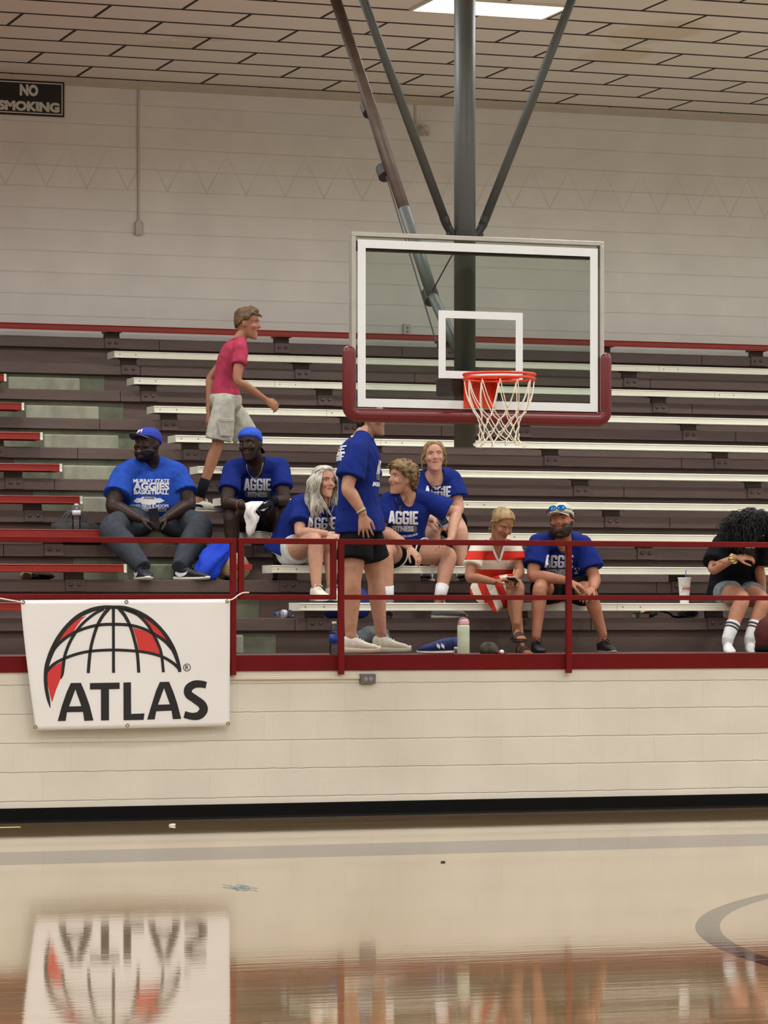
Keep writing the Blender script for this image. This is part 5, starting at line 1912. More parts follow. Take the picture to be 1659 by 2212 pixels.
# ---------------------------------------------------------------- man with the backward blue cap, towel and glove
Bp = person('muscular man in blue cap worn backward leaning forward holding a white towel',
    dict(pel=(553, 1119, 2.74), mid=(553, 1062, 2.66), neck=(551, 1004, 2.46), head=(541, 962, 2.36), shA=(502, 1013, 2.46), shB=(604, 1008, 2.46),
         elA=(490, 1086, 2.32), elB=(613, 1081, 2.32), wrA=(524, 1092, 2.16), wrB=(590, 1084, 2.16), tipA=(562, 1099, 2.10), tipB=(553, 1097, 2.07),
         hipA=(533, 1122, 2.70), hipB=(575, 1122, 2.70), knA=(500, 1113, 2.30), knB=(607, 1110, 2.30), anA=(503, 1215, 2.26), anB=(600, 1214, 2.26), toeA=(494, 1254, 2.02), toeB=(612, 1254, 2.02)),
    dict(hw=.165, hd=.13, ww=.165, wd=.125, cw=.190, cd=.135, arm=1.2, leg=1.08, neck=.072, face=1.03, fat=.04, hand=1.06, brow=HAIRS['black'], gaze=(.7, .8)),
    (-24, -2, -4, 1.06), DARK, dict(A=((0, .5, -1), 1, .6, .05), B=((0, .5, -1), -1, .7, .05)), beard=((18, 13, 12), .55), lipc=(84, 50, 46))
shirt(Bp, M_BLUE, .012, -.10, .64, amp=0.0090, seed=4)
bottoms(Bp, M_BLACKC, 'shorts', .62, .018, .012, seed=5)
cp2 = hair_shell(Bp, 'cap', pm('cap_bright_blue', (22, 74, 190), .75, .14, 30), [(0, 26), (60, 22), (95, 4), (180, -30)], lambda az, el: .013 + .014 * max(0, (el - 20) / 70), .004, 24, centre=(0, 0, .02), soft=5)
cap_brim(Bp, cp2, M_BLACKC, 180, length=.06, droop=.9, up0=-.01, span=50, name='brim', label='black brim turned to the back')
pts = []
_all = BVHTree.FromPolygons([V(q) for q in np.vstack([Bp.sv, Bp.v])], list(Bp.sf) + [tuple(i + len(Bp.sv) for i in f) for f in Bp.f])
for x, y, w in catmull([(533, 1003, 0), (533, 1012, 0), (539, 1025, 0), (549, 1034, 0), (559, 1027, 0), (565, 1014, 0), (568, 1000, 0)], 4):
    pts.append(cam_hit(_all, x, y, .006))
pts = [q for q in pts if q is not None]
obj('necklace', MB().tube(pts, .0042, 6), M_SILVER, Bp.root, smooth=True, label='thick silver chain')
aggie_shirt(Bp, 554, 1045, 2.3, .215, 1.05, CAMR, UP)
# glove on the left hand
gm = MB()
hand_mb(gm, Bp.J['wrB'] + (Bp.J['tipB'] - Bp.J['wrB']).normalized() * .012, Bp.J['tipB'], V((0, .5, -1)), -1, .7, 1.17, .05)
gm.tube([Bp.J['wrB'] - (Bp.J['tipB'] - Bp.J['wrB']).normalized() * .03, Bp.J['wrB'] + (Bp.J['tipB'] - Bp.J['wrB']).normalized() * .02], [.042, .04], 14)
v_, f_, e_ = remesh(gm, .005, 2)
gl_ = obj('glove', vf_mesh('glove', v_, f_, wloc(Bp.root)), M_BLACKC, Bp.root, label='black and white sports glove')
gb_ = BVHTree.FromPolygons([V(p) for p in v_], f_)
def glove_patch(px, py, w, h, poly, mat, off):
    o = at(px, py, 2.0)
    vs, fs = gridcut(fit_poly(poly, -w / 2, w / 2, -h / 2, h / 2), .006)
    out = []
    for x, y in vs:
        q = o + CAMR * x + UP * y
        hit = gb_.ray_cast(q, -TOCAM, .6)
        if hit[0] is None:
            hit = gb_.find_nearest(q)
        out.append(hit[0] + TOCAM * off)
    obj('glove_panel', MB().add(out, fs), mat, gl_, label='white glove panel')
glove_patch(571, 1099, .075, .032, polys([(0, .2), (.3, 0), (.85, .1), (1, .5), (.9, .95), (.7, .55), (.3, .45)]), M_PRINT, .003)
glove_patch(572, 1084, .045, .018, polys([(0, .35), (.4, 0), (1, .9), (.45, .35)]), M_PRINT, .003)
for sd in 'AB':
    shoe(Bp, sd, M_SHOEB, M_BLACKC, M_BLACKC, .30, 'sneaker')
obj('wristband', MB().torus(lerp(Bp.J['elA'], Bp.J['wrA'], .86), Bp.J['wrA'] - Bp.J['elA'], .041, .006, 20, 6), pm('leather_band', (112, 76, 48), .6), Bp.root, smooth=True)
# towel
tw = MB()
rows = []
for (x, y, hw, hd, Y) in ((556, 1083, 10, 6, 2.06), (548, 1087, 15, 9, 2.04), (543, 1096, 13, 10, 2.02), (539, 1106, 10, 9, 2.0), (544, 1116, 13, 8, 2.0), (546, 1126, 12.5, 8, 2.0), (543, 1138, 10, 7, 2.0), (540, 1149, 7, 5, 2.0), (538.5, 1160, 1.5, 2, 2.0)):
    c = at(x, y, Y)
    R = []
    for i in range(28):
        a = 2 * math.pi * i / 28
        k = 1 + .28 * math.sin(3 * a + y * .11) + .12 * math.sin(5 * a - y * .07)
        R.append(c + CAMR * (hw / 268 * k * math.cos(a)) + TOCAM * (hd / 268 * k * math.sin(a)))
    rows.append(R)
tag(obj('towel', MB().rings(rows), cloth_mat('white_towel', (226, 222, 220), .95, .06), smooth=True, loc=tuple(at(545, 1120, 2.0))), 'crumpled white towel hanging from the gloved hands of the man in the backward cap', 'towel')

# ---------------------------------------------------------------- young man in the rose shirt climbing the aisle
Jn = person('slim young man in rose t-shirt and grey shorts walking along the aisle',
    dict(pel=(488, 866, 3.62), mid=(494, 806, 3.62), neck=(518, 735, 3.58), head=(534, 701, 3.56), shA=(519, 754, 3.42), shB=(511, 752, 3.76),
         elA=(513, 822, 3.34), elB=(456, 815, 3.86), wrA=(572, 862, 3.36), wrB=(451, 888, 3.80), tipA=(598, 880, 3.36), tipB=(448, 920, 3.78),
         hipA=(485, 872, 3.50), hipB=(492, 870, 3.74), knA=(470, 958, 3.52), knB=(534, 950, 3.74), anA=(434, 1066, 3.56), anB=(546, 1066, 3.72), toeA=(474, 1108, 3.53), toeB=(590, 1106, 3.68)),
    dict(hw=.142, hd=.115, ww=.130, wd=.100, cw=.155, cd=.112, arm=.86, leg=.88, neck=.050, face=.93, hand=.98, gaze=(0, 0)),
    (78, -4, 4, 1.02), TAN, dict(A=((.2, .9, -.4), -1, .75, .04), B=((1, 0, 0), 1, .4, .1)))
shirt(Jn, M_PINK, .012, -.06, .50, amp=0.0105, seed=8)
bottoms(Jn, M_GREYC, 'cargo_shorts', .92, .022, .02, seed=9, amp=.008, top=.10)
for sd in ('A',):
    hp_, kn = Jn.J['hipA'], Jn.J['knA']
    c = lerp(hp_, kn, .62)
    obj('pocket', MB().obox(c + V((0.01, -.118, 0)), (.062, 0, 0), (0, .008, 0), (-.012, 0, .07)).obox(c + V((.02, -.126, .062)), (.068, 0, 0), (0, .006, 0), (-.004, 0, .016)), M_GREYC, Jn.bot, bevel=.006)
hair_shell(Jn, 'hair', HAIRS['brown'], [(0, 44), (30, 44), (50, 36), (64, 16), (80, 8), (98, 8), (114, -8), (140, -26), (180, -34)], lambda az, el: .018 + .014 * max(0, el / 90) + (.012 if abs(az) < 40 and el > 40 else 0), .006, 40, soft=7)
fr_ = MB()
rn_ = random.Random(5)
for i in range(60):
    az = rn_.uniform(-60, 60)
    d = Jn.H.dir(az, rn_.uniform(42, 62))
    p = Jn.H.c + d * .112
    strand(fr_, [p, p + Jn.H.f * .02 + Jn.H.u * .012, p + Jn.H.f * .042 - Jn.H.u * .004], .0035, .001, 3)
for i in range(14):
    d = Jn.H.dir(rn_.uniform(-180, 180), rn_.uniform(70, 88))
    p = Jn.H.c + d * .128
    strand(fr_, [p - d * .01, p + d * .012, p + d * .02 - Jn.H.f * .012], .003, .001, 3)
obj('fringe', fr_, HAIRS['brown'], Jn.root, smooth=True)
for sd in 'AB':
    sock(Jn, sd, -.03, .125, M_BLACKC, .043)
    shoe(Jn, sd, pm('white_black_shoe', (204, 200, 188), .6, .1), pm('sole_grey', (176, 172, 156), .7), M_LACE, .29, 'sneaker')
    hl, td, sdv, upv, L0 = Jn.shoe_frame
    obj('heel_panel', MB().rings([[hl + td * (q * L0) + sdv * (w * math.cos(a)) + upv * (h + .024 * math.sin(a)) for a in [2 * math.pi * i / 16 for i in range(16)]] for q, w, h in ((-.01, .018, .055), (.03, .036, .06), (.18, .040, .058), (.26, .0385, .05))]), M_BLACKC, Jn.root, smooth=True)

# ---------------------------------------------------------------- woman with long silver hair
Cw = person('woman with long silver hair and glasses pushed up on her head, sitting in blue shirt',
    dict(pel=(630, 1190, 2.10), mid=(648, 1138, 2.06), neck=(687, 1086, 1.94), head=(699, 1043, 1.86), shA=(651, 1092, 1.98), shB=(727, 1090, 1.94),
         elA=(648, 1150, 1.80), elB=(742, 1146, 1.76), wrA=(704, 1153, 1.58), wrB=(727, 1158, 1.60), tipA=(734, 1161, 1.52), tipB=(712, 1161, 1.50),
         hipA=(622, 1195, 2.06), hipB=(660, 1195, 2.08), knA=(681, 1169, 1.62), knB=(714, 1176, 1.72), anA=(683, 1264, 1.52), anB=(716, 1264, 1.58), toeA=(706, 1299, 1.30), toeB=(742, 1299, 1.36)),
    dict(hw=.175, hd=.135, ww=.150, wd=.12, cw=.158, cd=.125, arm=.98, leg=1.06, neck=.050, fem=True, hand=.92, gaze=(-.3, 0), foot=.92),
    (38, 0, 2, .98), LIGHT, dict(A=((0, .2, -1), 1, .6, .05), B=((0, .2, -1), -1, .6, .05)))
shirt(Cw, M_BLUE, .024, -.12, .72, amp=0.0120, seed=11, sl=1.25, wide=.02)
bottoms(Cw, pm('pale_grey_shorts', (206, 206, 206), .85, .06), 'shorts', .36, .020, .012, seed=12)
aggie_shirt(Cw, 694, 1129, 1.7, .225, 1.0, CAMR + UP * -.10, UP, fit=False)
hair_shell(Cw, 'hair', HAIRS['grey'], [(0, 50), (30, 46), (48, 30), (58, 4), (75, -18), (100, -40), (180, -46)], lambda az, el: .020 + .008 * max(0, el / 90), .005, 36, soft=8)
lm_ = MB()
rn_ = random.Random(9)
H_ = Cw.H
for i in range(420):
    sd = -1 if i % 5 else 1                       # most of it falls on her right
    az = sd * rn_.uniform(48, 150)
    el = rn_.uniform(5, 62)
    d = H_.dir(az, el)
    p = H_.c + d * rn_.uniform(.105, .118)
    q1_ = H_.c + H_.dir(az, -5) * rn_.uniform(.108, .135)
    sideb = H_.l * sd
    q2_ = H_.c - UP * rn_.uniform(.10, .14) + sideb * rn_.uniform(.07, .125) + H_.f * rn_.uniform(-.09, .05)
    q3_ = q2_ - UP * rn_.uniform(.06, .15) + H_.f * rn_.uniform(-.02, .06) + sideb * rn_.uniform(-.02, .02)
    for qq in (0, 1):
        h_ = Cw.sbvh.find_nearest(q3_)
        if h_[0] is not None and (q3_ - h_[0]).dot(h_[1]) < .008:
            q3_ = h_[0] + h_[1] * .010
        h_ = Cw.sbvh.find_nearest(q2_)
        if h_[0] is not None and (q2_ - h_[0]).dot(h_[1]) < .008:
            q2_ = h_[0] + h_[1] * .012
    strand(lm_, [p, q1_, q2_, q3_], .0042, .0014, 5)
for i in range(90):                               # the length that hangs down her chest
    b = Cw.H.c + H_.l * (-.08) + H_.f * .02 - UP * .08
    e_p = at(693 + rn_.uniform(-6, 8), 1110 + rn_.uniform(-12, 4), 1.72)
    h_ = Cw.sbvh.find_nearest(e_p)
    e_p = h_[0] + h_[1] * .012
    mid_ = lerp(b, e_p, .5) + TOCAM * .03 - H_.l * .01
    strand(lm_, [b + V((rn_.uniform(-.02, .02), rn_.uniform(-.02, .02), .02)), mid_ + V((rn_.uniform(-.02, .02), 0, 0)), e_p], .0040, .0014, 5)
obj('long_hair', lm_, HAIRS['grey'], Cw.root, smooth=True)
# glasses on top of the head
M_GLF = pm('spectacle_frame', (96, 34, 30), .3, .1)
ge = MB()
for s in (-1, 1):
    c = H_.p(.062, .030 * s, .112)
    n_ = (H_.f * .55 + H_.u * .85).normalized()
    e1 = H_.l
    e2 = n_.cross(e1)
    ge.tube([c + e1 * (.026 * math.cos(t)) + e2 * (.019 * math.sin(t)) for t in [2 * math.pi * i / 20 for i in range(21)]], .0022, 6)
    ge.tube([H_.p(.060, .058 * s, .108), H_.p(.02, .092 * s, .088), H_.p(-.01, .098 * s, .03)], .0034, 6)
ge.tube([H_.p(.066, -.006, .112), H_.p(.066, .006, .112)], .002, 6)
obj('eyeglasses', ge, M_GLF, Cw.root, smooth=True, label='dark red eyeglasses pushed up into the hair')
for sd in 'AB':
    shoe(Cw, sd, pm('white_knit_shoe', (224, 218, 204), .8, .06, 60, .3, 150), M_SOLEW, M_LACE, .265, 'sneaker', tall=1.2, label='white knit sneaker')

# ---------------------------------------------------------------- tall man standing at the railing
Dm = person('tall dark haired man in blue shirt and black shorts standing behind the red railing',
    dict(pel=(776, 1106, .48), mid=(772, 1030, .48), neck=(784, 946, .46), head=(803, 906, .46), shA=(771, 974, .26), shB=(789, 973, .70),
         elA=(751, 1054, .20), elB=(800, 1050, .80), wrA=(783, 1108, .17), wrB=(800, 1112, .66), tipA=(791, 1165, .16), tipB=(806, 1160, .6),
         hipA=(774, 1110, .44), hipB=(780, 1110, .53), knA=(762, 1250, .36), knB=(811, 1248, .60), anA=(757, 1374, .36), anB=(823, 1368, .62), toeA=(818, 1412.5, .33), toeB=(874, 1411, .58)),
    dict(hw=.170, hd=.128, ww=.168, wd=.126, cw=.205, cd=.138, belly=.01, arm=1.14, leg=1.14, neck=.062, face=.98, hand=1.08, foot=1.08, brow=HAIRS['black']),
    (70, 0, 0, 1.04), LIGHT, dict(A=((.3, .8, 0), -1, .45, .16), B=((0, -1, 0), 1, .5, .1)), beard=((70, 52, 44), .5))
shirt(Dm, M_BLUE, .022, -.29, .74, amp=0.0120, seed=15, sl=1.2, wide=.032)
bottoms(Dm, M_BLACKC, 'shorts', .72, .014, .030, seed=16, top=-.03)
hair_shell(Dm, 'hair', HAIRS['black'], [(0, 46), (40, 42), (60, 20), (80, 8), (98, 4), (116, -6), (140, -20), (180, -30)], lambda az, el: .02, .006, 40, soft=7)
nb2 = MB()
nb2.ell(Dm.H.p(-.062, 0, -.028), Dm.H.f * .052, Dm.H.l * .072, Dm.H.u * .062, 20, 14)
rq_ = random.Random(31)
for i in range(70):
    s_ = rq_.uniform(-.068, .068)
    a_ = Dm.H.p(-.085 + abs(s_) * .55, s_, rq_.uniform(-.02, .02))
    strand(nb2, [a_, a_ - Dm.H.u * .04 - Dm.H.f * .008, a_ - Dm.H.u * rq_.uniform(.06, .085) + Dm.H.f * .006], .006, .002, 3)
obj('nape_hair', nb2, HAIRS['black'], Dm.root, smooth=True)
Rg = ring_at(Dm, .985, .082, .082, n=24)
obj('undershirt_collar', MB().tube(Rg + [Rg[0]], .010, 8), M_SOCKW, Dm.root, smooth=True, label='white undershirt collar')
print_on(Dm, 'lettering', block_word('AGGIE', .56, .05, .19), M_PRINT, 800, 1010, .46, .25, .105, V((0, 1, 0)), UP, .004)
print_on(Dm, 'print_panel', badge(4, 1, .25), M_PRINTG, 800, 1030, .46, .24, .052, V((0, 1, 0)), UP, .004)
print_on(Dm, 'lettering', text_poly('MURRAY STATE', 1, .04), M_PRINT, 800, 1047, .46, .30, .034, V((0, 1, 0)), UP, .004)
print_on(Dm, 'lettering', block_word('GEE', .56, .05, .19), M_PRINT, 760, 972, .46, .27, .055, V((0, -1, 0)), UP, .004, label='white block letters across the back')
print_on(Dm, 'lettering', block_word('AGGIE', .56, .05, .19), M_PRINT, 752, 988, .46, .29, .06, V((0, -1, 0)), UP, .004, label='white block letters across the back')
print_on(Dm, 'lettering', block_word('S', .56, .05, .19), M_PRINTG, 745, 1006, .36, .032, .042, V((0, -1, 0)), UP, .004, label='pale numeral on the back')
wb = MB().torus(lerp(Dm.J['elA'], Dm.J['wrA'], .90), Dm.J['wrA'] - Dm.J['elA'], .034, .005, 20, 6)
obj('bracelet', wb, pm('pale_bracelet', (206, 200, 170), .6), Dm.root, smooth=True)
obj('bracelet', MB().torus(lerp(Dm.J['elA'], Dm.J['wrA'], .95), Dm.J['wrA'] - Dm.J['elA'], .033, .006, 20, 6), pm('olive_bracelet', (104, 104, 60), .6), Dm.root, smooth=True)
for sd in 'AB':
    shoe(Dm, sd, M_SHOEC, pm('cream_sole', (196, 188, 168), .7, .06), M_LACE, .285, 'sneaker', .004, sole_h=.045, wid=1.12, tall=1.3, label='cream running shoe with thick sole')

# ---------------------------------------------------------------- curly haired young man
Ec = person('curly brown haired young man in blue shirt sitting with one arm on his knee',
    dict(pel=(872, 1191, 2.10), mid=(873, 1132, 2.06), neck=(877, 1072, 1.93), head=(868, 1035, 1.86), shA=(838, 1082, 1.93), shB=(922, 1080, 1.93),
         elA=(824, 1142, 1.94), elB=(984, 1110, 1.86), wrA=(882, 1180, 1.62), wrB=(974, 1164, 1.64), tipA=(905, 1206, 1.56), tipB=(938, 1184, 1.55),
         hipA=(852, 1197, 2.04), hipB=(892, 1197, 2.04), knA=(832, 1192, 1.60), knB=(969, 1199, 1.76), anA=(838, 1296, 1.62), anB=(950, 1292, 1.62), toeA=(836, 1339, 1.40), toeB=(990, 1338, 1.54)),
    dict(hw=.165, hd=.13, ww=.155, wd=.12, cw=.18, cd=.13, arm=1.05, leg=1.08, neck=.056, face=.98, hand=1.02, gaze=(0, 0), mouth=.004),
    (-58, 2, 2, 1.04), LIGHT, dict(A=((0, .4, -1), 1, .5, .06), B=((0, 0, -1), 1, .4, .1)), beard=((140, 100, 76), .35))
shirt(Ec, M_BLUE, .020, -.14, .76, amp=0.0105, seed=18, sl=1.22)
bottoms(Ec, M_BLACKC, 'shorts', .34, .020, .012, seed=19)
for sd in 'AB':
    hp_, kn = Ec.J['hip' + sd], Ec.J['kn' + sd]
    for t_ in (.325,):
        c = lerp(hp_, kn, t_)
        obj('hem_band', MB().torus(c, kn - hp_, .128, .006, 40, 6), M_SOCKW, Ec.bot, smooth=True, label='white hem band')
aggie_shirt(Ec, 871, 1117, 1.72, .238, 1.05, CAMR, UP, college=True)
CL = [(0, 34), (35, 30), (55, 20), (72, 4), (90, -4), (105, -20), (130, -36), (180, -42)]
hair_shell(Ec, 'hair', HAIRS['curl'], CL, lambda az, el: .028 + .016 * max(0, el / 90), .010, 45, soft=8)
curls(Ec, HAIRS['curl'], [(a, b + 2) for a, b in CL], 240, .011, .0042, 2, out=.040)
pts = []
_all = BVHTree.FromPolygons([V(q) for q in np.vstack([Ec.sv, Ec.v])], list(Ec.sf) + [tuple(i + len(Ec.sv) for i in f) for f in Ec.f])
for x, y, w in catmull([(854, 1074, 0), (858, 1085, 0), (864, 1096, 0), (872, 1086, 0), (881, 1073, 0)], 4):
    pts.append(cam_hit(_all, x, y, .005))
nk_ = obj('necklace', MB().tube(pts, .0022, 5), M_GOLD, Ec.root, smooth=True, label='thin gold chain')
obj('pendant', MB().obox(pts[8] - UP * .014, CAMR * .004, UP * .016, TOCAM * .002), M_GOLD, nk_)
for sd in 'AB':
    sock(Ec, sd, -.02, .11, M_SOCKW, .049)
    shoe(Ec, sd, pm('grey_mesh_shoe', (112, 112, 108), .8, .15, 40), pm('sole_grey', (176, 172, 156), .7), M_LACE, .28, 'sneaker', tall=1.2, label='grey running shoe with pale sole')
for s in (0, 1):
    d_ = (Ec.J['knB'] - Ec.J['anB']).normalized()
    c = Ec.J['anB'] + d_ * (.03 + .012 * s)
    obj('sock_mark', MB().obox(c + TOCAM * .050, CAMR * (.010 - .002 * s), UP * .004, TOCAM * .001), M_SIGN, Ec.root)

# ---------------------------------------------------------------- woman behind him, hair tied back
Fw = person('fair haired woman in blue shirt, hair tied back, behind the curly haired man',
    dict(pel=(947, 1117, 2.80), mid=(946, 1074, 2.74), neck=(939, 1031, 2.52), head=(938, 986, 2.44), shA=(903, 1036, 2.54), shB=(976, 1034, 2.54),
         elA=(903, 1094, 2.46), elB=(990, 1096, 2.46), wrA=(934, 1122, 2.24), wrB=(972, 1128, 2.24), tipA=(958, 1130, 2.16), tipB=(950, 1134, 2.14),
         hipA=(926, 1122, 2.74), hipB=(966, 1122, 2.74), knA=(934, 1150, 2.34), knB=(992, 1146, 2.34), anA=(927, 1222, 2.30), anB=(996, 1222, 2.30), toeA=(914, 1257, 2.08), toeB=(1001, 1257, 2.08)),
    dict(hw=.19, hd=.15, ww=.175, wd=.14, cw=.175, cd=.14, arm=1.12, leg=1.2, neck=.058, fem=True, face=1.03, fat=.06, hand=.95, gaze=(0, 0)),
    (4, 0, -3, 1.0), (198, 150, 128), dict(A=((0, .2, -1), 1, .7, .05), B=((0, .2, -1), -1, .7, .05)))
shirt(Fw, M_BLUE, .020, -.14, .68, amp=0.0105, seed=21, sl=1.2)
bottoms(Fw, M_BLACKC, 'shorts', .5, .018, .01, seed=22)
aggie_shirt(Fw, 946, 1060, 2.3, .215, 1.0, CAMR + UP * -.05, UP)
hair_shell(Fw, 'hair', HAIRS['blond'], [(0, 52), (25, 48), (45, 32), (60, 10), (74, -8), (95, -22), (130, -40), (180, -44)], lambda az, el: .012 + .004 * max(0, el / 90), .003, 60, soft=7)
rn_ = random.Random(13)
st_ = MB()
for i in range(46):
    s = -1 if i % 3 else 1
    p = Fw.H.p(rn_.uniform(-.06, .02), .080 * s, rn_.uniform(-.03, .05))
    e2 = p + Fw.H.l * (.014 * s) - UP * rn_.uniform(.05, .10) + Fw.H.f * rn_.uniform(-.02, .01)
    strand(st_, [p, lerp(p, e2, .5) + Fw.H.l * (.012 * s), e2], .004, .0015, 4)
st_.tube([Fw.H.p(-.085, 0, .0), Fw.H.p(-.125, 0, -.03), Fw.H.p(-.13, .01, -.11), Fw.H.p(-.11, .01, -.17)], [.02, .03, .026, .008], 10, True, True)
obj('loose_hair', st_, HAIRS['blond'], Fw.root, smooth=True)
for sd in 'AB':
    u0 = shoe(Fw, sd, M_SHOEB, M_SOLEW, M_LACE, .27, 'sneaker', label='dark sneaker with white stripes')
    hl, td, sdv, upv, L0 = Fw.shoe_frame
    for q in (.42, .52, .62):
        for s in (-1, 1):
            obj('side_stripe', MB().obox(hl + td * (q * L0) + sdv * (s * .040) + upv * .05, td * .006, sdv * .003, upv * .022 - td * .012), M_PRINT, u0)
phone('phone in pale blue case held by the woman behind the curly haired man', at(957, 1124, 2.13), CAMR + UP * .5, UP * .5 - TOCAM * .6, mat=pm('phone_pale_blue', (150, 170, 214), .3))

# ---------------------------------------------------------------- woman in the red and white striped dress
Gw = person('blonde woman in red and white striped dress looking down at a phone',
    dict(pel=(1066, 1274, 1.40), mid=(1066, 1226, 1.36), neck=(1072, 1176, 1.18), head=(1084, 1134, 1.08), shA=(1030, 1187, 1.20), shB=(1112, 1184, 1.20),
         elA=(1014, 1246, 1.12), elB=(1123, 1234, 1.10), wrA=(1068, 1257, .92), wrB=(1113, 1250, .94), tipA=(1101, 1249, .84), tipB=(1096, 1256, .82),
         hipA=(1052, 1279, 1.36), hipB=(1082, 1279, 1.36), knA=(1117, 1266, .94), knB=(1107, 1284, .98), anA=(1116, 1346, .84), anB=(1124, 1392, .86), toeA=(1131, 1383, .60), toeB=(1143, 1414, .66)),
    dict(hw=.165, hd=.125, ww=.140, wd=.11, cw=.155, cd=.118, arm=.88, leg=.92, neck=.047, fem=True, face=.95, hand=.9, foot=.9, brow=HAIRS['blond'], gaze=(0, -1), eyes=.4),
    (28, -30, 6, 1.0), TAN, dict(A=((0, .2, -1), 1, .7, .05), B=((0, .2, -1), -1, .6, .05)), bare_feet=True)


def stripe_mat():
    m, nt, b = newmat('striped_knit')
    L = nt.links.new
    a = nd(nt, 'ShaderNodeAttribute')
    a.attribute_name = 'stripe'
    fr = math_n(nt, 'FRACT', a.outputs['Fac'])
    k = math_n(nt, 'GREATER_THAN', fr, .5)
    mx = nd(nt, 'ShaderNodeMix', data_type='RGBA')
    L(k, mx.inputs[0])
    mx.inputs[6].default_value = rgb((226, 220, 206)); mx.inputs[7].default_value = rgb((206, 56, 44))
    L(mx.outputs[2], b.inputs['Base Color'])
    b.inputs['Roughness'].default_value = .9
    b.inputs['Specular IOR Level'].default_value = .15
    geo = nd(nt, 'ShaderNodeNewGeometry')
    nz = nd(nt, 'ShaderNodeTexNoise')
    nz.inputs['Scale'].default_value = 200
    L(geo.outputs['Position'], nz.inputs['Vector'])
    bp = nd(nt, 'ShaderNodeBump')
    bp.inputs['Strength'].default_value = .3; bp.inputs['Distance'].default_value = .004
    L(nz.outputs[0], bp.inputs['Height']); L(bp.outputs[0], b.inputs['Normal'])
    return m


M_STRIPE = stripe_mat()
zs = at(1070, 1258, 1.25).z
def s_top(v):
    return (v[:, 2] - zs) / .142 + .30
shirt(Gw, M_STRIPE, .014, -.06, .62, 'dress_top', amp=.004, seed=25, sl=1.15, attr=s_top, neck=(.066, .115, .055), band=M_SOCKW, vee=True)
sk = MB()
sk.rings([ring_at(Gw, t, .165 * k + .02, .125 * k + .02) for t, k in ((-.16, .8), (-.08, 1.0), (.05, 1.0), (.16, .9))])
for a_, b_ in (('hipA', 'knA'), ('hipB', 'knB')):
    h0, k0 = Gw.J[a_], Gw.J[b_]
    sk.tube([h0, lerp(h0, k0, .5), lerp(h0, k0, .84)], [.108, .108, .104], 18, True, False)
h0 = lerp(Gw.J['hipA'], Gw.J['knA'], .62)
sk.tube([lerp(Gw.J['hipB'], Gw.J['knB'], .3) - UP * .02, at(1073, 1296, 1.08), at(1070, 1318, 1.05)], [.10, .085, .03], 16, True, True)
ax_ = (at(1110, 1268, .95) - at(1050, 1290, 1.35)).normalized()
o_ = at(1110, 1268, .95)
sdv_ = (CAMR * .78 - UP * .62).normalized()
def s_skirt(v):
    d = (v - np.array(o_)) @ np.array((CAMR * .93 + UP * .36).normalized())
    return d / .115 + .62
garment(Gw, 'dress_skirt', sk, M_STRIPE, amp=.006, seed=26, attr=s_skirt)
hl_ = [(0, 42), (30, 40), (50, 28), (66, 8), (84, 4), (100, -14), (130, -38), (180, -46)]
hair_shell(Gw, 'hair', HAIRS['blond'], hl_, lambda az, el: .014 + .006 * max(0, el / 90), .004, 50, soft=8)
bn = MB()
H_ = Gw.H
rn_ = random.Random(17)
bc_ = H_.p(-.10, .0, .045)
bn.ell(bc_, H_.f * .036, H_.l * .04, H_.u * .034, 14, 10)
for i in range(60):
    d = V((rn_.gauss(0, 1), rn_.gauss(0, 1), rn_.gauss(0, 1))).normalized()
    e_p = d.orthogonal().normalized()
    p = bc_ + d * .036
    strand(bn, [p - e_p * .03 - d * .006, p + d * .006, p + e_p * .035 + d * rn_.uniform(-.004, .012)], .0045, .0015, 4)
for i in range(24):
    s = -1 if i % 2 else 1
    p = H_.p(rn_.uniform(-.03, .02), .080 * s, rn_.uniform(-.01, .05))
    e2 = H_.p(rn_.uniform(-.03, .04), .088 * s, rn_.uniform(-.09, -.04))
    strand(bn, [p, lerp(p, e2, .5) + H_.l * (.006 * s), e2], .002, .0008, 4)
obj('hair_bun', bn, HAIRS['blond'], Gw.root, smooth=True)
M_SAND = pm('brown_sandal', (58, 46, 38), .7, .15)
for sd in 'AB':
    an, toe = Gw.J['an' + sd], Gw.J['toe' + sd]
    td = V((toe.x - an.x, toe.y - an.y, 0)).normalized()
    s_ = td.cross(UP)
    hl = V((an.x, an.y, toe.z)) - td * .055
    so = obj('sandal', MB().rings([[hl + td * q + s_ * (w * math.cos(a)) + UP * (-.008 + .011 * math.sin(a)) for a in [2 * math.pi * i / 16 for i in range(16)]] for q, w in ((-.005, .015), (.02, .034), (.11, .036), (.18, .046), (.23, .040), (.255, .015))]), M_SAND, Gw.root, smooth=True)
    sm_ = MB()
    for q, w, h in ((.055, .041, .088), (.14, .043, .058), (.185, .046, .045)):
        sm_.tube([hl + td * (q + .012 * math.cos(a)) + s_ * (w * math.cos(a)) + UP * (h * math.sin(a)) for a in [math.pi * i / 12 for i in range(13)]], .0075, 6)
    obj('strap', sm_, M_SAND, so, smooth=True)
obj('earring', MB().sph(H_.p(-.004, -.088, -.045), .005, 8, 6), M_SILVER, Gw.root, smooth=True)
phone('pale phone in the hands of the woman in the striped dress', at(1108, 1252, .84), CAMR + TOCAM * .3, TOCAM + UP * .25, mat=pm('phone_pale', (196, 192, 186), .3))

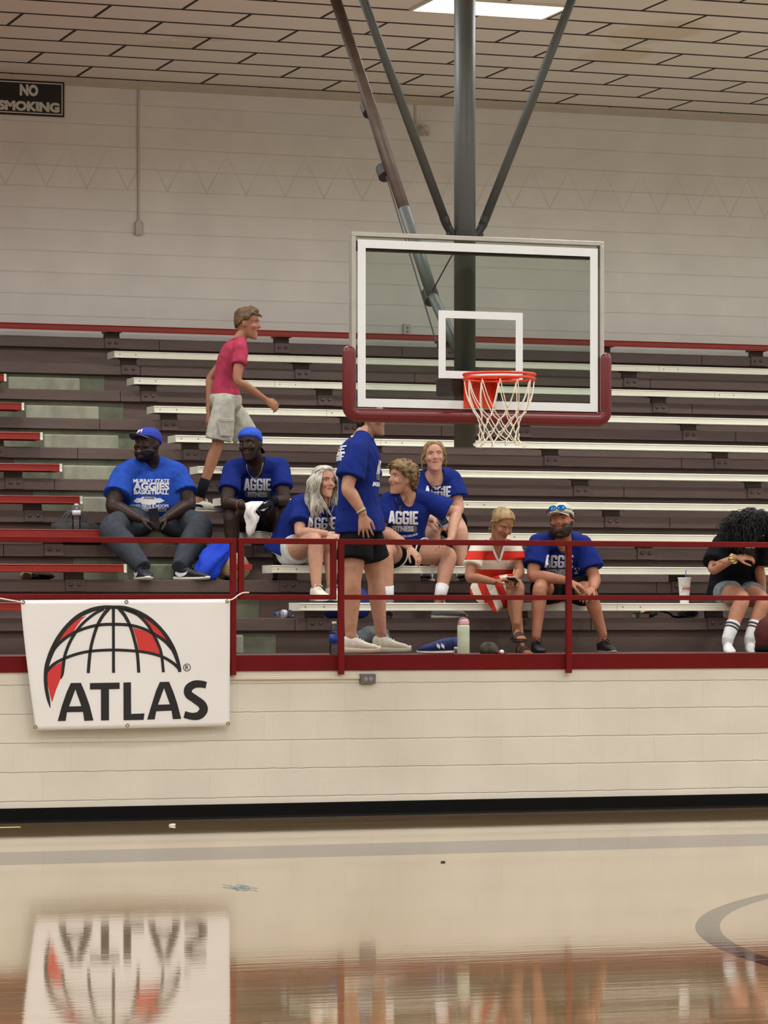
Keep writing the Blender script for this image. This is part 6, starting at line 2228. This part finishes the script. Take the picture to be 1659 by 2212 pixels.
# ---------------------------------------------------------------- bearded man in the pale cap
Hm = person('bearded man in light grey cap with blue sunglasses on it, sitting in blue shirt',
    dict(pel=(1217, 1270, 1.42), mid=(1216, 1222, 1.36), neck=(1215, 1168, 1.14), head=(1214, 1126, 1.04), shA=(1164, 1174, 1.14), shB=(1260, 1178, 1.14),
         elA=(1152, 1243, 1.04), elB=(1284, 1250, 1.04), wrA=(1226, 1254, .80), wrB=(1282, 1270, .82), tipA=(1271, 1273, .74), tipB=(1262, 1284, .76),
         hipA=(1196, 1276, 1.38), hipB=(1240, 1276, 1.38), knA=(1167, 1270, .92), knB=(1272, 1276, .92), anA=(1158, 1374, .88), anB=(1302, 1370, .92), toeA=(1171, 1414, .62), toeB=(1325, 1413, .70)),
    dict(hw=.185, hd=.15, ww=.185, wd=.15, cw=.192, cd=.145, belly=.02, arm=1.12, leg=1.0, neck=.064, face=1.02, fat=.05, hand=1.06, brow=HAIRS['beard'], gaze=(.6, .3), eyes=.7),
    (-20, 3, -4, 1.06), (172, 118, 92), dict(A=((0, .2, -1), 1, .35, .14), B=((0, .2, -1), -1, .5, .08)), beard=((46, 32, 26), .9))
shirt(Hm, M_BLUE, .020, -.13, .72, amp=0.0105, seed=28, sl=1.2)
bottoms(Hm, M_BLACKC, 'shorts', .66, .024, .016, seed=29)
aggie_shirt(Hm, 1209, 1212, .95, .235, 1.0, CAMR - UP * .06, UP)
print_on(Hm, 'lettering', text_poly('2', 1, .05), M_PRINT, 1249, 1232, .98, .038, .05, CAMR, UP, .004, label='white numeral')
def beard_shell(g, mat, depth=.016):
    H = g.H
    c = H.p(0, 0, -.03)
    R = []
    nu, nv = 40, 26
    for jv in range(nv + 1):
        el = -78 + 96 * jv / nv
        ring = []
        for i in range(nu + 1):
            az = -98 + 196 * i / nu
            d = H.dir(az, el)
            hit = g.bvh.ray_cast(c + d * .25, -d, .25)
            r = .25 - hit[3] if hit[0] is not None else .07
            r = min(r, .105)
            top = interp([(0, -14), (14, -12), (24, 2), (40, 0), (60, 8), (80, 24), (98, 30)], abs(az))
            w = max(0, min(1, (top - el) / 8)) * max(0, min(1, (98 - abs(az)) / 10)) * max(0, min(1, (el + 78) / 14))
            p = c + d * r
            mth = ((abs(az) / 17) ** 2 + ((el + 15.5) / 6.5) ** 2)
            w *= max(0, min(1, (mth - .7) / .6))
            ring.append(c + d * (r - .008 + (depth + .008) * w * (1 if el < -10 else .6) + noise.noise(p * 70) * .004 * w))
        R.append(ring)
    vs = [p for r_ in R for p in r_]
    n = nu + 1
    fs = [(j * n + i, j * n + i + 1, (j + 1) * n + i + 1, (j + 1) * n + i) for j in range(nv) for i in range(nu)]
    return obj('beard', MB().add(vs, fs), mat, g.root, smooth=True)
beard_shell(Hm, HAIRS['beard'], .017)
beard_shell(A, HAIRS['black'], .010)
hair_shell(Hm, 'hair', HAIRS['beard'], [(0, 60), (50, 50), (64, 10), (80, 0), (95, -8), (110, -24), (180, -36)], lambda az, el: .008, .002, 60, soft=6)
cp3 = hair_shell(Hm, 'cap', pm('cap_pale_grey', (196, 192, 182), .85, .06, 30), [(0, 20), (60, 17), (100, 4), (180, -12)], lambda az, el: .013 + .012 * max(0, (el - 30) / 60), 0, 1, centre=(0, 0, .02), soft=5)
cap_brim(Hm, cp3, pm('cap_pale_grey', (196, 192, 182)), 0, length=.088, droop=.02, up0=.054)
sg_ = MB()
H_ = Hm.H
M_LENS = pm('blue_mirror_lens', (26, 120, 214), .08, .25, 60, metal=.7)
ln = obj('sunglasses', MB().tube([H_.p(.118, s_ * .001, .088) for s_ in (-8, 8)], .004, 8), M_PHONE, cp3, smooth=True, label='sunglasses with blue mirrored lenses resting on the cap')
for s in (-1, 1):
    c = H_.p(.112, .034 * s, .086)
    n_ = (H_.f * .9 + H_.u * .42 + H_.l * (.25 * s)).normalized()
    e1 = (H_.l - n_ * H_.l.dot(n_)).normalized()
    e2 = n_.cross(e1)
    R = [[c + n_ * q + e1 * (.031 * k * math.cos(t)) + e2 * (.021 * k * math.sin(t)) for t in [2 * math.pi * i / 22 for i in range(22)]] for q, k in ((0, .98), (.004, 1.0), (.006, .9))]
    me_ = MB().rings(R)
    o_l = bpy.data.objects.new('lens', me_.mesh('lens', wloc(cp3), True))
    COL.objects.link(o_l); o_l.parent = cp3; o_l.data.materials.append(M_LENS); o_l['label'] = 'blue mirrored lens'
    fr2 = MB().tube([c + n_ * .003 + e1 * (.032 * math.cos(t)) + e2 * (.022 * math.sin(t)) for t in [2 * math.pi * i / 22 for i in range(23)]], .0032, 6)
    fr2.tube([c + e1 * (.032 * s), H_.p(.06, .098 * s, .07), H_.p(-.01, .105 * s, .045)], .0035, 6)
    o_f = bpy.data.objects.new('sunglasses_frame', fr2.mesh('sunglasses_frame', wloc(cp3), True))
    COL.objects.link(o_f); o_f.parent = cp3; o_f.data.materials.append(M_PHONE)
for sd in 'AB':
    shoe(Hm, sd, M_SHOEB, pm('pale_sole_edge', (150, 144, 128), .7) if sd == 'B' else M_BLACKC, M_BLACKC, .30, 'sneaker', label='black running shoe')

# ---------------------------------------------------------------- person in black at the right edge
Ik = person('person with dark wavy hair and black shirt bent over a phone',
    dict(pel=(1586, 1270, 1.42), mid=(1588, 1222, 1.38), neck=(1606, 1170, 1.16), head=(1621, 1142, 1.00), shA=(1560, 1172, 1.18), shB=(1646, 1174, 1.20),
         elA=(1540, 1229, 1.06), elB=(1640, 1228, 1.24), wrA=(1588, 1205, .90), wrB=(1648, 1278, 1.28), tipA=(1624, 1202, .84), tipB=(1652, 1306, 1.26),
         hipA=(1564, 1280, 1.38), hipB=(1612, 1280, 1.38), knA=(1603, 1294, .96), knB=(1648, 1300, .96), anA=(1572, 1380, .86), anB=(1620, 1380, .88), toeA=(1582, 1414, .60), toeB=(1634, 1414, .62)),
    dict(hw=.185, hd=.14, ww=.165, wd=.125, cw=.17, cd=.13, arm=.98, leg=1.08, neck=.052, fem=True, hand=.98, brow=HAIRS['black'], brows=True),
    (24, -48, 8, 1.0), (180, 128, 102), dict(A=((0, .6, -.7), 1, .7, .04), B=((0, 1, 0), 1, .2, .08)))
shirt(Ik, M_BLACKC, .026, -.14, .80, amp=0.0135, seed=31, sl=1.3, wide=.01)
bottoms(Ik, pm('faded_denim', (124, 132, 138), .85, .3, 30), 'denim_shorts', .42, .014, .010, seed=32)
HL_ = [(0, 26), (40, 14), (60, -14), (80, -34), (180, -50)]
hair_shell(Ik, 'hair', HAIRS['black'], HL_, lambda az, el: .040 + .012 * max(0, el / 90), .022, 26, soft=9)
wv = MB()
H_ = Ik.H
rn_ = random.Random(23)
for i in range(1300):
    az = rn_.choice((-1, 1)) * rn_.uniform(30, 175)
    el = rn_.uniform(-5, 86)
    d = H_.dir(az, el)
    p = H_.c + d * (rn_.uniform(.118, .136) + .034 * max(0, el / 90))
    out_ = V((d.x, d.y, 0)) * rn_.uniform(.03, .10)
    if az < 0 and abs(az) > 90:
        out_ -= CAMR * rn_.uniform(0, .10)
    q1_ = p + d * .035 + out_ * .6 - UP * rn_.uniform(.02, .06)
    q2_ = q1_ + out_ * rn_.uniform(-.4, .5) - UP * rn_.uniform(.05, .09) + V((rn_.uniform(-.02, .02), rn_.uniform(-.02, .02), 0))
    q3_ = q2_ - UP * rn_.uniform(.02, .06) + V((rn_.uniform(-.03, .03), rn_.uniform(-.03, .03), 0))
    strand(wv, [p, q1_, lerp(q1_, q2_, .5) + V((rn_.uniform(-.022, .022), rn_.uniform(-.022, .022), rn_.uniform(-.01, .01))), q2_, q3_], .0032, .0010, 4, 4)
obj('long_hair', wv, HAIRS['black'], Ik.root, smooth=True)
br_ = MB()
c0_ = lerp(Ik.J['elA'], Ik.J['wrA'], .92)
ax_ = (Ik.J['wrA'] - Ik.J['elA']).normalized()
e1 = ax_.orthogonal().normalized()
e2 = ax_.cross(e1)
sp2 = [c0_ + (e1 * math.cos(2 * math.pi * i / 60) + e2 * math.sin(2 * math.pi * i / 60)) * (.034 + .007 * math.cos(9 * 2 * math.pi * i / 60)) + ax_ * (.010 * math.sin(9 * 2 * math.pi * i / 60)) for i in range(61)]
obj('scrunchie', br_.tube(sp2, .0055, 6), pm('yellow_coil', (230, 214, 120), .4), Ik.root, smooth=True, label='yellow coiled hair tie on the wrist')
M_TATT = pm('tattoo_ink', (52, 44, 44), .6)
for (px, py, w, h) in ((1549, 1219, .032, .03), (1562, 1212, .03, .012), (1578, 1207, .012, .03), (1569, 1215, .03, .008)):
    o = at(px, py, .8)
    vs, fs = gridcut(fit_poly(ribbon([(0, 0, .25), (.3, .7, .35), (.6, .3, .3), (1, 1, .2)], 4), -w / 2, w / 2, -h / 2, h / 2), .01)
    out = []
    for x, y in vs:
        hit = Ik.bvh.ray_cast(o + CAMR * x + UP * y, -TOCAM, .8)
        if hit[0] is not None:
            out.append(hit[0] + TOCAM * .0012)
        else:
            out.append(Ik.bvh.find_nearest(o + CAMR * x + UP * y + -TOCAM * .2)[0])
    obj('tattoo', MB().add(out, fs), M_TATT, Ik.body)
for sd in 'AB':
    an, toe = Ik.J['an' + sd], Ik.J['toe' + sd]
    td = V((toe.x - an.x, toe.y - an.y, 0)).normalized()
    s_ = td.cross(UP)
    hl = V((an.x, an.y, toe.z)) - td * .055
    fm_ = MB()
    fm_.rings([[hl + td * q + s_ * (w * math.cos(a)) + UP * (h / 2 + .002 + h / 2 * math.sin(a)) for a in [2 * math.pi * i / 18 for i in range(18)]] for q, w, h in ((-.008, .02, .06), (.03, .037, .088), (.09, .039, .085), (.15, .044, .06), (.2, .047, .046), (.24, .036, .034), (.256, .014, .02))])
    d_ = (Ik.J['kn' + sd] - an).normalized()
    fm_.tube([an - UP * .03 - td * .01, an, an + d_ * .07, an + d_ * .15], [.045, .047, .052, .058], 18, True, False)
    v_, f_, e_ = remesh(fm_, .006, 3)
    so = obj('sock', vf_mesh('sock', v_, f_, wloc(Ik.root)), M_SOCKW, Ik.root, label='white crew sock with two dark stripes')
    for b0, b1 in ((.085, .098), (.112, .125)):
        obj('stripe', MB().tube([an + d_ * b0, an + d_ * b1], [.0555 + (b0 - .085) * .12, .0565 + (b0 - .085) * .12], 20), M_SOCKG, so, smooth=True)
phone('dark phone held up by the person in black at the end of the bench', at(1622, 1196, .84), CAMR + TOCAM * .2, TOCAM * .5 + UP * .35)

# ================================================================== small things lying about
M_CLEAR = glassy('clear_plastic', (0.86, 0.89, 0.92), 1.6, .08)
M_CAPW = pm('white_cap', (232, 232, 230), .5, .03)
M_LABW = pm('white_label', (206, 210, 220), .5, .12, 60)
M_LABB = pm('blue_label', (24, 62, 150), .5, .1, 30)
M_WATER = glassy('water', (0.80, 0.84, 0.88), 1.0, .02)


def bottle(label, base, ax, h, r, lab, l0, l1, capm, twist=0):
    ax = V(ax).normalized()
    t = thing('water_bottle', label, 'bottle', tuple(base), 'plastic water bottles')
    pr = [(r * .6, 0), (r * .95, .004)]
    n = 11
    for i in range(n + 1):
        z = .012 + (h * .62 - .012) * i / n
        pr.append((r * (.965 if i % 2 else 1.0) * (.9 if i in (4, 5) and l0 > h * .3 else 1), z))
    pr += [(r * .97, h * .66), (r * .82, h * .76), (r * .56, h * .85), (r * .40, h * .90), (r * .40, h * .94)]
    obj('bottle_body', MB().lathe(pr, base, ax, 28), M_CLEAR, t, smooth=True, label='clear ribbed plastic')
    obj('label_band', MB().lathe([(r * 1.012, l0), (r * 1.015, l1)], base, ax, 28), lab, t, smooth=True, label='printed label band')
    obj('cap', MB().lathe([(0, h * .925), (r * .46, h * .925), (r * .47, h * .99), (r * .4, h), (0, h)], base, ax, 20), capm, t, smooth=True)
    return t


bottle('clear water bottle with white label standing on the red bench', V((at(165, 1140, 2.70).x, 2.70, ROWZ[2])), UP, .205, .034, M_LABW, .115, .152, M_CAPW)
bt = bottle('clear water bottle with blue label standing behind the railing post', V((at(722, 1414, .42).x, .42, TREAD[0])), UP, .243, .0375, M_LABB, .085, .150, M_CAPW)
lp = at(596, 1328, 1.36)
bottle('crumpled clear bottle lying on its side under the lowest white bench', V((at(636, 1330, 1.36).x, 1.37, TREAD[1] + .033)), (-1, -.12, .0), .165, .032, M_LABW, .07, .10, M_LABB)

# mint bottle with pink lid
p = V((at(1001, 1414, .22).x, .22, TREAD[0]))
t = thing('insulated_bottle', 'tall mint green bottle with pink lid standing on the kerb', 'bottle', tuple(p))
obj('bottle_body', MB().lathe([(.040, 0), (.0455, .006), (.0455, .205), (.043, .214), (.040, .217)], p, UP, 32), pm('mint_enamel', (206, 222, 196), .45, .05, 30), t, smooth=True)
obj('lid', MB().lathe([(.041, .216), (.0415, .225), (.040, .245), (.033, .258), (.02, .262), (0, .262)], p, UP, 32), pm('pink_lid', (214, 164, 166), .4, .05), t, smooth=True, label='pink lid')
obj('carry_loop', MB().tube([V(q) for q in catmull([tuple(p + V((-.040, -.012, .235))), tuple(p + V((-.030, -.012, .262))), tuple(p + V((0, -.012, .268))), tuple(p + V((.030, -.012, .255))), tuple(p + V((.040, -.012, .232)))], 4)], .0065, 8, True, True), pm('mauve_loop', (150, 122, 136), .4, .05), t, smooth=True)

# paper cup with straw
p = V((at(1478.5, 1303, 1.31).x, 1.31, ROWZ[0]))
t = thing('paper_cup', 'tall white foam drink cup with red lettering and blue straw on the bench', 'cup', tuple(p))
cupm = MB().lathe([(0, .001), (.034, 0), (.0345, .004), (.051, .196), (.0545, .199), (.0545, .204), (.048, .204), (.047, .198), (0, .198)], p, UP, 36)
cu = obj('cup', cupm, pm('white_foam', (236, 234, 232), .7, .02, 60), t, smooth=True)
obj('straw', MB().tube([p + V((.01, 0, .15)), p + V((.012, .0, .262))], .0045, 8), pm('blue_straw', (58, 92, 190), .4, .05), t, smooth=True, label='blue straw')
cbv = BVHTree.FromPolygons([V(q) for q in cupm.v], cupm.f)
def on_cup(name, poly, mat, dx, dz, w, h, off, ang=.42):
    o = p + V((0, 0, dz))
    n_ = (TOCAM * math.cos(ang) + CAMR * math.sin(ang)).normalized()
    r = UP.cross(n_)
    vs, fs = gridcut(fit_poly(poly, dx - w / 2, dx + w / 2, -h / 2, h / 2), .006)
    out = []
    for x, y in vs:
        a = x / .044
        d = n_ * math.cos(a) + r * math.sin(a)
        hit = cbv.ray_cast(o + UP * y + d * .2, -d, .4)
        out.append((hit[0] if hit[0] is not None else o + UP * y + d * .045) + d * off)
    return obj(name, MB().add(out, fs), mat, cu)
bow = [(0, .05), (.1, .42), (.16, .5), (.1, .6), (.02, 1.0), (.3, .84), (.5, .80), (.7, .84), (.98, 1.0), (.9, .6), (.84, .5), (.9, .42), (1, .05), (.7, .2), (.5, .24), (.3, .2), (0, .05)]
on_cup('emblem_outline', ribbon([(x, y * .62, .014) for x, y in bow], 2), pm('cup_blue_line', (50, 60, 90), .6), 0, .115, .098, .062, .001)
on_cup('lettering', text_poly('SONIC', 1, .05, .2), pm('cup_red', (196, 40, 52), .6), 0, .116, .074, .024, .0012)


def lump(mb, c, ax, ay, az, seed, amp=.25, fr=6, nu=28, nv=18):
    """soft bundle: an ellipsoid pushed about by noise"""
    c, ax, ay, az = V(c), V(ax), V(ay), V(az)
    R = []
    for j in range(1, nv):
        q = math.pi * j / nv
        ring = []
        for k in range(nu):
            a = 2 * math.pi * k / nu
            d = V((math.sin(q) * math.cos(a), math.sin(q) * math.sin(a), -math.cos(q)))
            s = 1 + amp * noise.noise(d * fr * .35 + V((seed, 0, 0))) + amp * .5 * noise.noise(d * fr + V((0, seed, 0)))
            zz = d.z * s
            if zz < -.8: zz = -.8
            ring.append(c + ax * d.x * s + ay * d.y * s + az * zz)
        R.append(ring)
    return mb.rings(R)


# bag with handles behind the red bench
p = at(163, 1128, 2.98)
t = thing('tote_bag', 'dark bag with looped handles behind the bottle on the red bench', 'bag', (p.x, p.y, TREAD[3]))
m_bag = pm('dark_bag', (40, 40, 42), .8, .25, 12, .3)
obj('bag_body', lump(MB(), (p.x, p.y, TREAD[3] + .09), (.23, 0, 0), (0, .13, 0), (0, 0, .112), 3, .22, 8), m_bag, t, smooth=True)
for s in (-1, 1):
    c = V((p.x - .0, p.y - .06 * s, TREAD[3] + .17))
    obj('handle', MB().tube([V(q) for q in catmull([tuple(c + V((-.11, 0, -.03))), tuple(c + V((-.085, 0, .06))), tuple(c + V((-.02, 0, .105))), tuple(c + V((.06, 0, .07))), tuple(c + V((.09, 0, -.02)))], 5)], .008, 8), pm('bag_handle', (70, 70, 72), .7), t, smooth=True)
# bundle under the third red bench
p = at(82, 1172, 2.20)
t = thing('rolled_blanket', 'tan and dark rolled bundle under the red bench below the bottle', 'blanket', (p.x, 2.2, TREAD[2]))
obj('roll', lump(MB(), (p.x, 2.2, TREAD[2] + .028), (.13, 0, 0), (0, .06, 0), (0, 0, .036), 8, .2, 7), pm('camo_cloth', (74, 66, 46), .9, .1, 20, col2=(30, 28, 24)), t, smooth=True)
obj('roll_end', lump(MB(), (p.x - .10, 2.17, TREAD[2] + .030), (.05, 0, 0), (0, .045, 0), (0, 0, .036), 5, .12, 5), pm('tan_cloth', (170, 148, 104), .9, .1), t, smooth=True, label='pale tan roll end')

# beige bag with red strap, blue jacket thrown over it
p = at(502, 1250, 2.12)
t = thing('canvas_bag', 'beige bag with red strap on the tier behind the railing gap', 'bag', (p.x, 2.12, TREAD[2]))
obj('bag_body', lump(MB(), (p.x + .01, 2.14, TREAD[2] + .098), (.135, 0, 0), (0, .11, 0), (0, 0, .122), 12, .12, 6), pm('beige_canvas', (176, 152, 116), .85, .15, 10, .3), t, smooth=True)
obj('strap', MB().obox((p.x + .055, 2.02, TREAD[2] + .105), (.075, 0, 0), (0, .006, 0), (0, 0, .022)), pm('red_strap', (170, 40, 34), .7), t, bevel=.004)
p2 = at(462, 1215, 2.05)
jk = MB()
rows = []
for (x, y, hw, hd, Y) in ((480, 1170, 14, 10, 2.22), (478, 1176, 26, 16, 2.2), (472, 1188, 30, 20, 2.14), (462, 1202, 28, 22, 2.08), (454, 1218, 26, 22, 2.04), (448, 1234, 27, 20, 2.02), (444, 1246, 26, 18, 2.02), (442, 1253.5, 22, 14, 2.02)):
    c = at(x, y, Y)
    c.z = max(c.z, TREAD[2] + .003)
    rows.append([c + V((hw / 272, 0, 0)) * ((1 + .18 * math.sin(4 * a + y * .09) + .1 * math.sin(7 * a - y * .05)) * math.cos(a)) + V((0, hd / 272, 0)) * ((1 + .2 * math.sin(5 * a + y * .08)) * math.sin(a)) for a in [2 * math.pi * i / 36 for i in range(36)]])
tag(obj('jacket', MB().rings(rows), cloth_mat('blue_jacket', (26, 62, 186), .6), smooth=True, loc=(p2.x, 2.05, TREAD[2])), 'bright blue jacket draped over the beige bag beside the large man', 'jacket')

# grey backpack behind the standing man's shoes
p = at(806, 1412, .98)
t = thing('backpack', 'dark grey backpack lying behind the cream shoes of the standing man', 'bag', (p.x, .98, TREAD[0]))
obj('bag_body', lump(MB(), (p.x - .005, .98, TREAD[0] + .092), (.16, .02, 0), (0, .15, 0), (0, 0, .115), 21, .16, 6), pm('grey_nylon', (62, 66, 72), .55, .2, 8, .3), t, smooth=True)
# blue duffel between the two lowest benches
p = at(748, 1285, 1.62)
t = thing('duffel_bag', 'blue sports bag on the tier behind the legs of the standing man', 'bag', (p.x, 1.64, TREAD[1]))
obj('bag_body', lump(MB(), (p.x, 1.66, TREAD[1] + .12), (.22, 0, 0), (0, .10, 0), (0, 0, .15), 30, .1, 5), pm('blue_nylon', (20, 48, 132), .6, .12, 8), t, smooth=True)
obj('strap', MB().tube([V(q) for q in catmull([(p.x - .1, 1.57, TREAD[1] + .18), (p.x, 1.54, TREAD[1] + .30), (p.x + .1, 1.57, TREAD[1] + .18)], 5)], .01, 8), M_BLACKC, t, smooth=True)

# pair of loose trainers on the kerb
def loose_shoe(label, c, ang, roll, up_m, L_=.27):
    t = thing('trainer', label, 'shoe', tuple(c), 'loose trainers on the kerb')
    td = V((math.cos(ang), math.sin(ang), 0))
    s0 = td.cross(UP)
    up = UP * math.cos(roll) + s0 * math.sin(roll)
    sd = s0 * math.cos(roll) - UP * math.sin(roll)
    hl = V(c) - td * (L_ / 2) + UP * (.036 * abs(math.sin(roll)))
    def ring(q, w, z0, z1):
        o = hl + td * (q * L_)
        return [o + sd * (w * math.cos(a)) + up * ((z0 + z1) / 2 + (z1 - z0) / 2 * math.sin(a)) for a in [2 * math.pi * i / 18 for i in range(18)]]
    u = obj('upper', MB().rings([ring(0, .026, .02, .10), ring(.05, .036, .018, .125), ring(.28, .040, .018, .118), ring(.45, .042, .018, .105), ring(.65, .046, .018, .082), ring(.85, .044, .018, .066), ring(1, .018, .018, .042)]), up_m, t, smooth=True)
    obj('sole', MB().rings([ring(-.01, .02, 0, .03), ring(.05, .036, 0, .03), ring(.5, .042, 0, .026), ring(.8, .046, .002, .026), ring(1.02, .014, .012, .03)]), M_SOLEW, t, smooth=True, label='white sole')
    for q, w in ((.3, .030), (.42, .026)):
        o = hl + td * (q * L_)
        obj('side_panel', MB().obox(o - sd * .0425 + up * .06, td * .012 + up * .008, sd * .003, up * .014), M_PRINT, u, bevel=.002)
        obj('lace', MB().tube([o - sd * .022 + up * (.094 - q * .03), o + up * (.1 - q * .03), o + sd * .022 + up * (.094 - q * .03)], .004, 6, True, True), M_PRINT, u, smooth=True)
    return t
c = at(948, 1413, .30)
loose_shoe('blue and white trainer beside the mint bottle', (c.x - .01, .34, TREAD[0]), 2.75, .0, pm('navy_trainer', (24, 38, 96), .7, .3, 30))
loose_shoe('second blue trainer tipped on its side against the mint bottle', (c.x + .10, .46, TREAD[0] + .0), 2.2, .5, pm('navy_trainer', (24, 38, 96)))

# camouflage cap and lip balm
p = at(1056, 1413, .40)
t = thing('camo_cap', 'dark camouflage cap lying on the kerb beside the sandals', 'cap', (p.x, .40, TREAD[0]))
m_camo = pm('camo_print', (40, 36, 30), .85, .1, 16, .2, col2=(88, 80, 62))
obj('crown', MB().rings([[V((p.x + r_ * 1.1 * math.cos(a), .40 + r_ * math.sin(a), TREAD[0] + z + .004 * math.sin(3 * a))) for a in [2 * math.pi * i / 24 for i in range(24)]] for r_, z in ((.062, .001), (.066, .03), (.058, .062), (.036, .082), (.012, .088))]), m_camo, t, smooth=True)
obj('brim', MB().ell((p.x + .075, .36, TREAD[0] + .010), (.055, -.01, -.004), (.01, .055, 0), (0, 0, .007), 20, 8), m_camo, t, smooth=True)
p = at(1084, 1412, .20)
t = thing('lip_balm', 'tiny white and red lip balm pot on the kerb', 'lip balm', (p.x, .2, TREAD[0]))
obj('pot', MB().sph((p.x, .20, TREAD[0] + .0165), .0165, 16, 12), M_CAPW, t, smooth=True)
obj('lid', MB().lathe([(.012, 0), (.0172, .004), (.0172, .014), (0, .016)], (p.x - .004, .212, TREAD[0] + .012), (-.7, .5, .1), 18), pm('red_lid', (186, 36, 40), .4), t, smooth=True)

# things under the lowest bench at the right
p = at(1385, 1339, 1.42)
t = thing('book', 'thick pale edged book under the lowest white bench', 'book', (p.x, 1.42, TREAD[1]))
obj('pages', MB().box(p.x - .042, p.x + .042, 1.36, 1.50, TREAD[1] + .003, TREAD[1] + .036), pm('book_pages', (206, 196, 168), .8, .08, 3, stretch=(1, 1, 60)), t)
obj('cover', MB().box(p.x - .045, p.x + .045, 1.355, 1.502, TREAD[1] + .036, TREAD[1] + .041).box(p.x - .045, p.x + .045, 1.355, 1.502, TREAD[1] + .0, TREAD[1] + .003), pm('book_cover', (30, 42, 40), .5), t)
p = at(1408, 1334, 1.46)
t = thing('patterned_pouch', 'dark pouch with red and white patches behind the book', 'pouch', (p.x, 1.46, TREAD[1]))
obj('pouch_body', lump(MB(), (p.x + .01, 1.6, TREAD[1] + .045), (.10, 0, 0), (0, .06, 0), (0, 0, .052), 41, .2, 7), pm('olive_pouch', (48, 54, 44), .8, .3, 20), t, smooth=True)
obj('patch', MB().obox((p.x - .005, 1.535, TREAD[1] + .062), (.028, 0, .004), (0, .006, 0), (0, 0, .014)), pm('red_patch', (190, 44, 38), .6), t, bevel=.003)
obj('patch', MB().obox((p.x - .045, 1.535, TREAD[1] + .056), (.018, 0, .004), (0, .006, 0), (0, 0, .012)), M_CAPW, t, bevel=.003)
obj('strap', MB().tube([V(q) for q in catmull([(p.x + .08, 1.50, TREAD[1] + .06), (p.x + .15, 1.46, TREAD[1] + .04), (p.x + .18, 1.44, TREAD[1] + .012), (p.x + .26, 1.44, TREAD[1] + .008)], 4)], .008, 8), M_BLACKC, t, smooth=True)
p = at(1487, 1336, 1.5)
t = thing('shoulder_bag', 'dark slate bag under the bench below the drink cup', 'bag', (p.x, 1.5, TREAD[1]))
obj('bag_body', lump(MB(), (p.x, 1.52, TREAD[1] + .044), (.085, 0, 0), (0, .08, 0), (0, 0, .052), 50, .15, 6), pm('slate_nylon', (54, 60, 70), .6, .15, 10), t, smooth=True)
obj('piping', MB().tube([V(q) for q in catmull([(p.x - .085, 1.44, TREAD[1] + .045), (p.x - .06, 1.425, TREAD[1] + .018), (p.x, 1.42, TREAD[1] + .010), (p.x + .06, 1.425, TREAD[1] + .016)], 4)], .0035, 6), pm('grey_piping', (150, 150, 150), .6), t, smooth=True)
p = at(1505, 1302, 1.36)
tag(obj('scarf', lump(MB(), (p.x, 1.37, ROWZ[0] + .014), (.06, 0, 0), (0, .03, 0), (0, 0, .017), 60, .3, 9), pm('patterned_scarf', (96, 40, 52), .9, .1, 30, col2=(70, 66, 40)), smooth=True, loc=(p.x, 1.37, ROWZ[0])), 'crumpled dark red patterned scarf on the bench between cup and black shirt', 'scarf')
p = at(1662, 1412, .55)
t = thing('handbag', 'dark red bag on the kerb at the right edge beside the white socks', 'bag', (p.x, .6, TREAD[0]))
obj('bag_body', lump(MB(), (p.x + .02, .62, TREAD[0] + .125), (.10, 0, 0), (0, .12, 0), (0, 0, .155), 70, .1, 6), pm('dark_red_cloth', (84, 26, 28), .8, .25, 16, .3), t, smooth=True)
obj('base', MB().lathe([(0, 0), (.095, 0), (.105, .02), (.1, .05), (0, .05)], (p.x + .02, .62, TREAD[0]), UP, 24), M_BLACKC, t, smooth=True)

# litter on the court
def scrap(name, label, cat, mb, mat, p):
    tag(obj(name, mb, mat, loc=tuple(p)), label, cat)
p = atz(372, 1784)
scrap('paper_scrap', 'small white folded paper scrap on the court by the baseboard', 'paper', MB().obox((p.x, p.y, .007), (.016, .003, .002), (-.003, .02, 0), (0, 0, .006)), M_CAPW, p)
p = atz(957, 1863)
scrap('wood_chip', 'tiny dark chip on the court in front of the white wall', 'chip', MB().obox((p.x, p.y, .004), (.012, .002, 0), (0, .008, 0), (0, 0, .004)), pm('dark_chip', (48, 40, 34), .7), p)
p = atz(20, 1787)
scrap('tape_strip', 'strip of yellow tape on the court by the baseboard at the left edge', 'tape', MB().box(p.x - .12, p.x + .075, p.y - .03, p.y + .02, 0.0005, .0025), pm('yellow_tape', (210, 196, 110), .5), p)
p = atz(520, 1918)
rn_ = random.Random(4)
pts = [V((p.x + .05 * math.cos(t * 1.3) + rn_.uniform(-.014, .014), p.y + .16 * math.sin(t * 2.1) + rn_.uniform(-.03, .03), .004 + .004 * (t % 2))) for t in range(14)]
scrap('thread_tangle', 'tangle of pale blue thread on the court below the banner', 'thread', MB().tube([V(q) for q in catmull([tuple(q) for q in pts], 4)], .0013, 6), pm('blue_thread', (120, 150, 162), .8), p)
